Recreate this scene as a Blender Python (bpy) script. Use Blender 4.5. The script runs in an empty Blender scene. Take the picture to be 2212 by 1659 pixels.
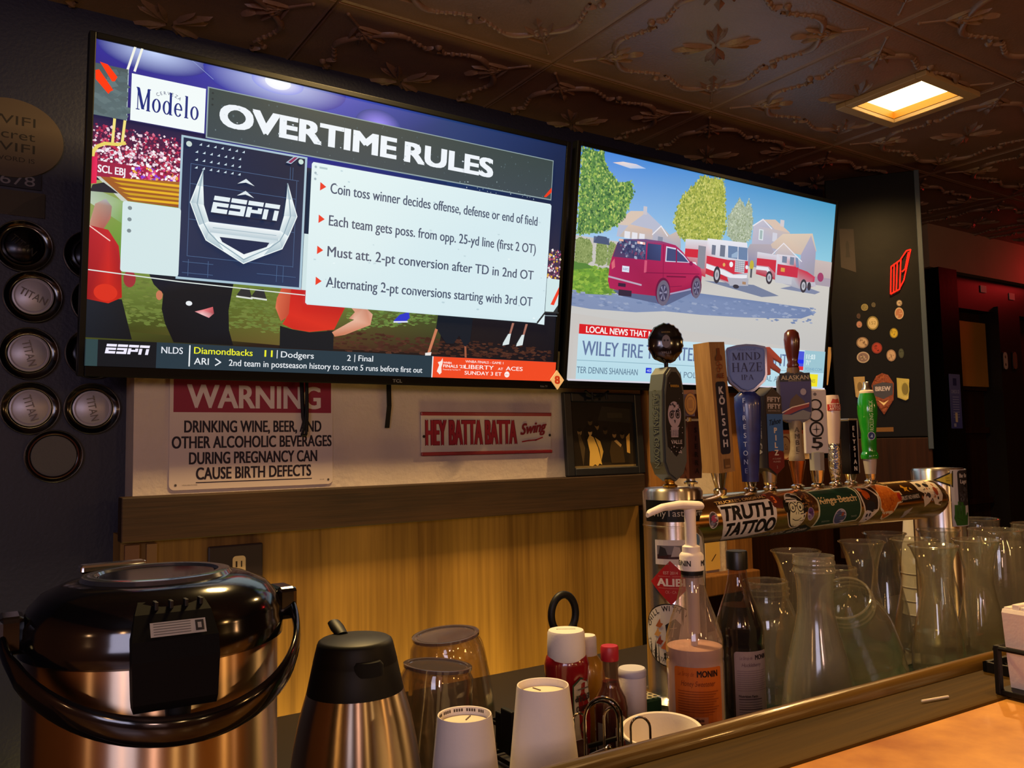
import bpy, bmesh, math, random
from math import sin, cos, pi, radians, sqrt, atan2
from mathutils import Matrix, Vector

SC = bpy.context.scene
COL = SC.collection
random.seed(7)

# ---------------------------------------------------------------- camera
def make_camera():
    yaw, pitch, roll = 0.586288, 0.073717, -0.018562
    cy, sy, cp, sp = cos(yaw), sin(yaw), cos(pitch), sin(pitch)
    fwd = Vector((sy*cp, cy*cp, sp))
    right = Vector((cy, -sy, 0))
    up = right.cross(fwd)
    r2 = cos(roll)*right + sin(roll)*up
    u2 = -sin(roll)*right + cos(roll)*up
    cd = bpy.data.cameras.new('camera')
    cd.sensor_width = 36.0
    cd.lens = 1805.6*36.0/2212.0
    cd.clip_start = 0.02
    co = bpy.data.objects.new('camera', cd)
    m = Matrix((r2, u2, -fwd)).transposed().to_4x4()
    m.translation = Vector((0, 0, 1.34))
    co.matrix_world = m
    COL.objects.link(co)
    SC.camera = co
make_camera()

# ---------------------------------------------------------------- world, exposure, lamps
w = bpy.data.worlds.new('room_dark'); SC.world = w; w.use_nodes = True
w.node_tree.nodes['Background'].inputs[0].default_value = (0.35, 0.32, 0.45, 1)
w.node_tree.nodes['Background'].inputs[1].default_value = 0.05
SC.view_settings.view_transform = 'Standard'
SC.view_settings.look = 'None'
SC.view_settings.exposure = 0.0
SC.view_settings.gamma = 1.0
SC.view_settings.use_curve_mapping = False
SC.cycles.max_bounces = 16
SC.cycles.transparent_max_bounces = 48
SC.cycles.glossy_bounces = 5
SC.cycles.diffuse_bounces = 3
SC.cycles.sample_clamp_indirect = 4.0
SC.cycles.use_denoising = True
SC.cycles.caustics_reflective = False
SC.cycles.caustics_refractive = False

def lamp(name, kind, loc, energy, color, size=0.1, size_y=None, aim=None, spot=None):
    d = bpy.data.lights.new(name, kind)
    d.energy = energy; d.color = color
    if kind == 'AREA':
        d.size = size
        if size_y: d.shape = 'RECTANGLE'; d.size_y = size_y
    else:
        d.shadow_soft_size = size
    if spot and kind == 'SPOT': d.spot_size = spot; d.spot_blend = 0.6
    o = bpy.data.objects.new(name, d); COL.objects.link(o); o.location = loc
    if aim is not None:
        o.rotation_euler = (Vector(aim)-Vector(loc)).to_track_quat('-Z', 'Y').to_euler()
    return o

WARM = (1.0, 0.60, 0.22)
# recessed can lamps over the bar: one in view, two more of the same row just out of the picture
lamp('can_lamp', 'SPOT', (2.378, 1.385, 2.378), 60.0, WARM, 0.03, aim=(2.378, 1.385, 1.0), spot=radians(158))
lamp('can_lamp', 'AREA', (0.80, 1.50, 2.36), 32.0, (1.0, 0.66, 0.25), 0.2)
lamp('can_lamp', 'SPOT', (1.15, 0.28, 2.36), 45.0, (1.0, 0.57, 0.2), 0.1, aim=(1.25, 0.28, 1.0), spot=radians(84))
# unseen lamps added around the viewer for warm fill and streaks in the steel
lamp('fill_lamp', 'POINT', (1.75, -0.55, 1.75), 9.0, (1.0, 0.52, 0.16), 0.05)
lamp('fill_lamp', 'POINT', (-0.75, -0.35, 1.75), 4.0, (1.0, 0.5, 0.2), 0.04)
lamp('fill_lamp', 'POINT', (0.35, -1.3, 1.75), 8.0, (1.0, 0.62, 0.25), 0.05)
lamp('fill_lamp', 'POINT', (-0.35, -1.5, 1.7), 17.0, (1.0, 0.60, 0.50), 0.10)
lamp('far_screen', 'AREA', (-1.3, -1.1, 1.75), 11.5, (0.78, 0.74, 1.0), 0.9, 0.55, aim=(0.5, 1.6, 1.3))
lamp('fill_lamp', 'POINT', (3.2, -0.9, 1.8), 8.0, (1.0, 0.5, 0.2), 0.05)
lamp('fill_lamp', 'POINT', (1.1, -1.9, 1.7), 8.0, (1.0, 0.68, 0.3), 0.04)
lamp('fill_lamp', 'POINT', (-1.3, 0.15, 1.6), 2.5, (1.0, 0.55, 0.25), 0.03)
lamp('panel_fill', 'AREA', (0.80, 1.82, 0.50), 7.0, (1.0, 0.70, 0.17), 1.3, 0.05, aim=(0.85, 2.0, 0.80))  # unseen lamp added to brighten the foot of the wood panel
lamp('neon_glow', 'POINT', (5.1, 2.0, 2.26), 3.2, (1.0, 0.03, 0.03), 0.06)

# ---------------------------------------------------------------- helpers
def lin(c):
    if isinstance(c, str):
        c = c.lstrip('#'); c = [int(c[i:i+2], 16)/255 for i in (0, 2, 4)]
    return tuple(x/12.92 if x <= 0.04045 else ((x+0.055)/1.055)**2.4 for x in c[:3])

def mat(name, color, rough=0.5, metal=0.0, bump=0.0, bscale=40.0, var=0.0, vscale=8.0, stretch=(1, 1, 1), spec=0.5, coat=0.0, aniso=0.0, color2=None, emit=None, estr=1.0):
    m = bpy.data.materials.new(name); m.use_nodes = True
    nt = m.node_tree; b = nt.nodes['Principled BSDF']
    c = lin(color) + (1,)
    b.inputs['Base Color'].default_value = c
    b.inputs['Roughness'].default_value = rough
    b.inputs['Metallic'].default_value = metal
    b.inputs['Specular IOR Level'].default_value = spec
    b.inputs['Coat Weight'].default_value = coat
    b.inputs['Coat Roughness'].default_value = 0.08
    if aniso:
        b.inputs['Anisotropic'].default_value = aniso; b.inputs['Anisotropic Rotation'].default_value = 0.25
        t = nt.nodes.new('ShaderNodeTangent'); t.direction_type = 'RADIAL'; t.axis = 'Z'
        nt.links.new(t.outputs[0], b.inputs['Tangent'])
    if emit:
        b.inputs['Emission Color'].default_value = lin(emit) + (1,)
        b.inputs['Emission Strength'].default_value = estr
    if var or bump:
        tc = nt.nodes.new('ShaderNodeTexCoord'); mp = nt.nodes.new('ShaderNodeMapping')
        mp.inputs['Scale'].default_value = stretch
        nt.links.new(tc.outputs['Object'], mp.inputs['Vector'])
    if var:
        n = nt.nodes.new('ShaderNodeTexNoise'); n.inputs['Scale'].default_value = vscale
        n.inputs['Detail'].default_value = 6; n.inputs['Roughness'].default_value = 0.6
        nt.links.new(mp.outputs[0], n.inputs['Vector'])
        r = nt.nodes.new('ShaderNodeValToRGB')
        c2 = lin(color2) if color2 else tuple(x*(1-var) for x in c[:3])
        r.color_ramp.elements[0].position = 0.3; r.color_ramp.elements[1].position = 0.7
        r.color_ramp.elements[0].color = tuple(c2)+(1,); r.color_ramp.elements[1].color = c
        nt.links.new(n.outputs['Fac'], r.inputs[0]); nt.links.new(r.outputs[0], b.inputs['Base Color'])
    if bump:
        n2 = nt.nodes.new('ShaderNodeTexNoise'); n2.inputs['Scale'].default_value = bscale; n2.inputs['Detail'].default_value = 4
        nt.links.new(mp.outputs[0], n2.inputs['Vector'])
        bp = nt.nodes.new('ShaderNodeBump'); bp.inputs['Strength'].default_value = bump; bp.inputs['Distance'].default_value = 0.01
        nt.links.new(n2.outputs['Fac'], bp.inputs['Height']); nt.links.new(bp.outputs[0], b.inputs['Normal'])
    return m

def mat_attr(name, rough=0.5, emission=0.0, coat=0.0, metal=0.0):
    m = bpy.data.materials.new(name); m.use_nodes = True
    nt = m.node_tree; b = nt.nodes['Principled BSDF']
    a = nt.nodes.new('ShaderNodeAttribute'); a.attribute_name = 'Col'
    if emission:
        b.inputs['Base Color'].default_value = (0.004, 0.004, 0.005, 1)
        b.inputs['Roughness'].default_value = 0.25
        b.inputs['Specular IOR Level'].default_value = 0.2
        nt.links.new(a.outputs['Color'], b.inputs['Emission Color'])
        b.inputs['Emission Strength'].default_value = emission
    else:
        nt.links.new(a.outputs['Color'], b.inputs['Base Color'])
        b.inputs['Roughness'].default_value = rough; b.inputs['Specular IOR Level'].default_value = 0.25
        b.inputs['Coat Weight'].default_value = coat
        b.inputs['Metallic'].default_value = metal
    return m

def mat_glass(name, tint='f4f6f2', frost=0.0, rough=0.03, edge=1.0, frostcol='c9c2b4'):
    """Thin clear wall: light passes straight on, with a Fresnel-like gloss that grows towards grazing angles."""
    m = bpy.data.materials.new(name); m.use_nodes = True
    nt = m.node_tree; nt.nodes.remove(nt.nodes['Principled BSDF'])
    out = nt.nodes['Material Output']
    tr = nt.nodes.new('ShaderNodeBsdfTransparent'); tr.inputs[0].default_value = lin(tint)+(1,)
    gl = nt.nodes.new('ShaderNodeBsdfGlossy'); gl.inputs['Roughness'].default_value = rough
    gl.inputs[0].default_value = (1, 1, 1, 1)
    lw = nt.nodes.new('ShaderNodeLayerWeight'); lw.inputs[0].default_value = 0.5
    pw = nt.nodes.new('ShaderNodeMath'); pw.operation = 'POWER'; pw.inputs[1].default_value = 3.5
    ml = nt.nodes.new('ShaderNodeMath'); ml.operation = 'MULTIPLY_ADD'; ml.use_clamp = True; ml.inputs[1].default_value = edge; ml.inputs[2].default_value = 0.045
    nt.links.new(lw.outputs['Facing'], pw.inputs[0]); nt.links.new(pw.outputs[0], ml.inputs[0])
    mx = nt.nodes.new('ShaderNodeMixShader')
    nt.links.new(ml.outputs[0], mx.inputs[0]); nt.links.new(gl.outputs[0], mx.inputs[2])
    if frost:
        df = nt.nodes.new('ShaderNodeBsdfDiffuse'); df.inputs[0].default_value = lin(frostcol)+(1,)
        m2 = nt.nodes.new('ShaderNodeMixShader'); m2.inputs[0].default_value = frost
        nt.links.new(tr.outputs[0], m2.inputs[1]); nt.links.new(df.outputs[0], m2.inputs[2])
        nt.links.new(m2.outputs[0], mx.inputs[1])
    else:
        nt.links.new(tr.outputs[0], mx.inputs[1])
    nt.links.new(mx.outputs[0], out.inputs[0])
    return m

def wood(name, ca, cb, axis='Z', scale=1.0, rough=0.45, coat=0.0, contrast=(0.35, 0.65), spec=0.5):
    """Stained timber: broad bands plus fine fibres stretched along one axis."""
    m = bpy.data.materials.new(name); m.use_nodes = True
    nt = m.node_tree; b = nt.nodes['Principled BSDF']
    tc = nt.nodes.new('ShaderNodeTexCoord')
    def noise(s, along, sc, det):
        mp = nt.nodes.new('ShaderNodeMapping')
        v = [s, s, s]; v['XYZ'.index(axis)] = along
        mp.inputs['Scale'].default_value = v
        n = nt.nodes.new('ShaderNodeTexNoise'); n.inputs['Scale'].default_value = sc; n.inputs['Detail'].default_value = det
        n.inputs['Distortion'].default_value = 0.4
        nt.links.new(tc.outputs['Object'], mp.inputs['Vector']); nt.links.new(mp.outputs[0], n.inputs['Vector'])
        return n
    n1 = noise(1.0, 0.12, 9*scale, 4); n2 = noise(1.0, 0.03, 130*scale, 3)
    ad = nt.nodes.new('ShaderNodeMath'); ad.operation = 'MULTIPLY_ADD'; ad.inputs[1].default_value = 0.35
    nt.links.new(n2.outputs['Fac'], ad.inputs[0])
    sb = nt.nodes.new('ShaderNodeMath'); sb.operation = 'MULTIPLY'; sb.inputs[1].default_value = 0.65
    nt.links.new(n1.outputs['Fac'], sb.inputs[0]); nt.links.new(sb.outputs[0], ad.inputs[2])
    r = nt.nodes.new('ShaderNodeValToRGB')
    r.color_ramp.elements[0].position, r.color_ramp.elements[1].position = contrast
    r.color_ramp.elements[0].color = lin(ca)+(1,); r.color_ramp.elements[1].color = lin(cb)+(1,)
    nt.links.new(ad.outputs[0], r.inputs[0]); nt.links.new(r.outputs[0], b.inputs['Base Color'])
    bp = nt.nodes.new('ShaderNodeBump'); bp.inputs['Strength'].default_value = 0.25; bp.inputs['Distance'].default_value = 0.002
    nt.links.new(n2.outputs['Fac'], bp.inputs['Height']); nt.links.new(bp.outputs[0], b.inputs['Normal'])
    b.inputs['Roughness'].default_value = rough; b.inputs['Coat Weight'].default_value = coat; b.inputs['Specular IOR Level'].default_value = spec
    return m

def link(name, me, m, parent=None, smooth=False, angle=40):
    o = bpy.data.objects.new(name, me); COL.objects.link(o)
    if m is not None and not me.materials: me.materials.append(m)
    if parent is not None: o.parent = parent
    if smooth:
        for p in me.polygons: p.use_smooth = True
        try: me.set_sharp_from_angle(angle=radians(angle))
        except Exception: pass
    return o

class MB:
    """Collects shapes for one mesh object."""
    def __init__(s): s.bm = bmesh.new()
    def box(s, x0, x1, y0, y1, z0, z1, bevel=0.0, M=None, seg=2):
        r = bmesh.ops.create_cube(s.bm, size=1.0)
        vs = r['verts']
        for v in vs:
            v.co = Vector(((x0+x1)/2+v.co.x*(x1-x0), (y0+y1)/2+v.co.y*(y1-y0), (z0+z1)/2+v.co.z*(z1-z0)))
        if bevel:
            es = list({e for v in vs for e in v.link_edges})
            rr = bmesh.ops.bevel(s.bm, geom=es, offset=bevel, segments=seg, affect='EDGES', profile=0.5)
            vs = list({v for f in rr['faces'] for v in f.verts} | {v for v in vs if v.is_valid})
        if M is not None:
            for v in vs: v.co = M @ v.co
        return s
    def lathe(s, prof, n=40, M=None, sx=1.0, sy=1.0, facet=None):
        rings = []
        for (r, z) in prof:
            if r < 1e-6:
                rings.append([s.bm.verts.new((0, 0, z))])
            else:
                ring = []
                for k in range(n):
                    a = 2*pi*k/n
                    rr = r*(1 + (facet(a, z) if facet else 0))
                    ring.append(s.bm.verts.new((rr*cos(a)*sx, rr*sin(a)*sy, z)))
                rings.append(ring)
        for A, B in zip(rings, rings[1:]):
            if len(A) == 1 and len(B) == 1: continue
            for k in range(n):
                k2 = (k+1) % n
                if len(A) == 1: f = (A[0], B[k2], B[k])
                elif len(B) == 1: f = (A[k], A[k2], B[0])
                else: f = (A[k], A[k2], B[k2], B[k])
                s.bm.faces.new(f)
        if M is not None:
            for R in rings:
                for v in R: v.co = M @ v.co
        return s
    def tube(s, pts, r, n=10, closed=False, M=None, flat=1.0):
        P = [Vector(p) for p in pts]; m = len(P)
        rs = r if isinstance(r, (list, tuple)) else [r]*m
        rings = []; prev = None
        for i in range(m):
            if closed: t = (P[(i+1) % m]-P[i-1])
            else: t = P[min(i+1, m-1)]-P[max(i-1, 0)]
            t = t.normalized() if t.length > 0 else Vector((0, 0, 1))
            if prev is None:
                a = Vector((0, 0, 1)) if abs(t.z) < 0.9 else Vector((1, 0, 0))
                u = t.cross(a).normalized()
            else:
                u = (prev - t*prev.dot(t))
                u = u.normalized() if u.length > 1e-6 else t.cross(Vector((0, 0, 1))).normalized()
            prev = u; v = t.cross(u)
            rings.append([s.bm.verts.new(P[i]+u*(rs[i]*cos(2*pi*k/n))+v*(rs[i]*flat*sin(2*pi*k/n))) for k in range(n)])
        pairs = list(zip(rings, rings[1:])) + ([(rings[-1], rings[0])] if closed else [])
        for A, B in pairs:
            for k in range(n):
                s.bm.faces.new((A[k], A[(k+1) % n], B[(k+1) % n], B[k]))
        if not closed:
            s.bm.faces.new(list(reversed(rings[0]))); s.bm.faces.new(rings[-1])
        if M is not None:
            for R in rings:
                for v in R: v.co = M @ v.co
        return s
    def prism(s, pts, y0, y1, M=None, bevel=0.0):
        """Outline in x-z pushed from y0 (front) to y1 (back)."""
        a = [s.bm.verts.new((x, y0, z)) for x, z in pts]; b = [s.bm.verts.new((x, y1, z)) for x, z in pts]
        n = len(pts)
        fs = [s.bm.faces.new(a), s.bm.faces.new(list(reversed(b)))]
        for k in range(n): fs.append(s.bm.faces.new((a[k], b[k], b[(k+1) % n], a[(k+1) % n])))
        vs = a+b
        bmesh.ops.recalc_face_normals(s.bm, faces=fs)
        if bevel:
            es = [e for e in {e for v in a for e in v.link_edges} if all(v in a for v in e.verts)]
            rr = bmesh.ops.bevel(s.bm, geom=es, offset=bevel, segments=2, affect='EDGES')
            vs = list({v for f in rr['faces'] for v in f.verts} | {v for v in vs if v.is_valid})
        if M is not None:
            for v in vs: v.co = M @ v.co
        return s
    def loft(s, secs, M=None):
        """Closed loops of equal length, capped at both ends."""
        rings = [[s.bm.verts.new(p) for p in sec] for sec in secs]
        n = len(rings[0])
        for A, B in zip(rings, rings[1:]):
            for k in range(n): s.bm.faces.new((A[k], A[(k+1) % n], B[(k+1) % n], B[k]))
        s.bm.faces.new(list(reversed(rings[0]))); s.bm.faces.new(rings[-1])
        if M is not None:
            for R in rings:
                for v in R: v.co = M @ v.co
        return s
    def build(s, name, m, parent=None, smooth=True, angle=40, M=None):
        bmesh.ops.recalc_face_normals(s.bm, faces=s.bm.faces[:])
        me = bpy.data.meshes.new(name); s.bm.to_mesh(me); s.bm.free()
        if M is not None: me.transform(M)
        return link(name, me, m, parent, smooth, angle)

_txt = {}
def text_mesh(body, offset=0.0, shear=0.0, res=4, spacing=1.0):
    key = (body, offset, shear, res, spacing)
    if key not in _txt:
        cu = bpy.data.curves.new('lettering', 'FONT')
        cu.body = body; cu.size = 1.0; cu.offset = offset; cu.shear = shear; cu.resolution_u = res
        cu.fill_mode = 'FRONT'; cu.space_character = spacing
        ob = bpy.data.objects.new('lettering', cu)
        me = bpy.data.meshes.new_from_object(ob)
        vs = [(v.co.x, v.co.y) for v in me.vertices]; fs = [tuple(p.vertices) for p in me.polygons]
        bpy.data.objects.remove(ob); bpy.data.curves.remove(cu); bpy.data.meshes.remove(me)
        _txt[key] = (vs, fs)
    return _txt[key]

def bbox(vs):
    xs = [v[0] for v in vs]; ys = [v[1] for v in vs]
    return min(xs), max(xs), min(ys), max(ys)
CAPH = bbox(text_mesh('H')[0])[3]

class Canvas:
    """Flat artwork (u right, v up) kept as coloured polygons in one mesh; each call lies a hair above the one before."""
    def __init__(s, step=4e-5):
        s.bm = bmesh.new(); s.L = s.bm.loops.layers.float_color.new('Col'); s.z = 0.0; s.step = step
    def poly(s, pts, col, lift=True):
        if lift: s.z += s.step
        cols = [lin(c) for c in col] if isinstance(col, (list, tuple)) and isinstance(col[0], str) else [lin(col)]*len(pts)
        vs = [s.bm.verts.new((p[0], p[1], s.z)) for p in pts]
        try: f = s.bm.faces.new(vs)
        except ValueError: return
        for lp, c in zip(f.loops, cols): lp[s.L] = (c[0], c[1], c[2], 1)
    def rect(s, x0, y0, x1, y1, col, lift=True):
        if isinstance(col, (list, tuple)) and isinstance(col[0], str) and len(col) == 2:   # bottom, top
            col = [col[0], col[0], col[1], col[1]]
        s.poly([(x0, y0), (x1, y0), (x1, y1), (x0, y1)], col, lift)
    def rrect(s, x0, y0, x1, y1, r, col, n=5):
        p = []
        for cx, cy, a in ((x1-r, y0+r, -90), (x1-r, y1-r, 0), (x0+r, y1-r, 90), (x0+r, y0+r, 180)):
            for k in range(n+1):
                t = radians(a+90*k/n); p.append((cx+r*cos(t), cy+r*sin(t)))
        s.poly(p, col)
    def disc(s, cx, cy, rx, col, ry=None, n=28, rot=0.0, lift=True):
        ry = rx if ry is None else ry
        s.poly([(cx+rx*cos(a)*cos(rot)-ry*sin(a)*sin(rot), cy+rx*cos(a)*sin(rot)+ry*sin(a)*cos(rot)) for a in [2*pi*k/n for k in range(n)]], col, lift)
    def glow(s, cx, cy, rx, ry, cin, cout, n=32, top=1e9):
        s.z += s.step
        for k in range(n):
            a, b = 2*pi*k/n, 2*pi*(k+1)/n
            s.poly([(cx, cy), (cx+rx*cos(a), min(top, cy+ry*sin(a))), (cx+rx*cos(b), min(top, cy+ry*sin(b)))], [cin, cout, cout], False)
    def line(s, pts, wd, col, closed=False):
        s.z += s.step
        P = list(pts)+([pts[0]] if closed else [])
        for (x0, y0), (x1, y1) in zip(P, P[1:]):
            d = sqrt((x1-x0)**2+(y1-y0)**2) or 1
            nx, ny = -(y1-y0)/d*wd/2, (x1-x0)/d*wd/2
            ex, ey = (x1-x0)/d*wd*0.3, (y1-y0)/d*wd*0.3
            s.poly([(x0-ex+nx, y0-ey+ny), (x0-ex-nx, y0-ey-ny), (x1+ex-nx, y1+ey-ny), (x1+ex+nx, y1+ey+ny)], col, False)
    def ring(s, cx, cy, r0, r1, col, sy=1.0, a0=0, a1=360, n=32):
        s.z += s.step
        for k in range(n):
            a, b = radians(a0+(a1-a0)*k/n), radians(a0+(a1-a0)*(k+1)/n)
            s.poly([(cx+r0*cos(a), cy+r0*sy*sin(a)), (cx+r1*cos(a), cy+r1*sy*sin(a)), (cx+r1*cos(b), cy+r1*sy*sin(b)), (cx+r0*cos(b), cy+r0*sy*sin(b))], col, False)
    def blobs(s, x0, y0, x1, y1, n, size, cols, inside=None, asp=1.0):
        """Many small patches of colour: crowd, leaves, turf."""
        s.z += s.step
        for i in range(n):
            x, y = random.uniform(x0, x1), random.uniform(y0, y1)
            if inside and not inside(x, y): continue
            a = random.uniform(0, pi); q = size*random.uniform(0.5, 1.3)
            s.poly([(x+q*cos(a+t)*asp, y+q*sin(a+t)) for t in (0, 1.7, 3.1, 4.6)], random.choice(cols), False)
            if i % 150 == 0: s.z += s.step*0.3
    def text(s, body, x, y, cap, col, width=None, align='L', bold=0.0, shear=0.0, asp=1.0, rot=0.0, res=4, spacing=1.0, slope=0.0):
        vs, fs = text_mesh(body, 0.0, shear, res, spacing)
        if not vs: return
        x0, x1, _, _ = bbox(vs)
        sy = cap/CAPH
        bx = bold*cap*1.1
        sx = (width-2*bx)/(x1-x0) if width else sy*asp
        if bold:
            q = [(-bx, 0), (bx, 0)] if bold < 0.025 else [(-bx, -bx*.5), (bx, -bx*.5), (0, 0), (-bx, bx*.5), (bx, bx*.5)]
            o2 = {'L': bx, 'C': 0, 'R': -bx}[align]
            for dx, dy in q:
                s.z -= s.step*0.6
                s.text(body, x+(dx+o2)*cos(rot)-dy*sin(rot), y+dy*cos(rot)+(dx+o2)*sin(rot), cap, col, (x1-x0)*sx, align, 0.0, shear, asp, rot, res, spacing, slope)
            return
        wd = (x1-x0)*sx
        ox = {'L': 0, 'C': -wd/2, 'R': -wd}[align]
        s.z += s.step
        c = lin(col); cr, sr = cos(rot), sin(rot)
        V = []
        for vx, vy in vs:
            px, py = ox+(vx-x0)*sx, vy*sy
            py += slope*px
            V.append(s.bm.verts.new((x+px*cr-py*sr, y+px*sr+py*cr, s.z)))
        for f in fs:
            try: nf = s.bm.faces.new([V[i] for i in f])
            except ValueError: continue
            for lp in nf.loops: lp[s.L] = (c[0], c[1], c[2], 1)
    def vtext(s, body, x, ytop, cap, pitch, col, bold=0.0, asp=1.0):
        for k, ch in enumerate(body): s.text(ch, x, ytop-cap-k*pitch, cap, col, align='C', bold=bold, asp=asp)
    def arc(s, body, cx, cy, r, a0, a1, cap, col, bold=0.0, asp=0.9, inward=False):
        n = len(body)
        for k, ch in enumerate(body):
            if ch == ' ': continue
            a = radians(a0+(a1-a0)*(k+0.5)/n)
            s.text(ch, cx+r*cos(a), cy+r*sin(a), cap, col, align='C', bold=bold, asp=asp, rot=a-pi/2 if not inward else a+pi/2)
    def build(s, name, m, parent=None, M=None, scale=1.0, cyl=None, tube=None, surf=None):
        bm = s.bm
        for v in bm.verts: v.co.x *= scale; v.co.y *= scale
        if cyl or tube:
            ax = 0 if cyl else 1; r = cyl or tube
            lo = min(v.co[ax] for v in bm.verts); hi = max(v.co[ax] for v in bm.verts)
            d = r*0.16; k = math.floor(lo/d)+1
            while k*d < hi:
                pn = [0, 0, 0]; pn[ax] = 1; pc = [0, 0, 0]; pc[ax] = k*d
                bmesh.ops.bisect_plane(bm, geom=bm.verts[:]+bm.edges[:]+bm.faces[:], plane_co=pc, plane_no=pn, dist=1e-7)
                k += 1
            for v in bm.verts:
                u, t, z = v.co; rr = r+z+2e-4
                if cyl: v.co = (rr*sin(u/r), -rr*cos(u/r), t)
                else: v.co = (u, -rr*cos(t/r), rr*sin(t/r))
        else:
            for v in bm.verts:
                u, t, z = v.co
                v.co = surf(u, t, z) if surf else (u, -z-1e-4, t)
        me = bpy.data.meshes.new(name); bm.to_mesh(me); bm.free()
        if M is not None: me.transform(M)
        me.attributes.active_color = me.attributes.get('Col')
        return link(name, me, m, parent)

def tag(o, label=None, cat=None, group=None, kind=None):
    if label: o['label'] = label
    if cat: o['category'] = cat
    if group: o['group'] = group
    if kind: o['kind'] = kind
    return o

def thing(name, label, cat, loc=(0, 0, 0), rz=0.0, group=None):
    o = bpy.data.objects.new(name, None); COL.objects.link(o)
    o.empty_display_size = 0.05
    o.location = loc; o.rotation_euler = (0, 0, rz)
    return tag(o, label, cat, group)

def struct(o): o['kind'] = 'structure'; return o

def copy_tree(o, parent=None):
    c = o.copy(); COL.objects.link(c)
    if parent is not None: c.parent = parent
    for ch in list(o.children): copy_tree(ch, c)
    return c

def T(x, y, z): return Matrix.Translation((x, y, z))
def R(a, ax): return Matrix.Rotation(radians(a), 4, ax)

# ---------------------------------------------------------------- materials
M = {}
M['screen'] = mat_attr('screen_image', emission=1.0)
M['print'] = mat_attr('printed_matte', rough=0.55)
M['print_gloss'] = mat_attr('printed_gloss', rough=0.42)
M['plaster'] = mat('painted_plaster', 'd6c6b8', 0.7, bump=0.25, bscale=60, var=0.12, vscale=5)
M['panel'] = wood('veneer_panel', '543816', '957036', 'Z', 0.55, 0.5, contrast=(0.34, 0.64), spec=0.3)
M['board'] = wood('stained_board', '221711', '3c281a', 'X', 1.4, 0.6, spec=0.25)
M['post'] = wood('timber_post', '59351a', '93632f', 'Z', 1.6, 0.55)
M['brown'] = wood('brown_boards', '1e0e08', '341a0d', 'Z', 0.8, 0.55, spec=0.12)
M['navy'] = mat('navy_paint', '0c1230', 0.55, bump=0.1, bscale=120)
M['black_paint'] = mat('black_paint', '080805', 0.42, bump=0.05, bscale=30, spec=0.12)
M['ceil'] = mat('pressed_metal', '765b4e', 0.42, 0.0, bump=0.12, bscale=140, var=0.25, vscale=6, spec=0.6)
M['floor'] = mat('dark_floor', '1c1512', 0.6)
M['roomwall'] = mat('room_wall', '8a5a34', 0.8)
M['black_gloss'] = mat('black_gloss_plastic', '08080a', 0.12, spec=0.6)
M['black_matte'] = mat('black_matte_plastic', '0b0b0e', 0.5, spec=0.3)
M['black_soft'] = mat('black_rubber', '09090b', 0.65, spec=0.3)
M['bezel'] = mat('bezel_plastic', '050608', 0.4, spec=0.15)
M['steel'] = mat('brushed_steel', 'ccb69c', 0.33, 1.0, aniso=1.0)
M['column_metal'] = mat('column_metal', 'd8d2cc', 0.26, 1.0, aniso=0.8)
M['tube_metal'] = mat('tube_metal', 'd8b87c', 0.2, 1.0)  # gold tint stands in for amber light reflected in the stainless tube
M['chrome'] = mat('polished_chrome', 'e4e0d8', 0.14, 1.0)
M['satin'] = mat('satin_metal', 'b9b5b0', 0.3, 1.0)
M['brass'] = mat('brass', 'c99a3c', 0.25, 1.0)
M['copper_m'] = mat('copper_ferrule', 'b87a58', 0.25, 1.0)
M['paper'] = mat('white_paper', 'e6dcd6', 0.65, bump=0.05, bscale=200)
M['paper_in'] = mat('cream_paper', 'e8dcc6', 0.7)
M['wire'] = mat('chrome_wire', 'cfc8bd', 0.12, 1.0)
M['bar_top'] = mat('amber_bar_top', 'eaa850', 0.4, var=0.3, vscale=7, color2='9c5a22', bump=0.08, bscale=14, coat=0.1)
M['bar_wood'] = wood('bar_edge_wood', '2e2008', '4e3812', 'X', 1.2, 0.6, 0.0, spec=0.08)
M['rail'] = wood('bar_rail_wood', '40300f', '66491a', 'X', 1.5, 0.3, 0.3)
M['shelf'] = mat('service_shelf', '1a1412', 0.5)
M['green'] = mat('green_mat', '0d3a2a', 0.5)
M['glass'] = mat_glass('clear_glass', 'f6f6f0', frost=0.07, frostcol='d8ccb8')
M['glass_scuffed'] = mat_glass('scuffed_plastic', 'e4e6e0', frost=0.15, rough=0.12)
M['plastic_clear'] = mat_glass('clear_tumbler', 'f0ebe2', frost=0.04, rough=0.06)
M['bottle'] = mat_glass('bottle_glass', 'f0e8e4', frost=0.12, frostcol='d0bcb4')
M['bezel_silver'] = mat('silver_trim', '8d8f96', 0.3, 1.0)
M['mount'] = mat('dark_metal', '202024', 0.5, 0.6)

# ================================================================ SETTING
def slab(name, x0, x1, y0, y1, z0, z1, m, bevel=0.0):
    return struct(MB().box(x0, x1, y0, y1, z0, z1, bevel).build(name, m, smooth=False))

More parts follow.
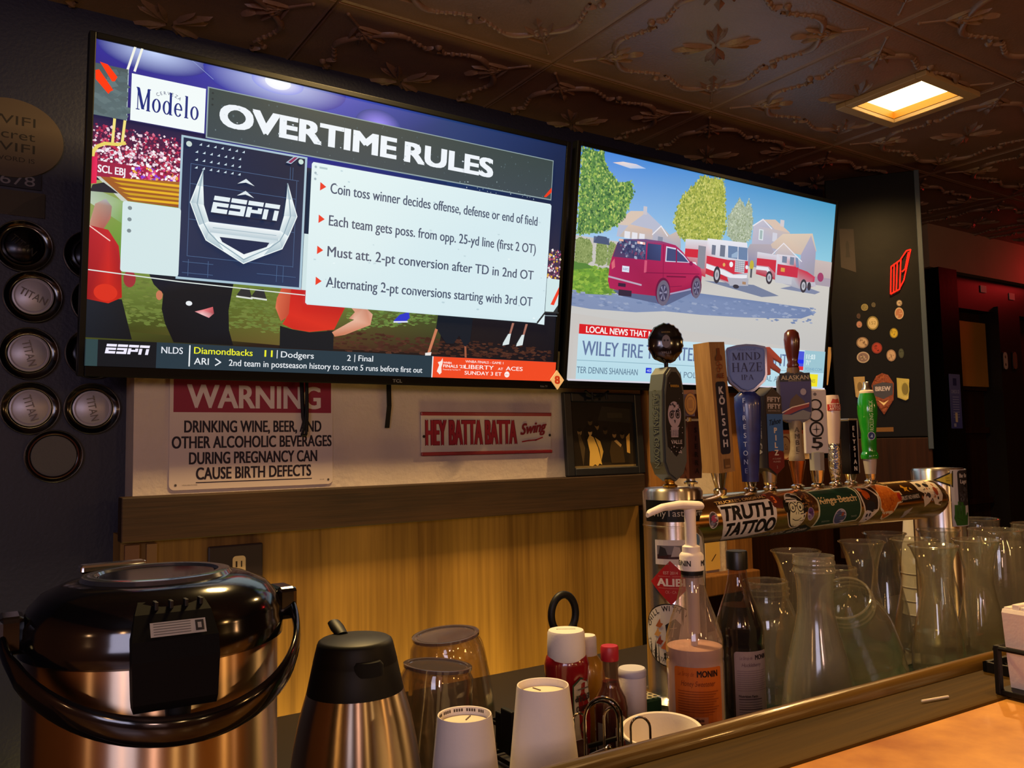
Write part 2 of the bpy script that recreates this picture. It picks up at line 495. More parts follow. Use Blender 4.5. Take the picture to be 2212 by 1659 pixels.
slab('floor', -1.8, 7.6, -2.7, 2.6, -0.1, 0.0, M['floor'])
slab('wall_left', -1.8, -1.7, -2.6, 2.2, 0, 2.4, M['roomwall'])
slab('wall_front', -1.8, 7.6, -2.7, -2.6, 0, 2.4, M['roomwall'])
slab('wall_right', 7.5, 7.6, -2.6, 2.6, 0, 2.4, M['roomwall'])
slab('wall_back', -1.7, 2.95, 2.10, 2.2, 0, 2.4, M['navy'])
slab('wall_plaster', 0.324, 1.82, 2.0, 2.1, 1.19, 1.62, M['plaster'])
slab('wall_panel', 0.301, 1.80, 2.0, 2.1, 0.0, 1.16, M['panel'])
slab('wall_plaster_right', 1.92, 2.21, 2.005, 2.1, 0.86, 1.62, M['plaster'])
slab('wall_brown', 2.29, 2.95, 2.0, 2.1, 0.0, 1.27, M['brown'])
slab('wall_low', 1.82, 2.29, 2.0, 2.1, 0.0, 0.86, M['brown'])
slab('wall_dark', 2.29, 2.95, 2.02, 2.1, 1.27, 1.62, M['black_paint'])
slab('wall_far', 2.95, 7.5, 2.3, 2.4, 0, 2.4, M['brown'])
# trims: the ledge board, posts, dark corner strips, header beam
slab('trim_1', 0.295, 1.79, 1.955, 2.0, 1.148, 1.245, M['board'], 0.003)
slab('trim_2', 1.80, 1.822, 1.985, 2.0, 0.3, 1.13, M['black_paint'])
slab('trim_3', 1.824, 1.925, 1.97, 2.1, 0.86, 1.60, M['post'], 0.003)
slab('trim_4', 2.20, 2.288, 1.97, 2.1, 0.86, 1.60, M['post'], 0.003)
slab('trim_5', 1.824, 2.288, 1.94, 2.0, 0.84, 0.905, M['post'], 0.004)
slab('trim_6', 3.86, 7.5, 2.18, 2.3, 2.158, 2.37, mat('header_paint', '8a7660', 0.7, var=0.2, vscale=3))
slab('trim_7', 3.90, 4.06, 2.16, 2.3, 0.0, 2.158, M['black_paint'])
slab('trim_8', 4.52, 4.74, 2.2, 2.3, 0.0, 2.02, mat('dark_jamb', '120b0a', 0.5))
slab('trim_9', 4.06, 7.5, 2.22, 2.3, 1.99, 2.158, mat('dark_lintel', '1c100e', 0.5))
slab('window_1', 4.06, 4.5, 2.26, 2.31, 1.60, 1.935, mat('amber_panel', 'a8772a', 0.6, var=0.2, vscale=4))
for zz in (1.0, 1.36, 1.58):
    slab('trim_%d' % (10+int(zz*100) % 7), 4.06, 4.5, 2.27, 2.3, zz, zz+0.03, M['brown'])
# unseen glowing pane added behind the viewer for soft pinkish fill and reflections
struct(MB().box(-1.05, -0.15, -2.6, -2.58, 1.2, 2.0).build('fill_pane', mat('fill_pane_glow', 'c8a9a8', 0.3, emit='d8b4b0', estr=0.6), smooth=False))

# pressed-metal ceiling: one tile's relief repeated over the grid
def relief_tile():
    b = bmesh.new()
    def tri(*ps):
        vs = [b.verts.new(p) for p in ps]
        b.faces.new(vs)
    def leaf(x, y, ang, ln, wd, h):
        c, s_ = cos(ang), sin(ang)
        def q(u, v, d): return (x+u*c-v*s_, y+u*s_+v*c, -d)
        O = [(0, 0.12), (0.18, 0.62), (0.42, 1.0), (0.7, 0.7), (0.9, 0.25), (1, 0)]
        L = [b.verts.new(q(u*ln, v*wd/2, 0.0)) for u, v in O]
        Rr = [b.verts.new(q(u*ln, -v*wd/2, 0.0)) for u, v in O[:-1]]+[L[-1]]
        Cn = [b.verts.new(q(u*ln, 0, h*(0.55+0.8*u*(1-u)*1.6) if u < 0.98 else 0.2*h)) for u, v in O[:-1]]+[L[-1]]
        for i in range(len(O)-1):
            for A, B in ((L, Cn), (Cn, Rr)):
                f = [A[i], A[i+1], B[i+1], B[i]]
                f = [v for k, v in enumerate(f) if v not in f[:k]]
                if len(f) > 2: b.faces.new(f)
    def tubeb(pts, rs, n=6):
        rings = []
        for i, (x, y) in enumerate(pts):
            x0, y0 = pts[max(i-1, 0)]; x1, y1 = pts[min(i+1, len(pts)-1)]
            d = sqrt((x1-x0)**2+(y1-y0)**2) or 1; nx, ny = -(y1-y0)/d, (x1-x0)/d
            rings.append([b.verts.new((x+nx*rs[i]*cos(t), y+ny*rs[i]*cos(t), -rs[i]*1.1*sin(t))) for t in [pi*k/(n-1) for k in range(n)]])
        for A, B in zip(rings, rings[1:]):
            for k in range(n-1): b.faces.new((A[k], A[k+1], B[k+1], B[k]))
    def bead(x, y, r):
        rings = []
        for e in (0, 0.5, 0.9):
            rr, zz = r*cos(e*pi/2), -r*0.9*sin(e*pi/2)
            rings.append([b.verts.new((x+rr*cos(2*pi*k/8), y+rr*sin(2*pi*k/8), zz)) for k in range(8)])
        for A, B in zip(rings, rings[1:]):
            for k in range(8): b.faces.new((A[k], A[(k+1) % 8], B[(k+1) % 8], B[k]))
        b.faces.new(rings[-1])
    for k in range(4):
        d = pi/4+k*pi/2
        # rosette petals towards the corners, small ones between
        leaf(0.010*cos(d), 0.010*sin(d), d, 0.105, 0.034, 0.012)
        for s_ in (-1, 1):
            leaf(0.016*cos(d), 0.016*sin(d), d+s_*0.36, 0.075, 0.022, 0.010)
            leaf(0.045*cos(d), 0.045*sin(d), d+s_*0.5, 0.040, 0.016, 0.008)
        # corner spray
        bx, by = 0.262*cos(d), 0.262*sin(d)
        tubeb([(bx+t*cos(d), by+t*sin(d)) for t in (0, 0.03, 0.07, 0.105)], [0.006, 0.005, 0.0035, 0.004])
        bead(bx+0.108*cos(d), by+0.108*sin(d), 0.006)
        leaf(bx-0.035*cos(d), by-0.035*sin(d), d+pi, 0.042, 0.026, 0.012)
        leaf(bx+0.02*cos(d), by+0.02*sin(d), d+pi, 0.062, 0.026, 0.012)
        for s_ in (-1, 1):
            leaf(bx+0.03*cos(d), by+0.03*sin(d), d+pi+s_*0.45, 0.085, 0.018, 0.010)
            leaf(bx+0.05*cos(d), by+0.05*sin(d), d+pi+s_*0.75, 0.070, 0.014, 0.008)
    for k in range(4):
        a = k*pi/2
        for s_ in (-1, 1):
            def q(x, y): x *= s_; return (x*cos(a)-y*sin(a), x*sin(a)+y*cos(a))
            # scroll from the corner spray to the knot at the middle of the side
            P = []
            for i in range(19):
                t = i/18
                x = -0.185+0.175*t
                y = -0.198-0.034*sin(t*pi*1.15-0.5)-0.010*sin(2*pi*t)
                P.append(q(x, y))
            tubeb(P, [0.0045+0.005*sin(pi*min(1, t*1.6/18+0.05)) for t in range(19)])
            for t, rr in ((1, 0.011), (8, 0.008), (10, 0.009), (12, 0.008), (14, 0.009), (16, 0.008)):
                bead(P[t][0], P[t][1], rr)
            C = [q(-0.185+0.020*cos(u), -0.182+0.018*sin(u)) for u in [-1.6-4.2*i/10 for i in range(11)]]
            tubeb(C, [0.007-0.004*i/10 for i in range(11)])
            x, y = q(-0.012, -0.222); leaf(x, y, atan2(*reversed(q(-0.6, 0.8))), 0.030, 0.014, 0.010)
            x, y = q(-0.10, -0.224); leaf(x, y, atan2(*reversed(q(-0.8, -0.6))), 0.028, 0.012, 0.008)
        x, y = (0.0*cos(a)+0.226*sin(a), -0.226*cos(a)); bead(x, y, 0.011)
    h = 0.305
    for k in range(4):   # seam ridges
        a = k*pi/2
        def q(x, y, z): return (x*cos(a)-y*sin(a), x*sin(a)+y*cos(a), z)
        b.faces.new([b.verts.new(q(*p)) for p in ((-h, -h, 0.004), (h, -h, 0.004), (h-0.004, -h+0.004, -0.003), (-h+0.004, -h+0.004, -0.003))])
        b.faces.new([b.verts.new(q(*p)) for p in ((-h+0.004, -h+0.004, -0.003), (h-0.004, -h+0.004, -0.003), (h-0.010, -h+0.010, 0.0), (-h+0.010, -h+0.010, 0.0))])
    b.faces.new([b.verts.new(p) for p in ((-h+0.010, -h+0.010, 0), (h-0.010, -h+0.010, 0), (h-0.010, h-0.010, 0), (-h+0.010, h-0.010, 0))])
    me = bpy.data.meshes.new('tile'); b.to_mesh(me); b.free()
    return me
def make_ceiling():
    tile = relief_tile(); bm = bmesh.new()
    for i in range(-3, 9):
        for j in range(-2, 6):
            cx, cy = 1.316+0.305+0.61*i, 1.757-0.305+0.61*(1-j)
            if cx < -1.4 or cx > 7.4 or cy > 2.4 or cy < -1.3: continue
            n0 = len(bm.verts); bm.from_mesh(tile); bm.verts.ensure_lookup_table()
            for v in bm.verts[n0:]: v.co += Vector((cx, cy, 2.37))
    # opening of the lamp in view and of its two neighbours is hidden by their trims
    # square opening for the recessed lamp
    hx, hy, g = 2.378, 1.385, 0.113
    for co, no in (((hx-g, 0, 0), (1, 0, 0)), ((hx+g, 0, 0), (1, 0, 0)), ((0, hy-g, 0), (0, 1, 0)), ((0, hy+g, 0), (0, 1, 0))):
        near = [f for f in bm.faces if abs(f.calc_center_median().x-hx) < 0.5 and abs(f.calc_center_median().y-hy) < 0.5]
        bmesh.ops.bisect_plane(bm, geom=list({v for f in near for v in f.verts})+list({e for f in near for e in f.edges})+near, plane_co=co, plane_no=no, dist=1e-6)
    bmesh.ops.delete(bm, geom=[f for f in bm.faces if abs(f.calc_center_median().x-hx) < g-1e-4 and abs(f.calc_center_median().y-hy) < g-1e-4], context='FACES')
    me = bpy.data.meshes.new('ceiling'); bm.to_mesh(me); bm.free()
    bpy.data.meshes.remove(tile)
    struct(link('ceiling', me, M['ceil'], None, True, 55))
    slab('ceiling_deck', -1.8, 7.6, -2.7, 2.6, 2.46, 2.6, M['floor'])
make_ceiling()

# recessed square lamps (the trim ring covers the cut in the tile)
def can_light(x, y, label):
    t = thing('recessed_light', label, 'ceiling light', (x, y, 2.37), 0, None)
    m = MB(); h = 0.145; g = 0.112
    for (a, b_, c, d) in ((-h, h, -h, -g), (-h, h, g, h), (-h, -g, -g, g), (g, h, -g, g)):
        m.box(a, b_, c, d, -0.016, 0.0, 0.002)
    m.build('trim_ring', mat('lamp_trim', '9a8058', 0.5), t, smooth=False)
    m = MB()
    for (a, b_, c, d) in ((-g-.004, -g, -g, g), (g, g+.004, -g, g), (-g-.004, g+.004, -g-.004, -g), (-g-.004, g+.004, g, g+.004)): m.box(a, b_, c, d, -0.004, 0.062)
    m.build('reflector', mat('lamp_reflector', 'b87c1c', 0.5), t, smooth=False)
    MB().box(-g, g, -g, g, 0.022, 0.026).build('diffuser', mat('lamp_diffuser', 'ffffff', 0.5, emit='ffdf9a', estr=5.0), t, smooth=False)
    return t
can_light(2.378, 1.385, 'lit square recessed ceiling lamp with a pale trim, glowing yellow among the pressed tiles')

# ================================================================ BAR
def make_bar():
    t = thing('bar_counter', 'bar counter with glossy amber top and dark wooden edge', 'bar counter', (0, 0, 0))
    Z = R(-2.2, 'Z')
    MB().box(-1.2, 4.2, -0.25, 0.545, 1.005, 1.042, 0.002).build('amber_top', M['bar_top'], t, M=Z)
    MB().box(-1.2, 4.2, 0.545, 0.640, 0.995, 1.045, 0.004).build('edge_board', M['bar_wood'], t, M=Z)
    prof = [(0.634+0.013*cos(a), 1.043+0.015*sin(a)) for a in [pi*k/10 for k in range(11)]]
    m = MB(); m.loft([[(x, p[0], p[1]) for p in prof] for x in (-1.2, 4.2)])
    m.build('rounded_rail', M['rail'], t, M=Z)
    MB().box(-1.2, 4.2, -0.05, 0.56, 0.0, 0.995).build('body', M['brown'], t, M=Z, smooth=False)
make_bar()
def make_shelf():
    t = thing('service_shelf', 'dark service shelf running behind the bar, carrying carafes and bottles', 'shelf', (0, 0, 0))
    MB().box(-1.2, 4.2, 0.645, 1.50, 0.84, 0.87, 0.003).build('shelf_top', M['shelf'], t)
    MB().box(-1.2, 4.2, 0.80, 1.45, 0.0, 0.84).build('base', M['brown'], t, smooth=False)
make_shelf()
mt = MB(); mt.box(1.03, 2.35, 0.66, 1.02, 0.87, 0.8765, 0.002)
tag(mt.build('bar_mat', M['green'], smooth=False), 'green rubber mat under the glass carafes', 'mat')

# ================================================================ TELEVISIONS
LOGO_GLYPHS = {   # blocky slanted network lettering, drawn in a 10 x 10 box
    'E': [(0, 0, 10, 2.6), (0, 7.4, 10, 10), (0, 3.9, 10, 6.2), (0, 0, 3, 6.2), (0, 7.4, 3, 10)],
    'S': [(0, 0, 10, 2.4), (0, 7.4, 10, 10), (0, 4, 10, 6.2), (0, 4, 3, 10), (7, 0, 10, 6.2)],
    'P': [(0, 0, 3, 6.2), (0, 7.4, 10, 10), (0, 2.8, 10, 4.8), (7, 2.8, 10, 10)],
    'N': [(0, 0, 3, 6.2), (0, 7.4, 10, 10), (7, 0, 10, 7.4), (0, 4.6, 3, 6.2)]}
def logo4(c, x, y, w, h, col, sh=0.18):
    gw = w/4.35
    c.z += c.step
    for k, ch in enumerate('ESPN'):
        for (a, b_, a2, b2) in LOGO_GLYPHS[ch]:
            if b_ < 6.2 < b2: pieces = [(a, b_, a2, 6.2), (a, 7.4, a2, b2)]
            else: pieces = [(a, b_, a2, b2)]
            for (p0, q0, p1, q1) in pieces:
                if q1 <= q0: continue
                X = x+k*gw*1.11
                c.poly([(X+p0/10*gw+sh*h*q0/10, y+q0/10*h), (X+p1/10*gw+sh*h*q0/10, y+q0/10*h), (X+p1/10*gw+sh*h*q1/10, y+q1/10*h), (X+p0/10*gw+sh*h*q1/10, y+q1/10*h)], col, False)

def serif_word(c, word, x, y, h, w, col):
    """Roman capitals and a few small letters made of thick and thin strokes with serifs; fits width w, cap height h."""
    G = {'M': (9.4, [('v', 1.2, .6, 0, 10), ('d', 1.3, 10, 4.6, 0.3, 1.9), ('d', 4.6, 0.3, 8, 10, .8), ('v', 8, 1.7, 0, 10), ('s', .1, 2.5, 0), ('s', 6.7, 9.4, 0), ('s', .1, 1.9, 10), ('s', 7.4, 9.4, 10)]),
         'I': (3.4, [('v', 1.7, 1.6, 0, 10), ('s', .2, 3.2, 0), ('s', .2, 3.2, 10)]),
         'N': (8.6, [('v', 1.3, .7, 0, 10), ('d', 1.4, 10, 7.2, 0, 1.7), ('v', 7.2, .7, 0, 10), ('s', .1, 2.6, 0), ('s', .1, 2.0, 10), ('s', 6.0, 8.4, 10)]),
         'D': (8.2, [('v', 1.6, 1.6, 0, 10), ('a', 2.6, 5, 4.9, 5, -90, 90, 1.6), ('s', .1, 3.0, 0.1), ('s', .1, 3.0, 9.9)]),
         'H': (8.8, [('v', 1.6, 1.6, 0, 10), ('v', 7.2, 1.6, 0, 10), ('h', 1.6, 7.2, 5), ('s', .1, 3.1, 0), ('s', 5.7, 8.7, 0), ('s', .1, 3.1, 10), ('s', 5.7, 8.7, 10)]),
         'A': (8.6, [('d', 1.2, 0, 4.3, 10, .8), ('d', 4.3, 10, 7.4, 0, 1.7), ('h', 2.4, 6.2, 3.3), ('s', 0, 2.4, 0), ('s', 5.9, 8.7, 0)]),
         'Z': (7.4, [('d', 1.2, 0.4, 6.2, 9.6, 1.5), ('h', .8, 6.6, 9.7), ('h', .6, 6.8, .3), ('v', .9, .5, 7.6, 10), ('v', 6.7, .5, 0, 2.4)]),
         'E': (7.2, [('v', 1.6, 1.6, 0, 10), ('h', .3, 6.2, 9.75), ('h', 1.6, 4.9, 5.1), ('h', .3, 6.6, .25), ('v', 6.1, .5, 7.8, 10), ('v', 6.5, .5, 0, 2.3), ('v', 4.9, .5, 4, 6.2)]),
         'P': (7.0, [('v', 1.6, 1.6, 0, 10), ('a', 2.6, 7.3, 3.6, 2.6, -90, 90, 1.5), ('s', .1, 3.2, 0), ('h', .1, 3, 9.8), ('h', 1.6, 3, 4.8)]),
         'o': (6.2, [('a', 3.1, 3.2, 2.9, 3.3, 0, 360, 1.5)]),
         'd': (6.8, [('a', 2.9, 3.2, 2.7, 3.3, 0, 360, 1.4), ('v', 5.4, 1.5, 0, 10.6), ('s', 4.4, 5.6, 10.4), ('s', 5.2, 6.8, 0.2)]),
         'e': (5.9, [('a', 3.0, 3.2, 2.8, 3.3, 40, 320, 1.5), ('h', .9, 5.5, 3.4), ('a', 3.0, 3.2, 2.8, 3.3, 0, 60, 1.2)]),
         'l': (3.5, [('v', 1.8, 1.6, 0, 10.6), ('s', .5, 3.3, 0.2), ('s', .6, 1.9, 10.4)]), ' ': (4, [])}
    tot = sum(G[ch][0]+0.8 for ch in word); fx = w/tot; fy = h/10
    c.z += c.step; X = x
    def P(pts): c.poly([(X+a*fx, y+b*fy) for a, b in pts], col, False)
    for ch in word:
        for st in G[ch][1]:
            k = st[0]
            if k == 'v': _, a, t, b0, b1 = st; P([(a-t/2, b0), (a+t/2, b0), (a+t/2, b1), (a-t/2, b1)])
            elif k == 'h': _, a0, a1, b = st; P([(a0, b-.28), (a1, b-.28), (a1, b+.28), (a0, b+.28)])
            elif k == 's': _, a0, a1, b = st; P([(a0, b-.2), (a1, b-.2), (a1, b+.25), (a0, b+.25)])
            elif k == 'd': _, a0, b0, a1, b1, t = st; P([(a0-t/2, b0), (a0+t/2, b0), (a1+t/2, b1), (a1-t/2, b1)])
            elif k == 'a':
                _, a, b, ra, rb, t0, t1, th = st; n = 20
                for i in range(n):
                    q0, q1 = radians(t0+(t1-t0)*i/n), radians(t0+(t1-t0)*(i+1)/n)
                    pts = []
                    for q, inner in ((q0, 0), (q1, 0), (q1, 1), (q0, 1)):
                        tt = (0.4+(th-0.4)*abs(cos(q))) if inner else 0
                        pts.append((a+(ra-tt)*cos(q), b+(rb-tt)*sin(q)))
                    P(pts)
        X += (G[ch][0]+0.8)*fx

def sports_picture():
    c = Canvas(6e-5)
    c.rect(-0.2, -0.2, 160.2, 90.2, '0a1a38')
    # night sky with floodlights
    c.poly([(0, 65), (60, 65), (60, 90), (0, 90)], ['2a1440', '2c2a88', '3a3fb4', '36309a'])
    c.poly([(60, 65), (110, 65), (110, 90), (60, 90)], ['2c2a88', '142a58', '1d3a74', '4450c8'])
    c.poly([(110, 20), (160, 20), (160, 90), (110, 90)], ['0a1a34', '0a1830', '16284f', '1d3a74'])
    c.glow(15, 90, 15, 6, 'c8d8ff', '31318f', top=90.2); c.glow(50, 89.6, 22, 8, 'c8d4ff', '3338a2', top=90.2)
    c.glow(50, 89.4, 8, 3.5, 'ffffff', '8f9ae8', top=90.2); c.glow(50, 89.4, 4, 2.2, 'ffffff', 'f0f4ff', top=90.2); c.glow(83.5, 83, 8, 5, '9f90ff', '2a3f8f')
    c.line([(25, 90), (31, 86)], 0.12, '98a8d8')
    # stands
    c.rect(0, 53, 30, 69.5, ['7a1a3c', '2a1c48'])
    c.rect(0, 66, 30, 69.5, ['33204a', '1c1c44'])
    c.blobs(0, 56, 24, 67, 620, 0.42, ['c8345c', '8a1f4a', 'e8c8d8', 'a02850', '5c1a44', 'd86a8a', '3a1840', 'f4e4ec', 'b03048'])
    c.blobs(0, 57, 24, 62, 160, 0.5, ['f0e6f0', 'e0a8c0', 'c02850', 'fff8f8'])
    c.rect(0, 52.5, 24, 57, '9c1f44')
    c.text('SCL EBJ', 1.5, 53.9, 2.0, 'f4e8f0', width=7.0, bold=0.03)
    c.blobs(10, 52.8, 24, 57, 170, 0.45, ['e84a8a', 'ffd0e0', 'c01f58', '6a1838', 'f0b040', '8a3ad0', 'ffffff'])
    # field
    c.poly([(0, 27), (30, 27), (30, 54.5), (0, 51.5)], ['5c8a34', '6fa03c', '86b03c', '9aa060'])
    c.poly([(1.4, 52.6), (24, 54.6), (24, 47), (8.4, 47.0)], ['a05a28', 'a8662e', '96501f', 'a0662f'])
    for k in range(5):
        y = 53.0-k*1.25
        c.poly([(4.5+k*1.1, y), (23.5, y+0.6), (23.5, y-0.1), (6.5+k*1.1, y-0.55)], 'e8b428' if k % 2 == 0 else 'd0a024')
    c.poly([(1.2, 52.6), (2.2, 52.7), (10.5, 46.0), (8.6, 46)], 'c9cfc4')
    c.poly([(0, 45), (0, 49.5), (9, 46.4), (9, 40)], ['b9c8b4', 'a8b8a4', '8fb06a', '6fa03c'])
    c.poly([(-0.2, 48.3), (0.4, 50.2), (3.1, 51.2), (5, 50), (6.9, 48.7), (4, 48.5)], '1c2030')
    c.poly([(0.1, 40), (1.2, 45), (3.8, 46.8), (5.4, 44.8), (5.2, 41.5), (3.2, 37.7), (0, 38)], ['c8a090', 'b89080', 'a8b0b8', '9c8078', 'b07060', 'b05a50', 'c08070'])
    # turf below the panels
    c.poly([(0, 0), (160, 0), (160, 27), (0, 27)], ['2c1c10', '140e14', '0e1420', '6c8030'])
    c.poly([(8, 10), (60, 8), (62, 27), (8, 27)], ['3c4018', '6a5a2c', '6c8034', '789040'])
    c.poly([(60, 8), (110, 8), (112, 24), (62, 27)], ['503020', '33201a', '4a5a2c', '7a9040'])
    c.blobs(9, 12, 62, 26, 900, 0.34, ['6a7c38', '6f803a', '657436', '72803c', '687a36'], asp=3.0)
    c.blobs(76, 14, 108, 25, 400, 0.34, ['64803c', '5c7638', '708a42'], asp=3.0, inside=lambda x, y: y > 14+(x-76)*0.15)
    c.blobs(70, 7.5, 158, 14, 380, 0.4, ['482820', '40241c', '523024'], asp=3.0, inside=lambda x, y: y < 15-(x-70)*0.03)
    # figures, out of focus
    c.poly([(0, 19), (8.8, 19), (11.8, 7.7), (0, 7.7)], ['16202c', '141a22', '0c1218', '101a24'])
    c.poly([(-0.2, 38.9), (4.7, 38.2), (7.5, 34), (8.4, 27), (8.8, 19.5), (5.4, 17.6), (0, 18.4)], ['b0182c', 'c0202c', 'b82028', 'a01c22', 'b81c18', 'd02818', '90141c'])
    c.disc(4.6, 20.6, 3.0, 'd83020', 2.4)
    c.line([(0, 38.7), (5.2, 35.2)], 0.3, 'f4c8c0')
    c.disc(10.6, 25, 1.6, 'a03038', 2.4)
    c.poly([(15.6, 27), (17, 24), (19.6, 21.5), (19.4, 17), (20.4, 13), (23, 7.5), (40, 7.5), (38.6, 12), (38.2, 18), (39.4, 27)], ['101828']*2+['0a121c']*3+['080e16']*2+['0c141e']*3)
    c.disc(18.6, 21, 0.9, 'c87858', 1.4); c.disc(26.8, 19.3, 0.9, 'e8ecf0', 0.7)
    c.poly([(28.5, 17), (31, 17.8), (33.6, 18.8), (34, 16.8), (32.6, 15.4), (30.5, 16.2)], ['d88a90', 'e87a80', 'c85a60', 'a84a50', 'e89aa0', 'f0c8c8'])
    for x in (40.4, 44.8): c.poly([(x, 23.0), (x+1.4, 25.2), (x+3.6, 25.4), (x+4.6, 22.6), (x+2, 22.2)], '2a2c30'); c.line([(x, 22.5), (x+4.6, 22.2)], 0.5, 'd8dcd4')
    c.poly([(54.3, 27), (52.6, 23), (52.3, 20), (54.2, 15.8), (57, 18), (60, 25)], ['d05038', 'd8684a', 'e07a58', 'c8583e', 'b84a34', 'b02c20'])
    c.poly([(57.0, 27), (56.6, 18.4), (54.7, 15), (58, 13.6), (63.5, 13.0), (71.7, 14.3), (75.4, 22.6), (74, 24.6), (60, 27)], ['c41c20', 'd82c22', 'd03022', 'c82820', 'd83424', 'd83022', 'c02020', 'b01c20', 'c01c20'])
    c.poly([(54.0, 14.4), (58, 13.5), (63.5, 12.9), (71.6, 13.9), (71.7, 7.5), (54.2, 7.5)], '101820')
    c.poly([(76, 23), (78.5, 20.5), (76.5, 18.2), (78.4, 18.0), (71.0, 13.4), (72, 12.0), (75.5, 12.8), (84.2, 16.6), (84.8, 20.2), (82, 22.4)], ['e0a890', 'd89a80', 'c88068', 'e8b8a0', 'd89070', 'c87858', 'd08a6c', 'd89478', 'e0a890', 'c88870'])
    c.poly([(92.5, 18.6), (94.6, 20.8), (98, 22), (98.4, 20), (97, 18.6), (94.4, 17.8)], '3038c8'); c.line([(92.6, 18.2), (97.6, 18.6)], 0.5, 'e4e8f8')
    c.poly([(109.5, 25), (108.7, 17), (113, 12), (116, 12), (118, 15), (120.6, 11), (122.6, 13), (123.4, 24)], '101a26')
    c.poly([(108.4, 17), (109.4, 16.6), (106.8, 8.0), (105.8, 8.2)], 'c87a58'); c.poly([(120.4, 11.4), (121.2, 11.2), (121.6, 7.2), (120.8, 7.2)], 'a05a40'); c.poly([(105, 8.2), (107.4, 8.6), (107.2, 7.4), (105, 7.3)], 'e8e4e0')
    for x in (138, 144): c.poly([(x+2, 21), (x+3, 21), (x+1.6, 16), (x+0.8, 16)], 'a87060'); c.poly([(x+0.6, 16.8), (x+1.8, 17), (x+1.2, 13), (x-1.6, 12.4), (x-1.4, 13.4)], 'd8e4e4')
    # goal posts
    c.line([(5.2, 69), (4.9, 62.4)], 0.7, 'f0e080'); c.line([(7.8, 69), (7.3, 62.6)], 0.7, 'f0e080')
    c.line([(8.0, 62.9), (6.2, 62.2), (3.0, 61.9), (1.2, 60.8), (0.3, 59.4), (0.1, 58)], 0.9, 'e8d468')
    c.line([(8.0, 83.4), (9.7, 90)], 0.6, 'f4f4e8'); c.line([(9.8, 83.4), (11.5, 90)], 0.6, 'f4f4e8')
    c.poly([(-0.2, 50.3), (1.3, 50.6), (1.3, 58), (-0.2, 57.8)], ['d81848', 'e81c50', 'e82860', 'c81444'])
    # side panel behind the title
    c.rect(-0.2, 69.3, 8.2, 83.4, ['5f7276', '4c5a5c']); c.line([(8.2, 69.3), (8.2, 83.2)], 0.25, 'a9bcbc')
    c.blobs(0, 70, 8, 82, 40, 0.9, ['64777a', '566669', '5a6c70'], asp=1.6)
    c.poly([(0.0, 81.4), (0.9, 81.8), (4.6, 76.9), (3.9, 76.4), (3.4, 75.6), (0.1, 79.0)], 'ff3a10')
    c.poly([(1.0, 83.9), (3.0, 83.6), (5.5, 80.7), (4.9, 79.4), (4.2, 79.2)], 'ff3a10')
    # sponsor panel
    c.rect(9.1, 69.6, 28.95, 82.6, 'f2fafa')
    serif_word(c, 'Modelo', 10.4, 73.0, 6.0, 17.2, '1c2c7c')
    c.arc('CERVEZA', 18.9, 73.6, 5.0, 128, 52, 0.9, '3a4470')
    # title panel
    c.rect(29.4, 68.4, 154.1, 83.4, '8fa3a6'); c.rect(29.8, 68.8, 153.8, 83.1, ['3c4a52', '3a4848'])
    c.blobs(30.5, 69.2, 153, 82.8, 90, 0.35, ['52646a', '4a5c62', '6c8084', '465860'], asp=0.7)
    for k in range(3): c.disc(30.9, 81.8-1.7*k, 0.3, '2a3438')
    c.text('OVERTIME', 33.0, 72.9, 6.4, 'eef4fa', width=57.2, bold=0.075)
    c.text('RULES', 93.0, 72.8, 6.2, 'eef4fa', width=35.0, bold=0.075)
    c.blobs(33, 73, 128, 79, 26, 0.3, ['cfdae2', 'dfe8ee'], asp=1.4)
    c.poly([(150.6, 69.3), (151.6, 69.2), (154.0, 71.4), (153.9, 73.2)], 'f03a1c')
    c.blobs(112, 67.2, 150, 69.6, 24, 0.22, ['c8dce0', '88a0a8'])
    # right end of the stands and the slim right panel
    c.rect(154.4, 36, 160, 50, ['4a2848', '24284c']); c.blobs(154.5, 38, 160, 50, 90, 0.5, ['e0c8d8', 'b04a70', '6a3a60', 'f0e8e8', 'e0b040'])
    c.rect(154.3, 26.3, 160.1, 39, 'cfe6e8'); c.poly([(156.6, 29.2), (158.2, 29.0), (160.1, 33.4), (160.1, 36.2)], 'f04028'); c.poly([(158, 26.3), (160.1, 29.2), (160.1, 26.3)], '2c3438')
    c.line([(150, 24.6), (160, 25.0)], 0.25, '98a8b0')
    # logo panel
    c.rect(22.7, 26.2, 60.0, 68.0, 'a8c4d4'); c.poly([(23.3, 26.9), (59.3, 26.9), (59.3, 67.4), (23.3, 67.4)], ['1a2c50', '24375c', '12203c', '14264a'])
    for (a, b_, d, e) in ((25.6, 60.2, 57.6, 60.2), (25.6, 33.2, 25.6, 60.2), (57.0, 33, 57.0, 60.2), (25.6, 54.4, 57, 54.4), (25.6, 44, 57, 44), (25.6, 33.2, 57, 33.2), (24.4, 31.4, 33, 31.4), (24.4, 28.2, 33, 28.2), (26, 27.4, 26, 32.2), (31.6, 27.4, 31.6, 32.2), (54.8, 60.2, 54.8, 64), (55.6, 60.2, 55.6, 64), (52, 28, 52, 33), (54, 28, 54, 33), (46, 30, 58, 30)):
        c.line([(a, b_), (d, e)], 0.16, '48648c')
    for r in range(4):
        for k in range(7):
            x, y = 26.6+k*2.05 - (0 if r else -1.0), 66.2-r*2.3
            c.poly([(x, y-.35), (x+.8, y-.35), (x+.8, y+.4)], 'c8dce8')
    c.disc(24.8, 65.7, 0.8, 'c8d8d4'); c.disc(57.9, 66.2, 0.8, 'c8e0d8')
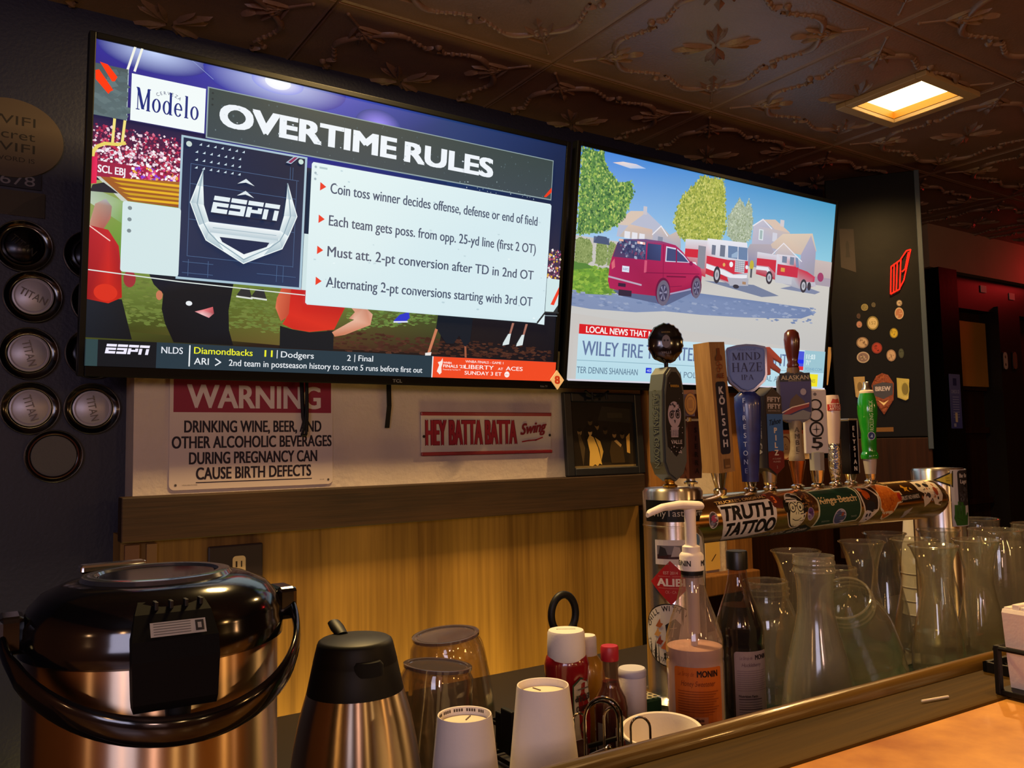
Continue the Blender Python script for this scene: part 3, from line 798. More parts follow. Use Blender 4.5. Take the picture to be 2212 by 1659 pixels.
    c.poly([(53.2, 65.2), (54.8, 65.0), (57.4, 67.6), (55.8, 67.6)], 'b0c4d8'); c.poly([(53.8, 65.4), (54.8, 65.3), (56.8, 67.4), (55.8, 67.3)], '8a2a58')
    for yy in (56.6, 53.0): c.poly([(38.9, yy-.2), (41.4, yy+1.6), (44.0, yy-.2), (41.4, yy+.5)], 'dfe9ee')
    UL = [(29.0, 58.8), (27.4, 54), (25.8, 48.9), (28.4, 42.5), (30.6, 38.4), (36, 35.6), (41.7, 32.6)]
    UR = [(54.0, 58.8), (55.6, 54), (57.4, 49.0), (55.0, 42.5), (53.2, 38.4), (47.5, 35.6), (41.7, 32.6)]
    IL = [(29.0, 58.8), (29.2, 54), (29.6, 48.6), (31.2, 44), (31.9, 43.2), (32.2, 40.8), (41.7, 35.0)]
    IR = [(54.0, 58.8), (53.8, 54), (53.3, 48.6), (52.2, 44), (51.6, 43.2), (51.2, 40.8), (41.7, 35.0)]
    for O, I in ((UL, IL), (UR, IR)):
        for k in range(6):
            c.poly([O[k], O[k+1], I[k+1], I[k]], [('b8ccd4', 'eaf4f6')[k % 2], 'a4bcc8', 'd8e6ea', 'f2fafa'])
        c.line(O, 0.25, 'f4fcfc')
        mid = [((a[0]+b[0])/2, (a[1]+b[1])/2) for a, b in zip(O, I)]
        c.line(mid, 0.3, '8ea8b6')
    c.poly([(31.0, 43.9), (52.4, 43.9), (51.8, 40.6), (31.6, 40.6)], ['f0f6f8', 'f0f6f8', 'b4c8d2', 'b4c8d2'])
    c.poly([(31.6, 40.8), (51.8, 40.8), (41.7, 34.0)], ['e4eef2', 'c8d8e0', 'f4fafa'])
    c.poly([(34.4, 39.8), (49.2, 39.8), (48.4, 38.4), (41.7, 35.4), (35.2, 38.4)], '16284c')
    c.line([(32.4, 42.3), (51.2, 42.3)], 0.2, '9cb4c0')
    logo4(c, 31.6, 46.8, 19.6, 5.0, 'e4eff4')
    c.poly([(32, 46.3), (51, 46.3), (51, 46.6), (32, 46.6)], '0e1c38')
    # left and main white panels
    c.rrect(7.9, 26.8, 23.3, 46.7, 0.8, 'd2e6e8')
    for y in (44.9, 41.7, 38.5): c.disc(9.8, y, 0.55, '7c8c92')
    c.rect(59.9, 26.2, 61.6, 44, 'cfe4e6')
    c.poly([(61.9, 21.7), (150.6, 21.7), (151.9, 23.6), (153.6, 25.8), (153.8, 66.2), (153.2, 66.8), (61.8, 66.8), (61.3, 66.2), (61.3, 22.3)], ['cfe6ec']*2+['d4eaf0']*3+['e4f4f4']*3+['d8ecf0'])
    c.poly([(150.7, 21.4), (153.8, 21.2), (153.8, 25.2)], 'dceef2'); c.line([(150.6, 21.9), (153.9, 26.0), (160, 26.2)], 0.6, '2a2e30')
    for k in range(3): c.disc(62.6, 65.4-1.9*k, 0.4, 'a8bcc4')
    c.rect(63.8, 65.1, 66.4, 65.7, 'b4c8ce')
    for (s_, y, wd) in (('Coin toss winner decides offense, defense or end of field', 57.9, 80.2), ('Each team gets poss. from opp. 25-yd line (first 2 OT)', 47.6, 80.2), ('Must att. 2-pt conversion after TD in 2nd OT', 37.7, 79.9), ('Alternating 2-pt conversions starting with 3rd OT', 27.8, 80.0)):
        c.text(s_, 67.7, y, 3.3, '47546c', width=wd, bold=0.018)
        c.poly([(64.3, y+3.0), (64.3, y+0.3), (66.3, y+1.75)], 'e83a28')
    c.blobs(62, 22, 153, 66, 40, 0.3, ['bcd4dc', 'c4dae0', 'e8f6f8'], asp=2)
    c.line([(0, 26.5), (23.4, 25.4), (61, 24.6)], 0.3, 'dfe8e4')
    # ticker
    c.rect(-0.2, -0.2, 160.2, 7.3, '16262e'); c.rect(0, -0.2, 107.2, 7.3, '243844'); c.rect(0, -0.2, 3.0, 7.3, '2c4448'); c.rect(3.0, -0.2, 18.2, 7.3, '0c141c')
    logo4(c, 4.8, 3.5, 11.2, 2.7, 'f0ecff')
    c.text('NLDS', 19.5, 4.2, 1.9, 'e4e8f0', width=5.9, bold=0.015)
    c.rect(27.1, 0.6, 27.45, 6.9, 'f4f8fa')
    c.text('Diamondbacks', 28.5, 4.5, 1.95, 'f0f02c', width=17.1, bold=0.015); c.text('11', 49.2, 4.5, 2.0, 'f0f02c', width=2.5, bold=0.03)
    c.rect(53.0, 4.1, 53.25, 6.7, 'e4e8ec'); c.text('Dodgers', 54.3, 4.5, 1.9, 'e8ecf0', width=10.6, bold=0.015); c.text('2', 76.1, 4.3, 1.9, 'e8ecf0', bold=0.015)
    c.rect(78.6, 4.0, 78.85, 6.5, 'e4e8ec'); c.text('Final', 80.0, 4.4, 1.9, 'e8ecf0', width=5.2, bold=0.015)
    c.text('ARI', 28.6, 1.3, 1.95, 'e8ecf0', width=4.2, bold=0.012); c.line([(34.7, 3.2), (36.2, 2.2), (34.7, 1.2)], 0.35, 'e8ecf0')
    c.text('2nd team in postseason history to score 5 runs before first out', 38.6, 1.25, 1.9, 'e8ecf0', width=65.0, bold=0.012)
    c.rect(107.2, -0.2, 160.2, 7.15, 'f04a24'); c.rect(107.2, -0.2, 107.6, 7.15, 'f4f4f4')
    c.poly([(109.2, 2.0), (110.0, 4.2), (109.4, 5.2), (110.6, 5.6), (111.2, 6.7), (111.4, 5.2), (110.9, 3.4), (111.1, 1.6), (110.4, 0.9)], 'fbe8e0')
    c.text('WNBA', 111.6, 4.8, 0.7, 'fbe8e0', width=3.4, bold=0.03); c.text("FINALS '23", 111.6, 3.5, 1.0, 'fbf0e8', width=8.6, bold=0.03); c.text('Presented by YouTube TV', 111.6, 2.5, 0.55, 'f8d8cc', width=7)
    c.text('WNBA FINALS - GAME 1', 120.4, 5.5, 0.85, 'fbe8e0', width=16.0, bold=0.02)
    c.text('LIBERTY', 120.2, 3.3, 1.45, 'fff4ee', width=12.2, bold=0.02); c.text('AT', 134.2, 3.3, 0.9, 'fff4ee', width=2.2, bold=0.02); c.text('ACES', 137.6, 3.3, 1.45, 'fff4ee', width=7.4, bold=0.02)
    c.text('SUNDAY 3 ET', 120.3, 1.2, 1.3, 'fff4ee', width=15.6, bold=0.02); c.disc(138.2, 1.8, 1.1, 'fbf0ec'); c.text('abc', 137.4, 1.5, 0.6, 'f04a24', width=1.6)
    return c

def news_picture():
    c = Canvas(6e-5)
    c.rect(-0.2, -0.2, 160.2, 90.2, 'c8c4c0')
    for k in range(16):
        a, b_ = k*10, k*10+10.1
        def mixc(p, q, t): return '%02x%02x%02x' % tuple(int(int(p[i:i+2], 16)*(1-t)+int(q[i:i+2], 16)*t) for i in (0, 2, 4))
        c.poly([(a, 56), (b_, 56), (b_, 90.2), (a, 90.2)], [mixc('a4c8ec', '98d2e4', k/16), mixc('a4c8ec', '98d2e4', (k+1)/16), mixc('4a86de', '4a9ec6', (k+1)/16), mixc('4a86de', '4a9ec6', k/16)])
    c.poly([(16.6, 86.4), (22, 87.6), (29, 87.8), (34.5, 86.9), (26, 85.6)], ['e8d0cc', 'f0dcd4', 'dcd0d8', 'a8c4ec', 'c0cce4'])
    # road and verge
    c.poly([(0, 26), (160, 18), (160, 56), (0, 44)], ['c9c8c6', 'c2c0be', 'd0ccc4', 'b8b4b0'])
    c.poly([(0, 44.5), (24, 44), (26, 36), (12, 33.9), (0, 33.9)], ['88b03c', '7aa038', '5f8c30', '6c943c', '84a844'])
    c.blobs(0, 34, 22, 45, 260, 0.7, ['7aa83c', '94b848', '5f8a34', '6c9a3c'], asp=2)
    c.poly([(0, 42.6), (10, 44.2), (6, 46), (0, 46)], '55843c')
    c.poly([(0, 33.6), (24, 34.6), (40, 37), (69, 39.4), (110, 39.0), (145, 38.6), (150, 36.2), (140, 33.2), (120, 32), (100, 31), (72, 30.2), (50, 30.2), (34, 28.6), (10, 28.2), (0, 28.8)], ['8494b8']*3+['7284ac']*6+['8090b4']*6)
    c.blobs(0, 27.5, 150, 40, 300, 0.5, ['7c8cb2', '8898bc', '98a4c0', '7486ac'], asp=3.4, inside=lambda x, y: 29.5-(0.5 if x < 40 else -1.0) < y < 35+0.03*x)
    # houses on the left
    c.poly([(20.9, 58), (22, 64.6), (28, 66), (36.3, 69.8), (45.3, 65), (45, 58)], 'b8bcd0')
    c.poly([(19, 62.5), (27.6, 68.9), (36.3, 70), (34, 68), (27, 63)], 'd8c4b4'); c.rect(34.4, 68.5, 36.4, 71.8, 'c8c4cc')
    c.poly([(22.3, 58), (27.4, 63.6), (40, 63), (41, 58)], ['c0b8b4', 'd8c0b0', 'd4b8a8', 'b8b4bc'])
    c.poly([(40.4, 57.5), (40.6, 61.2), (44.8, 65.2), (50, 62), (56, 65), (57, 57)], ['b0b0c0', 'b4b4c4', 'd0c0b8', 'c8b8b0', 'd0bcb0', 'a8a8b8'])
    c.line([(40.2, 61), (44.8, 65.0), (48.8, 61.4)], 0.5, 'eceaf0'); c.rect(43.4, 57.5, 46.2, 60.6, '8890a4')
    for x in (25, 29, 33): c.rect(x, 57.8, x+3, 60.6, 'e4e4ec')
    # houses on the right
    c.poly([(101, 62), (101.4, 72.3), (107.6, 75.9), (113.6, 73), (116, 77), (127, 72.4), (126, 62)], ['b4b0c4', 'c0bccc', 'c4c0cc', 'b4b4c8', 'd4c0b4', 'c8b8b0', 'a8a8bc'])
    c.line([(100.6, 72.0), (107.6, 76.0), (114, 72.6)], 0.6, 'e8e4ec'); c.poly([(108, 76), (116, 77), (127, 72.3), (116, 72.6)], 'd8c0b0'); c.rect(119.6, 74.5, 122.4, 77.5, 'd0c8cc')
    c.rect(105.4, 66.6, 108.4, 71.4, 'dfe8ec'); c.rect(106, 67, 107.8, 71, 'a4b8b8'); c.rect(114.8, 67, 118, 71, 'd0d0dc')
    c.poly([(112, 64), (122, 71.2), (143.6, 74), (147.6, 66), (136, 63)], ['ccb8ac', 'dcc8b4', 'd8c4b0', 'c8b8ac', 'd0b8a8'])
    c.poly([(136, 50), (136, 63), (142.6, 73), (147, 66), (147.5, 50)], ['9c98b0', 'a8a4bc', 'b0acc0', 'a4a0b8', '98949c'])
    c.poly([(96, 58), (100, 64), (114, 65.5), (118, 60), (116, 54), (98, 54)], ['9c9cb4', 'b0a8b0', 'b4a8b0', 'a8a0b0', '8c8ca8', '8888a8'])
    c.poly([(113, 58), (123, 66.6), (136, 60), (136, 56), (114, 55)], ['b4b0c0', 'd4c4bc', 'b8b4c4', 'a09cb4', 'a8a4b8'])
    c.line([(112.4, 58.6), (123, 67), (137, 60)], 0.5, 'e8e4ec')
    c.rect(147, 52, 160, 62, ['b8a8a8', 'c8b8b4']); c.rect(147, 50, 160, 54, 'a89ca8'); c.disc(152, 54, 2.4, 'a04068', 2.2)
    # trees
    def tree(pts, n, x0, y0, x1, y1, cols, size=0.9):
        def ins(x, y):
            r = False; j = len(pts)-1
            for i in range(len(pts)):
                if (pts[i][1] > y) != (pts[j][1] > y) and x < (pts[j][0]-pts[i][0])*(y-pts[i][1])/(pts[j][1]-pts[i][1])+pts[i][0]: r = not r
                j = i
            return r
        c.poly([(p[0]*0.94+(x0+x1)*0.03, p[1]*0.96+(y0+y1)*0.02) for p in pts], cols[0])
        c.blobs(x0-1, y0-1, x1+1, min(90, y1+1), int(n*2.2), size*0.6, cols, inside=ins)
    tree([(0, 90), (11.5, 90), (12.5, 86), (15, 83), (21, 79), (27, 81), (29, 77), (27.5, 72), (25, 66), (21, 62), (15, 59), (8, 57), (0, 56)], 1100, 0, 56, 29, 90, ['5f8a4a', '7aa850', '9cba58', '4a7444', 'b4c86a', '38603c', '88a864'])
    tree([(66, 89.5), (72, 89.5), (80, 90), (82, 84), (82.5, 77), (84, 70), (81, 63), (72, 60), (60, 60), (54, 62), (50.8, 68), (53, 74), (56, 80), (62, 85)], 1300, 50, 59, 84, 90, ['a8b050', 'b8c05c', '98a444', 'd0d078', '7c9040', 'c4c468', '8a9848'])
    tree([(88, 80), (91, 83.5), (95, 80), (97, 84), (100, 79), (101, 73), (100, 66), (96, 63.5), (88, 63.5), (84, 66), (83.5, 74), (86, 77)], 480, 84, 63, 101, 84, ['a8b49c', '98a488', 'b8c4a8', '8c9c78', 'c8d0b8'], 0.7)
    for (a, b_) in ((0, 9), (10.5, 16.5), (16.5, 22)):
        tree([(a, 46), (a, 54), (a+1.5, 55.5), (b_-1.5, 55), (b_, 53), (b_, 46.5), (b_-2, 45.4), (a+2, 45.4)], 170, a, 45, b_, 56, ['8a9c60', '7c9054', '9cac70', '6a8048'], 0.6)
    c.rect(9, 54, 17, 56.6, '5a6888'); c.poly([(9, 54), (11, 57), (15.5, 57), (17.6, 54)], '4a5878')
    # engine behind
    def wheel(x, y, rx, ry, hub='b8b8c0'):
        c.disc(x, y, rx, '3a3640', ry); c.disc(x, y, rx*0.62, hub, ry*0.62); c.disc(x, y, rx*0.3, '8a8a94', ry*0.3)
    c.poly([(72, 45), (110, 41), (122, 42.5), (104, 46)], '76809c')
    c.poly([(59.3, 49), (59.1, 61.4), (72.5, 62.4), (72.5, 46.5)], ['b8203c', 'dcdce4', 'dcdce4', 'c83048'])
    c.poly([(59.2, 57.4), (70, 58), (70, 54.4), (59.3, 54)], 'd02c40'); c.poly([(59.3, 52), (66, 52.3), (69, 47.8), (66.6, 47.8), (64.4, 50.6), (59.3, 50.4)], 'e4e4ec')
    c.rect(67, 50, 71.6, 59.6, '8c8c98')
    c.poly([(72.3, 48), (72.2, 63.2), (97.6, 64.2), (98.8, 58), (99.6, 48), (90, 44.5)], ['c02c40', 'e8e8f0', 'e4e4ee', 'd4d4e0', 'b4b4c0', 'a8a8b4'])
    c.poly([(72.4, 55.8), (86, 55.4), (99, 56.2), (99.4, 51), (90, 49.5), (84, 51), (72.5, 52.6)], 'd03044'); c.poly([(72.5, 52.4), (84, 50.6), (90, 49.2), (99, 50), (99, 48.6), (90, 47.4), (72.5, 50.4)], 'e8e8ee')
    c.poly([(72.5, 50.4), (78, 49.5), (90, 47), (90, 45.4), (72.5, 48)], 'c83040')
    c.poly([(85.4, 61.6), (98, 62), (98.5, 56.4), (85.8, 56.4)], '6c84a8'); c.line([(91.8, 61.8), (92.2, 56.4)], 0.5, 'e4e4ee'); c.poly([(88, 58), (92, 60), (92, 57), (88, 56.6)], '98b0cc')
    c.rect(75.2, 56.6, 77.6, 60.8, '70788c'); c.rect(80.4, 56.4, 83.6, 61.4, '70788c')
    c.rect(90.6, 50.6, 97.0, 56.0, 'c8c8d0')
    for k in range(6): c.line([(90.8, 51.2+k*0.85), (96.8, 51.4+k*0.85)], 0.25, '8a8a98')
    for k in range(5): c.line([(91.5+k*1.3, 50.8), (91.5+k*1.3, 55.8)], 0.25, '9a9aa6')
    c.disc(88, 53.6, 1.2, 'f0f0f4'); c.disc(98.3, 53.4, 0.9, 'e8e8f0'); c.disc(83.4, 53, 0.8, 'e0b060')
    c.poly([(86, 47.6), (100, 48.4), (100, 45.2), (88, 44.2)], 'b0b0bc'); c.rect(96, 45.6, 98.4, 46.8, 'a88468')
    wheel(79.3, 48.2, 2.2, 3.7); c.disc(92, 44.2, 2, '3a3640', 0.9)
    # second engine
    c.poly([(122, 46), (148, 45.4), (152, 46.8), (136, 49)], '8088a4')
    c.poly([(104.6, 51), (104.6, 61), (118, 61), (118, 49.6)], ['b82840', 'd8d8e2', 'd4d4e0', 'b82840']); c.poly([(104.6, 58.2), (118, 58.6), (118, 52.6), (113, 55.2), (104.6, 55)], 'cc3044'); c.poly([(104.6, 54.6), (112.6, 54.8), (116.4, 51), (114, 51), (111.6, 53.2), (104.6, 53)], 'e4e4ec')
    c.poly([(118, 49), (118, 61.4), (132, 62), (134.6, 56.4), (141, 55.6), (147, 53.6), (146.6, 49), (136, 47)], ['b8b8c4', 'dcdce6', 'd4d4e0', 'c84050', 'd03c58', 'c83454', 'b02c48', 'a8a8b4'])
    c.poly([(119, 52), (119, 57), (134, 57), (134, 52)], 'c83048'); c.rect(118.4, 48.4, 130, 51.6, 'c4c4cc'); c.rect(121.6, 53.8, 124.4, 55.6, 'd8a048')
    c.rect(122, 58, 125.4, 61, '78849c'); c.rect(127.6, 57.6, 130.6, 61.2, '78849c'); c.poly([(131.4, 61.4), (133.4, 61), (134.6, 56.8), (132.4, 56.8)], '7c90b0')
    c.poly([(138, 50.4), (147.4, 51.2), (148.2, 49.2), (139, 48.2)], 'c0bcc8')
    wheel(113.8, 50.2, 2.3, 3.0); wheel(138.8, 48.6, 2.4, 3.2); c.disc(143, 48.8, 1.4, '3a3640', 2)
    c.disc(101.2, 54.6, 1.4, 'c0b040', 2.2); c.rect(100.6, 49, 101.8, 53, '50545c')
    # red estate car in front
    c.poly([(20, 36.5), (24, 34.6), (50, 32.6), (70, 41.5), (69, 43), (50, 39)], '5a6488')
    c.poly([(17.2, 40), (17.6, 46), (18.6, 49.6), (20.8, 55.2), (23, 57), (36, 58.6), (45, 58.7), (53, 58), (57, 56), (62, 52.4), (68.6, 50.2), (69.8, 47), (69.6, 43), (66, 42), (52, 37.2), (45, 36), (30, 36), (18.4, 37)], ['a01c50', 'b82058', 'c0245c', 'a02058', '48406c', '5c5c8c', '8c3060', 'b02860', 'b82c64', 'c03068', 'c83464', 'b82858', 'a82050', 'a01c4c', '982048', 'a02048', 'a82450', 'b02458'])
    c.poly([(20.8, 55.0), (22.4, 56.8), (36.4, 57.6), (36.5, 50.2), (18.9, 49.6)], ['4c4470', '3a4068', '4a5a88', '38406c', '5c3c64'])
    c.blobs(22, 50.4, 35.8, 56.4, 70, 0.7, ['5c6488', '303860', '7c4468', '485078', 'a0a8c0'])
    c.rect(21.6, 56.2, 24, 57.0, 'f0b8a0'); c.rect(31.4, 56.2, 35.8, 57.2, 'f0b0a8'); c.rect(33, 56.3, 34.4, 57.1, 'ffffff')
    c.poly([(37.2, 50.4), (37.2, 57), (44.8, 57.2), (45, 50.6)], ['303660', '38406c', '405080', '3c4470'])
    c.poly([(47.6, 50.6), (47.6, 57), (53.6, 56.8), (58, 54.6), (62, 51.6)], 'd8d8ec'); c.poly([(48.2, 51.0), (48.2, 56.4), (53.6, 56.2), (57.6, 54.2), (61.2, 51.8)], '444c78'); c.line([(54, 51), (53.6, 56.6)], 0.7, '901c50')
    c.rect(24.2, 44.2, 28.0, 46.6, 'dce4f4'); c.text('563872', 24.6, 44.9, 0.9, '4a5c90', width=3.0)
    c.poly([(36, 50), (37.4, 50), (37.4, 45), (36, 45)], 'd05878'); c.poly([(18.4, 47), (19.8, 49), (20.4, 45.6), (18.8, 44.6)], 'd86878')
    c.line([(17.4, 41.6), (35, 39.8)], 0.7, 'b8a8bc'); c.rect(22.6, 38.2, 26.6, 39.6, '38203c')
    c.line([(37, 45), (68, 47.4)], 0.35, '801844'); c.line([(46, 57.6), (47.2, 40), (58, 41.4)], 0.25, '801844'); c.line([(49, 44.6), (60, 45.4)], 0.5, '70143c')
    c.line([(51.6, 37.6), (64, 40.6)], 0.6, 'a8a0c0'); c.rect(23, 34.6, 30, 37, '34283c')
    c.disc(62.6, 51.4, 1.1, '901c50', 0.9)
    for (x, y, rx, ry) in ((47.5, 37.6, 3.6, 5.3), (66.8, 41.3, 2.6, 4.4)):
        c.disc(x-0.2, y+0.6, rx+0.6, '6a1840', ry+0.4); c.disc(x, y, rx, '6c6478', ry); c.disc(x, y, rx*0.66, '403c58', ry*0.66)
        for k in range(6): c.poly([(x, y), (x+rx*.6*cos(k), y+ry*.6*sin(k)), (x+rx*.6*cos(k+.4), y+ry*.6*sin(k+.4))], '8c88a4')
    # captions
    c.rect(3.9, 18.2, 54.0, 22.0, 'd81c24'); c.text('LOCAL NEWS THAT MATTERS', 7.4, 18.9, 2.4, 'f8f0f0', width=48.0, bold=0.03)
    c.rect(3.7, 0.4, 158.8, 18.2, ['b4dae6', 'c4e0ec']); c.rect(143, 7.9, 158.8, 18.2, '9cc4d0')
    c.rect(3.7, 7.8, 158.8, 8.05, '8ab0c0')
    c.text('WILEY FIRE THREATENS SONOMA COUNTY', 5.9, 10.0, 5.6, '6478a0', width=128.4, bold=0.02)
    c.text('TER DENNIS SHANAHAN', 4.0, 2.9, 2.5, '5c7890', width=32, bold=0.008); c.rect(40.4, 4.0, 43.6, 6.2, '2038d8'); c.text('40', 40.9, 4.5, 1.1, 'd0dcff', width=2.4)
    c.text('UKIAH POLICE INVESTIGATE SEXUAL ASSAULT', 48.2, 2.7, 2.5, '6c8498', width=91, bold=0.004)
    c.rect(135.2, 8.6, 142.6, 17.6, '4a58d8'); c.rect(135.2, 8.6, 142.6, 10.4, 'e03038'); c.rect(135.2, 11.8, 142.6, 13.6, '2030f0')
    c.text('11:03', 144.4, 14.2, 2.2, 'eef8f8', width=6.6, bold=0.02); c.text('71\u00b0', 144.4, 11.2, 2.2, 'e4f4f4', width=3.4, bold=0.02); c.text('FOX40.COM', 144.2, 8.6, 1.4, '6c98b8', width=12.6)
    c.rect(140.6, 1.0, 154.2, 7.0, 'f0e028'); c.text('HEADLINES', 141.4, 2.9, 1.6, '8a8430', width=11.0, bold=0.01)
    c.rect(-0.2, -0.2, 160.2, 0.5, 'd8d4e0')
    return c

def television(label, x, z, wd, ht, picture, brand):
    t = thing('television', label, 'television', (x, 1.892, z))
    t.rotation_euler = (radians(8.085), 0, 0)
    b = 0.013; bb = 0.024; m = MB()
    m.box(-b, 0, -0.006, 0.02, -bb, ht+b, 0.002).box(wd, wd+b, -0.006, 0.02, -bb, ht+b, 0.002)
    m.box(0, wd, -0.006, 0.02, ht, ht+b, 0.002).box(0, wd, -0.006, 0.02, -bb, 0, 0.002)
    m.build('bezel', M['bezel'], t, smooth=False)
    MB().box(0.0, wd, 0.004, 0.03, 0.0, ht).box(0.12, wd-0.12, 0.03, 0.055, 0.04, ht*0.7, 0.01).build('back_cover', M['bezel'], t, smooth=False)
    MB().box(wd*0.40, wd*0.60, 0.055, 0.10, 0.12, 0.42, 0.004).build('wall_bracket', M['mount'], t, smooth=False)
    c = picture(); c.build('screen', M['screen'], t, M=Matrix.Diagonal((wd/160, 1, ht/90, 1)) )
    if brand:
        c = Canvas(); c.text('TCL', wd*0.593, -bb*0.72, 0.0075, '8a8d94', width=0.026, align='C', bold=0.03)
        c.build('maker_mark', M['print'], t, M=T(0, -0.0062, 0))
        c = Canvas(); c.text('Roku TV', wd-0.03, -bb*0.8, 0.0055, '9aa0a8', width=0.024, align='C')
        c.build('corner_mark', M['print'], t, M=T(0, -0.0062, 0))
    return t
television('large television showing a football rules graphic, tilted down on the dark wall', 0.212, 1.5208, 1.179, 0.6533, sports_picture, True)
television('large television showing a red car and fire engines on the news, above the taps', 1.4407, 1.5245, 1.1575, 0.660, news_picture, False)

# ================================================================ ON THE WALL
def flat_sign(name, label, cat, x, z, wd, ht, canvas, m='print', y=2.0, depth=0.003, base=None, rz=0.0, radius=0.004):
    """A sign board with real thickness; its artwork is a part on the front. (x, z) is the lower left corner."""
    t = thing(name, label, cat, (x, y, z), rz)
    MB().box(0, wd, -depth, -0.0005, 0, ht, min(radius, depth*0.4)).build('board', base or M['paper'], t, smooth=False)
    canvas.build('artwork', M[m], t, M=T(0, -depth, 0))
    return t

def warning_sign():
    c = Canvas(); W_, H_ = 0.386, 0.262
    c.rrect(0, 0, W_, H_, 0.012, 'd6c6be')
    c.rect(0.008, 0.176, W_-0.004, H_-0.006, '8e2a44')
    c.text('WARNING', W_/2+0.003, 0.187, 0.052, 'd6c8c8', width=0.318, align='C', bold=0.035)
    for s_, y, wd in (('DRINKING WINE, BEER, AND', 0.130, 0.325), ('OTHER ALCOHOLIC BEVERAGES', 0.094, 0.378), ('DURING PREGNANCY CAN', 0.0575, 0.303), ('CAUSE BIRTH DEFECTS', 0.0225, 0.272)):
        c.text(s_, W_/2+0.001, y, 0.0265, '221c2c', width=wd, align='C', bold=0.03)
    c.rect(0.058, 0.0145, 0.332, 0.0165, '221c2c')
    for x in (0.014, W_-0.012): c.disc(x, 0.011, 0.003, '6c6460'); c.disc(x, 0.011, 0.0015, '3c3430')
    c.text('LOCAL HEALTH CODE', 0.028, 0.0095, 0.0022, '4c4448', width=0.033); c.text('CA 105', W_-0.034, 0.011, 0.0022, '4c4448', width=0.011)
    t = thing('warning_sign', 'white and maroon WARNING sign about drinking during pregnancy, under the football television', 'sign', (0.398, 1.999, 1.254))
    m = MB(); p = []
    for cx, cz, a in ((W_-0.012, 0.012, -90), (W_-0.012, H_-0.012, 0), (0.012, H_-0.012, 90), (0.012, 0.012, 180)):
        for k in range(6): u = radians(a+18*k); p.append((cx+0.012*cos(u), cz+0.012*sin(u)))
    m.prism(p, -0.0025, 0); m.build('board', M['paper'], t, smooth=False)
    c.build('artwork', M['print'], t, M=T(0, -0.0026, 0))
warning_sign()

def batta_sign():
    W_, H_ = 0.428, 0.118
    t = thing('tin_sign', 'embossed white and red tin sign reading HEY BATTA BATTA Swing', 'sign', (1.031, 1.999, 1.317))
    m = MB(); m.box(0, W_, -0.005, -0.001, 0.006, H_-0.006, 0.001); m.build('panel', mat('enamel_white', 'cfc6bf', 0.22, bump=0.15, bscale=18, coat=0.5), t, smooth=False)
    m = MB(); m.box(-0.001, W_+0.001, -0.009, -0.001, H_-0.010, H_, 0.002); m.build('edge_band', mat('enamel_red', '8e1f30', 0.22, coat=0.5), t, smooth=False)
    m = MB(); m.box(-0.001, W_+0.001, -0.009, -0.001, 0, 0.010, 0.002); m.build('edge_band', bpy.data.materials['enamel_red'], t, smooth=False)
    c = Canvas(2e-4)
    c.text('HEY BATTA BATTA', 0.011, 0.029, 0.066, '6a1626', width=0.297, bold=0.045); c.text('HEY BATTA BATTA', 0.013, 0.030, 0.064, '9a2236', width=0.293, bold=0.025)
    c.text('Swing', 0.318, 0.054, 0.030, '7c1c2c', width=0.094, shear=0.35, bold=0.05, slope=0.12)
    c.line([(0.324, 0.034), (0.345, 0.037), (0.372, 0.0385), (0.396, 0.046)], 0.004, '9a2236')
    for x in (0.007, W_-0.006): c.disc(x, 0.052, 0.004, '1c1618')
    c.build('lettering', M['print_gloss'], t, M=T(0, -0.0055, 0))
batta_sign()

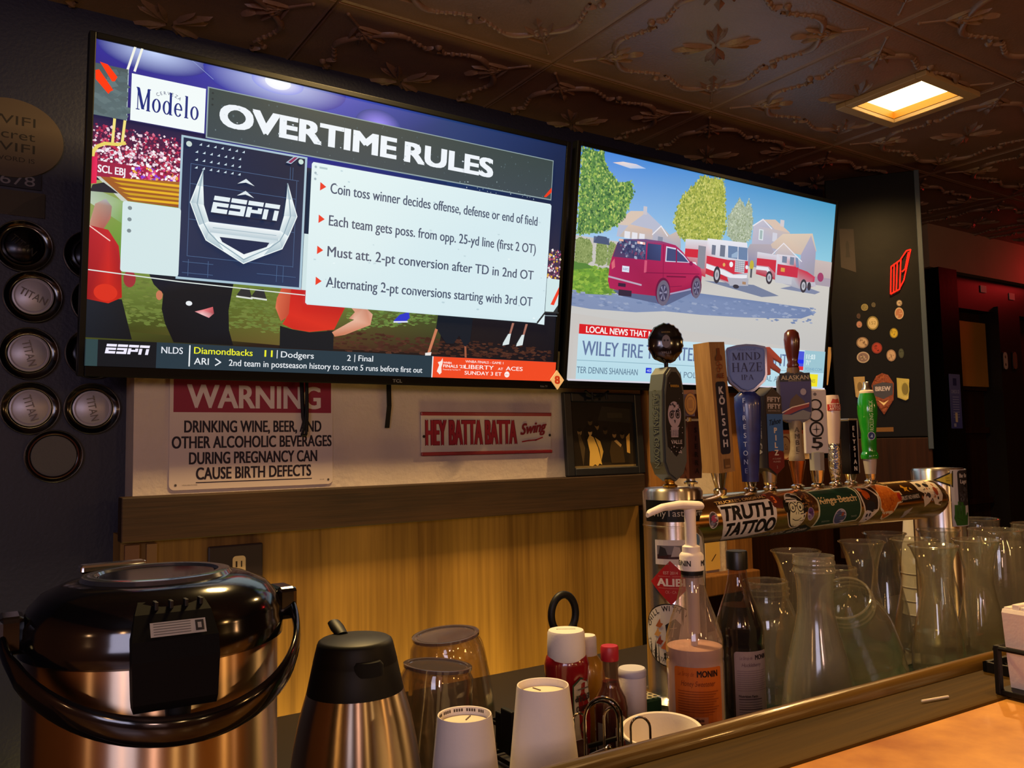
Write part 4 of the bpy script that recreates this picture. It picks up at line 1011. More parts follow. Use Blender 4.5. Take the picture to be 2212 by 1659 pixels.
def frame_picture():
    t = thing('picture_frame', 'black framed old group photograph standing on the ledge board', 'picture', (1.495, 1.978, 1.2455))
    t.rotation_euler = (radians(-3), 0, 0)
    W_, H_ = 0.305, 0.250; f = 0.028; m = MB()
    m.box(0, f, -0.016, 0, 0, H_, 0.003).box(W_-f, W_, -0.016, 0, 0, H_, 0.003).box(f, W_-f, -0.016, 0, 0, f-0.004, 0.003).box(f, W_-f, -0.016, 0, H_-f, H_, 0.003)
    m.build('frame', mat('frame_black', '14171f', 0.35), t, smooth=False)
    c = Canvas(); c.rect(f, f-0.004, W_-f, H_-f, ['2a2218', '16130f'])
    def px(x, y): return (f+x*(W_-2*f), f-0.004+y*(H_-2*f+0.004))
    def P(pts, col): c.poly([px(*q) for q in pts], col)
    P([(0, 0), (1, 0), (1, 0.03), (0, 0.03)], '7c6a48')
    P([(0.42, 0.72), (0.95, 0.68), (0.95, 0.9), (0.5, 0.94)], '2c2820'); P([(0.58, 0.76), (0.82, 0.76), (0.82, 0.84), (0.58, 0.84)], '3c3629')
    for (x, y, h, body, skin) in ((0.13, 0.05, 0.62, '241c14', '8c7248'), (0.40, 0.10, 0.66, '191512', '7c6238'), (0.53, 0.08, 0.60, '1c1814', '4c3c24'), (0.80, 0.05, 0.55, '201a14', '6c5634'), (0.30, 0.3, 0.5, '14110e', '54462c')):
        P([(x-0.09, y), (x+0.09, y), (x+0.10, y+h*0.55), (x+0.05, y+h*0.72), (x-0.05, y+h*0.72), (x-0.10, y+h*0.55)], body)
        q = px(x, y+h*0.80); c.disc(q[0], q[1], 0.0085, skin, 0.011); c.disc(q[0], q[1]+0.006, 0.009, '14100c', 0.006)
    P([(0.16, 0.02), (0.20, 0.3), (0.13, 0.52), (0.10, 0.5)], '54462f')
    P([(0.25, 0.03), (0.27, 0.24), (0.24, 0.42), (0.28, 0.50), (0.34, 0.46), (0.40, 0.30), (0.45, 0.04), (0.41, 0.06), (0.38, 0.02), (0.34, 0.05), (0.30, 0.02)], 'd8b25a')
    P([(0.36, 0.46), (0.44, 0.40), (0.48, 0.24), (0.44, 0.10), (0.42, 0.28)], 'c8a450')
    q = px(0.29, 0.54); c.disc(q[0], q[1], 0.0075, 'c8a468', 0.010); c.disc(q[0], q[1]+0.007, 0.010, '1a130c', 0.007)
    P([(0.60, 0.06), (0.58, 0.24), (0.62, 0.40), (0.72, 0.42), (0.80, 0.30), (0.82, 0.06)], '3e301c')
    q = px(0.67, 0.50); c.disc(q[0], q[1], 0.008, '9c7c4c', 0.010); c.disc(q[0], q[1]+0.006, 0.010, '2a2016', 0.006)
    P([(0.66, 0.40), (0.70, 0.42), (0.78, 0.34), (0.76, 0.30)], 'a88a58')
    P([(0.86, 0.22), (0.86, 0.46), (0.92, 0.52), (0.91, 0.20)], 'caa050')
    c.build('photograph', M['print_gloss'], t, M=T(0, -0.004, 0))
    MB().box(0.004, W_-0.004, -0.003, -0.0005, 0.004, H_-0.004).build('backing_board', M['bezel'], t, smooth=False)
frame_picture()

# dangling black cords and straps under the televisions
def strap(x, z0, z1, label, w=0.006):
    m = MB(); m.loft([[(x+dx-w, 1.985-0.01*k+0.006*k*k, z), (x+dx+w, 1.985-0.01*k+0.006*k*k, z), (x+dx+w, 1.988-0.01*k+0.006*k*k, z), (x+dx-w, 1.988-0.01*k+0.006*k*k, z)] for k, (z, dx) in enumerate(((z1, 0), ((z0+z1)/2, -0.001), (z0, -0.004)))])
    return tag(m.build('hanging_strap', M['black_soft'], smooth=False), label, 'strap')
strap(0.934, 1.392, 1.505, 'black strap hanging straight down between the warning sign and the tin sign')
m = MB(); pts = []
for k in range(25):
    u = k/24; pts.append((0.706+0.012*sin(u*pi)*(1 if u < 0.5 else -1)*0.5+0.004*cos(7*u), 1.975, 1.505-0.130*sin(u*pi)**0.6))
m.tube(pts, 0.0035, 6); m.tube([(0.700, 1.985, 1.505), (0.702, 1.98, 1.42), (0.706, 1.978, 1.40)], 0.005, 6)
tag(m.build('looped_cable', M['black_soft']), 'looped black cord hanging in front of the warning sign', 'cord')
m = MB(); m.tube([(1.560+0.09*u, 1.955, 1.500-0.02*sin(u*pi)) for u in [k/8 for k in range(9)]], 0.004, 6)
m.tube([(1.585, 1.955, 1.495), (1.587, 1.953, 1.47)], 0.004, 6); m.tube([(1.640, 1.955, 1.495), (1.642, 1.953, 1.475)], 0.004, 6)
tag(m.build('cable_loop', M['black_soft']), 'black cable slung under the news television above the framed photograph', 'cable')

# orange-and-white diamond sticker with the number 8
c = Canvas(); h = 0.0275
c.poly([(0, -h), (h*0.86, 0), (0, h), (-h*0.86, 0)], 'e0c8b0'); c.text('8', 0, -0.0105, 0.021, 'b83820', align='C', bold=0.07, asp=1.15)
t = thing('number_tag', 'small white diamond tag with an orange 8 at the gap between the televisions', 'tag', (1.394, 1.872, 1.521))
MB().prism([(0, -h), (h*0.86, 0), (0, h), (-h*0.86, 0)], -0.002, 0).build('plate', M['paper'], t, smooth=False)
c.build('numeral', M['print'], t, M=T(0, -0.0022, 0))
t.rotation_euler = (0, 0, 0)

# poster behind the taps, notes on the narrow plaster strip
c = Canvas(); c.rect(0, 0, 0.285, 0.132, 'd8b890'); c.ring(0.06, 0.066, 0.030, 0.034, '8a4a30', 1.3); c.text('& Co.', 0.045, 0.06, 0.02, '6a3a2a', width=0.03); c.text('3 P', 0.165, 0.075, 0.03, 'a87c5c', width=0.08); c.rect(0, 0.118, 0.285, 0.132, 'c86848')
flat_sign('poster', 'cream paper notice with orange heading pinned behind the taps', 'poster', 2.48, 1.247, 0.285, 0.132, c, y=2.019)
def note():
    c = Canvas(); c.rect(0, 0, 0.07, 0.14, 'd8b060'); c.text('1', 0.02, 0.10, 0.02, '4a3820'); c.line([(0.03, 0.03), (0.05, 0.05)], 0.004, '4a3820')
    flat_sign('note_card', 'small yellow card on the wall below the tap tower tube', 'note', 2.09, 0.912, 0.07, 0.14, c, y=2.004)
note()

# dark outlet cover behind the thermal airpot
t = thing('outlet_cover', 'dark brown outlet cover on the wood panel behind the airpot', 'outlet', (0.483, 1.999, 1.035))
MB().box(0, 0.126, -0.008, 0, 0, 0.088, 0.004).build('plate', mat('outlet_brown', '2c2428', 0.3), t, smooth=False)
c = Canvas(); c.rrect(0.055, 0.02, 0.085, 0.062, 0.008, 'c8b08c'); c.rect(0.062, 0.036, 0.066, 0.050, '2c2018'); c.rect(0.074, 0.036, 0.077, 0.050, '2c2018')
c.build('socket', M['print'], t, M=T(0, -0.0082, 0))
# offcut strips in the corner beside the dark wall
for k, (x, wd, cc) in enumerate(((0.308, 0.030, '6f4a30'), (0.352, 0.022, '7c5a34'))):
    MBk = MB(); MBk.box(x, x+wd, 1.988, 1.999, 0.87, 1.14, 0.001)
    tag(MBk.build('wood_strip', mat('strip_%d' % k, cc, 0.6), smooth=False), ['wider tan wood strip standing in the corner beside the dark wall', 'narrower tan wood strip standing right of the corner one'][k], 'strip')

# ---------------------------------------------------------------- the left dark wall
NW = 2.098
def round_notice():
    c = Canvas(); r = 0.102
    c.disc(0, 0, r, '4c4036', 0.088, n=48)  # brown darkened to carry the shade the notice hangs in
    for s_, y, h, wd in (('WIFI', 0.030, 0.020, 0.09), ('secret', -0.002, 0.020, 0.10), ('WIFI', -0.030, 0.019, 0.09), ('PASSWORD IS', -0.052, 0.010, 0.115)): c.text(s_, 0.050-0.004, y, h, '1c1714', width=wd, align='R')
    t = thing('round_notice', 'dim round brown notice about the wifi on the dark left wall', 'sign', (0.082, NW, 2.035))
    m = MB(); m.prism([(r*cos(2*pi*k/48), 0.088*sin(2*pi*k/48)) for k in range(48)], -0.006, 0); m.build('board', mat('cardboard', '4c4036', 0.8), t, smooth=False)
    c.build('lettering', M['print'], t, M=T(0, -0.0062, 0))
    c = Canvas(); c.rect(0, 0, 0.16, 0.036, '1a1a26'); c.text('345678', 0.148, 0.006, 0.022, '6c6870', width=0.135, align='R')
    flat_sign('chalk_strip', 'black strip chalked with the digits 5678 below the round notice', 'sign', -0.018, 1.926, 0.16, 0.036, c, y=NW, base=M['black_paint'])
    c = Canvas(); c.rect(0, 0, 0.17, 0.055, '383026'); c.poly([(0.1, 0), (0.17, 0), (0.17, 0.055), (0.13, 0.03)], '2e281f')
    flat_sign('card_panel', 'plain dark tan card below the chalked digits', 'card', -0.02, 1.864, 0.17, 0.055, c, y=NW)
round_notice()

HUB_TXT = {}
def hub_cap(x, z, rot, label, dark=False, plain=False):
    t = thing('wheel_cap', label, 'wheel cap', (x, NW, z), 0, 'wheel caps on the dark left wall')
    Mx = R(90, 'X')
    r = 0.0575
    m = MB(); m.lathe([(r, 0), (r, 0.008), (r*0.96, 0.011), (r*0.92, 0.010), (r*0.80, 0.006), (r*0.74, 0.006), (r*0.70, 0.010), (0.0, 0.010)], 56)
    m.build('dish', M['black_gloss'], t, M=Mx)
    m = MB(); m.tube([((r*0.985)*cos(a), -0.0095, r*0.985*sin(a)) for a in [2*pi*k/56 for k in range(56)]], 0.0011, 6, closed=True)
    m.build('rim', M['bezel_silver'], t)
    if plain:
        m = MB(); m.lathe([(r*0.78, 0.010), (r*0.76, 0.012), (0, 0.012)], 40); m.build('grey_disc', mat('grey_felt', '5c5a58', 0.9, bump=0.2, bscale=300), t, M=Mx)
        m = MB(); m.tube([(r*0.84*cos(a), -0.0105, r*0.84*sin(a)) for a in [2*pi*k/48 for k in range(48)]], 0.003, 6, closed=True, flat=0.6); m.build('brown_ring', mat('brown_ring', '4a241c', 0.5), t)
        return t
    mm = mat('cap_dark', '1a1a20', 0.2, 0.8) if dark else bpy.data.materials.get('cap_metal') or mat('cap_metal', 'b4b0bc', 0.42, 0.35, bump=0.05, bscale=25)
    m = MB(); m.lathe([(r*0.70, 0.010), (r*0.69, 0.0135), (r*0.64, 0.0145), (r*0.60, 0.013), (r*0.57, 0.0145), (0, 0.0152)], 48); m.build('metal_disc', mm, t, M=Mx)
    # raised word across the disc
    vs, fs = text_mesh('TITAN'); x0, x1, y0, y1 = bbox(vs)
    b = bmesh.new(); sx = r*0.98/(x1-x0); sy = 0.016/(y1-y0)
    q = [b.verts.new(((v[0]-(x0+x1)/2)*sx, 0, (v[1]-(y0+y1)/2)*sy)) for v in vs]
    for f in fs:
        try: b.faces.new([q[i] for i in f])
        except ValueError: pass
    e = bmesh.ops.extrude_face_region(b, geom=b.faces[:]); 
    for v in [g for g in e['geom'] if isinstance(g, bmesh.types.BMVert)]: v.co.y -= 0.0022
    bmesh.ops.recalc_face_normals(b, faces=b.faces[:])
    me = bpy.data.meshes.new('raised_word'); b.to_mesh(me); b.free(); me.transform(R(rot, 'Y')); me.transform(T(0, -0.0148, 0))
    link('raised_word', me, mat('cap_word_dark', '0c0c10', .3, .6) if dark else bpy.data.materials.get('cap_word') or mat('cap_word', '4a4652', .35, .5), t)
    return t
hub_cap(0.110, 1.796, 38, 'black wheel cap with dark centre, top of the row on the left wall', dark=True)
hub_cap(0.131, 1.686, 25, 'wheel cap with grey metal centre, second down the left wall column')
hub_cap(0.126, 1.560, 75, 'wheel cap with pinkish metal centre, third down the left wall column')
hub_cap(0.131, 1.441, 72, 'wheel cap with bluish metal centre, fourth down the left wall column')
hub_cap(0.252, 1.441, 78, 'wheel cap with bright metal centre, close to the white plaster edge')
hub_cap(0.178, 1.336, 0, 'black wheel cap filled with a plain grey disc, lowest on the left wall', plain=True)
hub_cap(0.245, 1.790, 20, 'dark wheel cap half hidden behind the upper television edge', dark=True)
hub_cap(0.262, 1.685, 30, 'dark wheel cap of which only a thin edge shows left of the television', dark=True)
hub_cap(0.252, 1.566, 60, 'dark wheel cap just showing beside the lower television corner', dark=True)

# ---------------------------------------------------------------- the black hinged panel with badges, right of the news television
def badge_panel():
    A, B = Vector((2.742, 1.942, 0)), Vector((2.936, 1.684, 0))
    ln = (B-A).length; rz = atan2(B.y-A.y, B.x-A.x)
    t = thing('hinged_panel', 'black hinged panel covered with round beer badges, right of the news television', 'panel', (A.x, A.y, 0), rz)
    MB().box(0, ln, 0, 0.022, 1.345, 2.33, 0.003).build('door_board', M['black_paint'], t, smooth=False)
    MB().box(-0.004, ln, 0.002, 0.03, 0.90, 1.343, 0.003).build('lower_board', M['brown'], t, smooth=False)
    MB().box(ln-0.014, ln+0.004, -0.004, 0.024, 1.30, 2.33, 0.002).build('edge_strip', mat('edge_blue', '22303a', 0.4), t, smooth=False)
    def loc(X, Y): return (X-A.x)*cos(rz)+(Y-A.y)*sin(rz)
    # hinges
    for z in (1.969, 1.469):
        MB().box(-0.008, 0.012, -0.005, 0.0, z-0.028, z+0.028, 0.002).build('brass_hinge', M['brass'], t, smooth=False)
    def badge(X, Y, z, rx, rz_, col, ring, txt=None):
        u = loc(X, Y); c = Canvas(); c.disc(0, 0, rx, ring, rz_, n=32); c.disc(0, 0, rx*0.8, col, rz_*0.8, n=32)
        if txt: c.text(txt, 0, -rz_*0.2, rz_*0.45, ring, width=rx*1.1, align='C')
        else: c.blobs(-rx*.5, -rz_*.5, rx*.5, rz_*.5, 12, rx*0.22, [ring, col])
        c.build('badge', M['print'], t, M=T(u, -0.0026, z))
        m = MB(); m.lathe([(rx, 0), (rx, 0.0024), (0, 0.0024)], 28, sy=rz_/rx); m.build('badge_back', M['paper'], t, M=T(u, 0, z) @ R(90, 'X'))
    for (X, Y, z, rx, rz_, col, ring, tx) in (
        (2.813, 1.846, 1.831, .012, .013, '5c5638', '7a7048', None), (2.828, 1.826, 1.770, .020, .026, 'a89a78', '6a6038', '152'), (2.800, 1.863, 1.768, .010, .013, '9a6c64', '6c5450', None),
        (2.884, 1.751, 1.838, .010, .012, '9a8c7c', '5c5044', None), (2.883, 1.753, 1.800, .015, .022, '8c5c48', 'a08c78', None), (2.870, 1.770, 1.728, .014, .019, 'a8942c', '6c6020', None),
        (2.805, 1.857, 1.699, .021, .021, 'a08c7c', '6c584c', None), (2.834, 1.818, 1.676, .018, .021, '8c2c24', '6a2420', None), (2.862, 1.780, 1.646, .016, .022, 'a48c7c', '80685c', None),
        (2.805, 1.857, 1.644, .022, .021, '6c5a60', '988c88', None), (2.883, 1.753, 1.652, .009, .018, '3c4238', '2c322c', None), (2.800, 1.864, 1.800, .007, .010, '3a2620', '2c1c18', None), (2.833, 1.822, 1.838, .007, .009, '3a3428', '4a4434', None)):
        badge(X, Y, z, rx, rz_, col, ring, tx)
    # three shield-shaped plaques
    def plaque(u, z, pts, base, top, nm, txt=None):
        m = MB(); m.prism(pts, -0.010, 0, bevel=0.003); o = m.build(nm, base, t, M=T(u, 0, z), smooth=False)
        c = Canvas(); top(c); c.build('plaque_face', M['print_gloss'], o, M=T(u, -0.0104, z))
    gold = mat('plaque_gold', '8a6a20', 0.25, 0.6); cop = mat('plaque_copper', '8a4c30', 0.28, 0.8, bump=0.4, bscale=90)
    u0 = loc(2.795, 1.870); u1 = loc(2.842, 1.808); u2 = loc(2.884, 1.752)
    plaque(u0, 1.532, [(-.016, -.034), (-.004, -.042), (.018, -.038), (.018, .040), (-.020, .040)], gold, lambda c: (c.disc(0, 0.002, 0.012, '9c8858', 0.022), c.disc(0, 0.002, 0.009, '6c5a38', 0.018)), 'left_plaque')
    plaque(u2, 1.520, [(-.022, -.030), (.004, -.042), (.014, -.036), (.020, .036), (-.022, .042)], mat('plaque_olive', '8c8020', 0.2, 0.5), lambda c: (c.disc(0.004, 0, 0.014, 'a09a50', 0.026), c.disc(0.004, 0, 0.011, '6c6430', 0.022)), 'right_plaque')
    def mid(c):
        c.poly([(-.032, -.012), (0.0, -.026), (.032, -.010), (.034, .030), (0, .036), (-.034, .026)], '3a3a48')
        c.text('BREW', 0, 0.004, 0.016, 'a8a0b0', width=0.052, align='C', bold=0.05)
        c.poly([(-.018, -.03), (0, -.05), (.018, -.03), (0, -.04)], 'd8c090')
    plaque(u1, 1.512, [(-.032, -.030), (0, -.084), (.034, -.030), (.038, .030), (.020, .062), (0, .070), (-.020, .060), (-.038, .028)], cop, mid, 'shield_plaque')
    # dim poster near the hinges, tan card lower down
    c = Canvas(); c.poly([(0, .004), (.052, -.02), (.05, .146), (.0, .152)], '2c2422'); c.disc(.026, .08, .006, '1a1416', .024); c.poly([(.018, .04), (.034, .04), (.03, .08), (.022, .08)], '1a1416')
    c.build('dim_poster', M['print'], t, M=T(loc(2.768, 1.906), -0.001, 1.985))
    c = Canvas(); c.rect(0, 0, .062, .016, '6c4a24'); c.build('tan_card', M['print'], t, M=T(loc(2.822, 1.834), -0.001, 1.366))
    # glowing tubes imitating a red neon reflection in the glossy panel
    RED = mat('red_reflection_glow', 'ff1010', 0.4, emit='ff1408', estr=3.0)
    def neon(px, py):   # px, py in 0..1 over the reflection
        X0, X1 = loc(2.866, 1.775), loc(2.913, 1.713)
        return (X0+(X1-X0)*px, -0.012, 1.872+0.160*py)
    m = MB()
    for q in (((0.02, 0.0), (0.10, 0.64)), ((0.15, 0.03), (0.24, 0.70)), ((0.27, 0.06), (0.38, 0.74)), ((0.42, 0.10), (0.54, 0.80)), ((0.42, 0.10), (0.02, 0.0)), ((0.10, 0.64), (0.52, 0.78)), ((0.54, 0.80), (0.80, 0.98)), ((0.80, 0.98), (0.98, 1.0)), ((0.98, 1.0), (0.62, 0.30)), ((0.62, 0.30), (0.44, 0.14)), ((0.56, 0.50), (0.70, 0.56)), ((0.70, 0.56), (0.88, 0.94))):
        m.tube([neon(*q[0]), neon(*q[1])], 0.0022, 6)
    m.build('neon_reflection', RED, t)
    return t
badge_panel()

# ---------------------------------------------------------------- the far doorway
c = Canvas(); c.rect(0, 0, .095, .26, ['3c4490', '5a5e98']); c.rect(.030, .205, .062, .240, '262c60'); c.text('CHECK ID', .047, .168, .016, '98a0cc', width=.07, align='C')
for k in range(9): c.rect(.02, .148-.012*k, .075, .152-.012*k, '7880b8')
c.rect(.035, .03, .055, .075, 'b8ae9c'); c.rect(.02, .008, .04, .024, '8c90b8')
flat_sign('blue_notice', 'tall narrow blue notice fixed to the dark post by the far doorway', 'sign', 3.93, 1.383, 0.095, 0.26, c, y=2.158, base=mat('blue_card', '3c4488', 0.6))
for x, z, cc, lb in ((4.555, 1.735, 'a8a89c', 'pale slotted plate on the far door jamb'), (4.655, 1.74, '6c5040', 'brown slotted plate right of the pale plate on the far jamb')):
    c = Canvas(); c.rrect(-.022, -.045, .022, .045, .02, cc); c.disc(0, .02, .008, '5c564c'); c.disc(0, -.02, .008, '5c564c')
    t = thing('switch_plate', lb, 'switch plate', (x, 2.199, z)); MB().box(-.024, .024, -.004, 0, -.047, .047, .002).build('plate', M['mount'], t, smooth=False); c.build('plate_face', M['print'], t, M=T(0, -.0042, 0))
for x, z, lb in ((4.42, 2.105, 'small pale label on the dark lintel, left of two'), (4.71, 2.09, 'small pink label on the dark lintel, right of two')):
    c = Canvas(); c.rect(-.028, -.018, .028, .018, 'b8a0a8'); flat_sign('lintel_label', lb, 'label', x-.028, z-.018, .056, .036, (lambda cc: (cc.rect(0, 0, .056, .036, 'b8a0a8'), cc)[1])(Canvas()), y=2.219)
    c.bm.free()

t = thing('paper_slip', 'narrow tan paper slip tucked behind the right edge of the news television', 'paper', (2.716, 1.955, 1.545))
MB().prism([(0.0, 0.0), (0.006, 0.0), (0.045, 0.145), (0.018, 0.145)], -0.001, 0).build('slip', mat('tan_slip', 'b89468', .7), t, smooth=False)

# ================================================================ BEER TOWER
TY, TZ, TR = 1.14, 1.195, 0.046
LX, RX = 1.12, 2.003
def beer_tower():
    t = thing('beer_tower', 'stickered chrome draft beer tower with two columns and a long cross tube', 'beer tower', (0, 0, 0))
    for X, r, nm in ((LX, 0.0555, 'left_column'), (RX, 0.060, 'right_column')):
        m = MB(); m.lathe([(r+0.02, 0.87), (r+0.02, 0.878), (r+0.003, 0.884), (r, 0.888), (r, 1.186), (r+0.0012, 1.1865), (r+0.0012, 1.189), (r, 1.1895), (r, 1.250+(.01 if X == RX else 0)), (r-0.003, 1.254+(.01 if X == RX else 0)), (r-0.004, 1.256+(.01 if X == RX else 0)), (0, 1.2565+(.01 if X == RX else 0))], 64)
        m.build(nm, M['column_metal'], t, M=T(X, TY+(0.01 if X == LX else 0), 0))
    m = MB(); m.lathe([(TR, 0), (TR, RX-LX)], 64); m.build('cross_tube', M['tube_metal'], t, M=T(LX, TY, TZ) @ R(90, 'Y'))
    # ---- stickers round the cross tube (u along the tube in world x, v round it)
    def tube_sticker(draw, nm='sticker'):
        c = Canvas(1.5e-5); draw(c)
        for v in c.bm.verts: v.co.y *= TR/0.0415
        c.build(nm, M['print_gloss'], t, M=T(0, TY, TZ), tube=TR)
    def truth(c):
        c.poly([(1.186, .0255), (1.335, .031), (1.346, .012), (1.343, -.028), (1.212, -.052), (1.196, -.02)], 'd8d4d4')
        c.poly([(1.180, .031), (1.332, .0395), (1.334, .0335), (1.184, .025)], '2c1c14'); c.text("TRUCKEE'S ORIGINAL", 1.184, .0268, .0058, 'd8b070', width=.146, bold=.02, slope=.05)
        c.text('TRUTH', 1.192, -.0022, .0235, '17151a', width=.146, bold=.07, shear=.1, slope=.025)
        c.text('TATTOO', 1.203, -.0325, .0245, '17151a', width=.140, bold=.07, shear=.15, slope=.03)
        c.poly([(1.206, -.045), (1.345, -.036), (1.343, -.041), (1.212, -.050)], '1c1a1c'); c.text('WWW.TRUTHTATTOOTRUCKEE.COM', 1.212, -.0482, .0032, 'c8c4c4', width=.128, slope=.065)
    tube_sticker(truth)
    tube_sticker(lambda c: (c.poly([(1.214, .040), (1.286, .0455), (1.284, .052), (1.216, .047)], 'b8a868'), c.text('BOREAL', 1.222, .0425, .004, '5c5a38', width=.055, slope=.07)))
    tube_sticker(lambda c: (c.disc(1.168, .001, .0125, 'c8c0c4', .0145), c.disc(1.168, .001, .0108, '4c4450', .0128), c.disc(1.169, .003, .007, 'a84468', .006), c.disc(1.166, -.004, .006, '7c7c98', .004)))
    tube_sticker(lambda c: (c.poly([(1.322, .043), (1.360, .048), (1.374, .024), (1.366, .010), (1.342, .014)], '5a241c'), c.text('3', 1.351, .022, .014, 'd86a30', align='C', bold=.05), c.poly([(1.326, .041), (1.340, .046), (1.336, .036)], '8c3c24')))
    def face(c):
        c.disc(1.405, .006, .030, 'd8d0c4', .036); c.disc(1.405, .006, .028, '14110f', .034)
        c.disc(1.378, .014, .009, '14110f', .012); c.disc(1.434, .012, .009, '14110f', .012)
        c.disc(1.406, -.004, .0215, 'd8d8b4', .022); c.disc(1.396, .012, .012, 'd8d8b4', .010); c.disc(1.417, .012, .012, 'd8d8b4', .010)
        for x in (1.395, 1.418): c.ring(x, .011, .0075, .0095, '14110f'); c.disc(x, .010, .003, '14110f')
        c.line([(1.402, .013), (1.410, .013)], .0018, '14110f'); c.line([(1.393, -.010), (1.402, -.013), (1.412, -.013), (1.420, -.009)], .0014, '14110f')
        c.line([(1.404, .002), (1.403, -.002)], .0014, '14110f'); c.line([(1.410, .002), (1.411, -.002)], .0014, '14110f')
    tube_sticker(face)
    def collage(c):
        c.poly([(1.424, .044), (1.452, .046), (1.468, .030), (1.462, .004), (1.448, .010), (1.440, .030)], '4a2c18'); c.blobs(1.43, .01, 1.462, .044, 60, .003, ['7c4c24', '3a2014', 'a87a3c', '5c2c2c'])
    tube_sticker(collage)
    tube_sticker(lambda c: (c.disc(1.450, -.004, .0105, 'a89cb0', .0125), c.disc(1.450, -.003, .0088, '5c3c7c', .0108), c.disc(1.450, -.009, .005, '8878a0', .004), c.disc(1.447, -.001, .002, '2c1c40'), c.disc(1.453, -.001, .002, '2c1c40')))
    tube_sticker(lambda c: (c.poly([(1.345, -.046), (1.440, -.024), (1.470, -.036), (1.462, -.054), (1.352, -.056)], '1c2424'), c.text('POOF...still Green', 1.350, -.050, .011, 'b4b4ac', width=.104, shear=.2, slope=.09, bold=.03)))
    def green(c):
        c.poly([(1.463, .043), (1.612, .050), (1.622, .034), (1.620, -.018), (1.612, -.028), (1.464, -.034), (1.474, -.01), (1.476, .02)], 'c4c4a8')
        c.poly([(1.468, .041), (1.610, .0475), (1.618, .033), (1.616, -.017), (1.609, -.0255), (1.470, -.031), (1.479, -.01), (1.481, .021)], '1c3c2c')
        c.text('Kings Beach', 1.484, .012, .0135, 'd8c088', width=.124, bold=.025, slope=.01); c.line([(1.484, .017), (1.612, .0205)], .0018, 'd8c088')
        c.disc(1.548, -.0155, .021, 'b8b4c8', .0165); c.disc(1.548, -.0155, .0185, '4c5480', .014); c.poly([(1.532, -.018), (1.545, -.006), (1.556, -.014), (1.565, -.018), (1.55, -.027)], '3c5444'); c.disc(1.556, -.010, .005, '8c4c40', .004)
        c.text('SNOW FUN', 1.490, -.0235, .0036, '8a988a', width=.026); c.text('TAHOE', 1.586, -.018, .0036, '8a988a', width=.020)
    tube_sticker(green)
    def bird(c):
        c.poly([(1.626, .045), (1.668, .042), (1.690, .020), (1.684, -.008), (1.650, -.036), (1.628, -.034), (1.632, -.010), (1.624, .015)], 'd8ccbc')
        c.poly([(1.630, .042), (1.664, .039), (1.684, .018), (1.679, -.006), (1.660, -.012), (1.636, -.008), (1.629, .015)], '2a1c18'); c.disc(1.648, .024, .012, 'b8501c', .011); c.disc(1.640, .036, .008, 'd86830', .005)
        c.disc(1.655, .0, .016, '24242c', .010); c.disc(1.648, -.020, .014, 'c8c4cc', .012); c.disc(1.643, -.018, .0035, '2c2430', .004); c.disc(1.654, -.017, .0035, '2c2430', .004); c.line([(1.645, -.027), (1.651, -.028)], .002, '2c2430')
    tube_sticker(bird)
    def orange(c):
        c.poly([(1.688, .047), (1.722, .052), (1.748, .040), (1.757, .026), (1.776, .026), (1.781, .012), (1.772, .002), (1.757, .0), (1.740, -.018), (1.712, -.034), (1.702, -.030), (1.700, -.016), (1.688, -.006), (1.690, .018)], 'd8c8a8')
        c.poly([(1.691, .045), (1.722, .0495), (1.746, .038), (1.755, .024), (1.773, .023), (1.777, .012), (1.770, .005), (1.754, .003), (1.738, -.016), (1.713, -.030), (1.706, -.028), (1.704, -.012), (1.692, -.004), (1.694, .018)], 'c0661c')
        c.blobs(1.695, -.02, 1.75, .044, 90, .003, ['b85a18', 'd07828', 'a84e14', 'c87020'], inside=lambda x, y: y > -.02+(1.735-x)*-.3)
        c.disc(1.766, .014, .007, 'a8281c', .008)
    tube_sticker(orange)
    tube_sticker(lambda c: (c.poly([(1.768, .016), (1.850, .020), (1.846, .004), (1.768, .001)], '1a1614'), c.text('TRUST NO HANDS', 1.772, .0055, .008, 'b8b0a4', width=.072, bold=.03, slope=.04)))
    tube_sticker(lambda c: (c.poly([(1.800, .043), (1.806, .034), (1.818, .034), (1.810, .029), (1.815, .022), (1.805, .026), (1.796, .024), (1.800, .031), (1.792, .035)], 'c8941c'), c.poly([(1.820, .028), (1.830, .026), (1.824, .034)], 'd8a830')))
    tube_sticker(lambda c: (c.poly([(1.745, .049), (1.850, .052), (1.850, .060), (1.745, .058)], 'd8b878'), c.text('GET OUTSIDE', 1.750, .0505, .006, '6a4c20', width=.092)))
    def cow(c):
        c.poly([(1.852, .050), (1.915, .054), (1.938, .040), (1.940, .010), (1.930, -.012), (1.905, -.008), (1.896, .006), (1.880, -.004), (1.862, -.012), (1.858, .006), (1.868, .016), (1.850, .024)], 'd0c4b4')
        c.disc(1.868, .038, .008, '1c1614', .006); c.disc(1.894, .036, .010, '1c1614', .006); c.disc(1.918, .020, .008, '8c3c24', .010); c.disc(1.884, .012, .007, '3c3438', .006)
        c.blobs(1.855, .0, 1.93, .05, 26, .0035, ['1c1614', 'a86840', '8c8488', 'd8d0c8'])
    tube_sticker(cow)
    tube_sticker(lambda c: (c.poly([(1.786, -.018), (1.800, -.014), (1.815, -.010), (1.806, -.020), (1.794, -.034), (1.784, -.036)], 'a8a0a0'),))
    # ---- stickers round the columns (u round the column, 0 faces the counter front)
    def col_sticker(draw, X, Y, r, nm='sticker'):
        c = Canvas(1.5e-5); draw(c); c.build(nm, M['print_gloss'], t, M=T(X, Y, 0), cyl=r)
    LY, LR = TY+0.01, 0.0568
    col_sticker(lambda c: (c.rect(-.102, 1.197, .030, 1.236, '0e0f14'), c.text('WhyTasteEarth', -.093, 1.207, .012, 'b0aca8', width=.116)), LX, LY, LR)
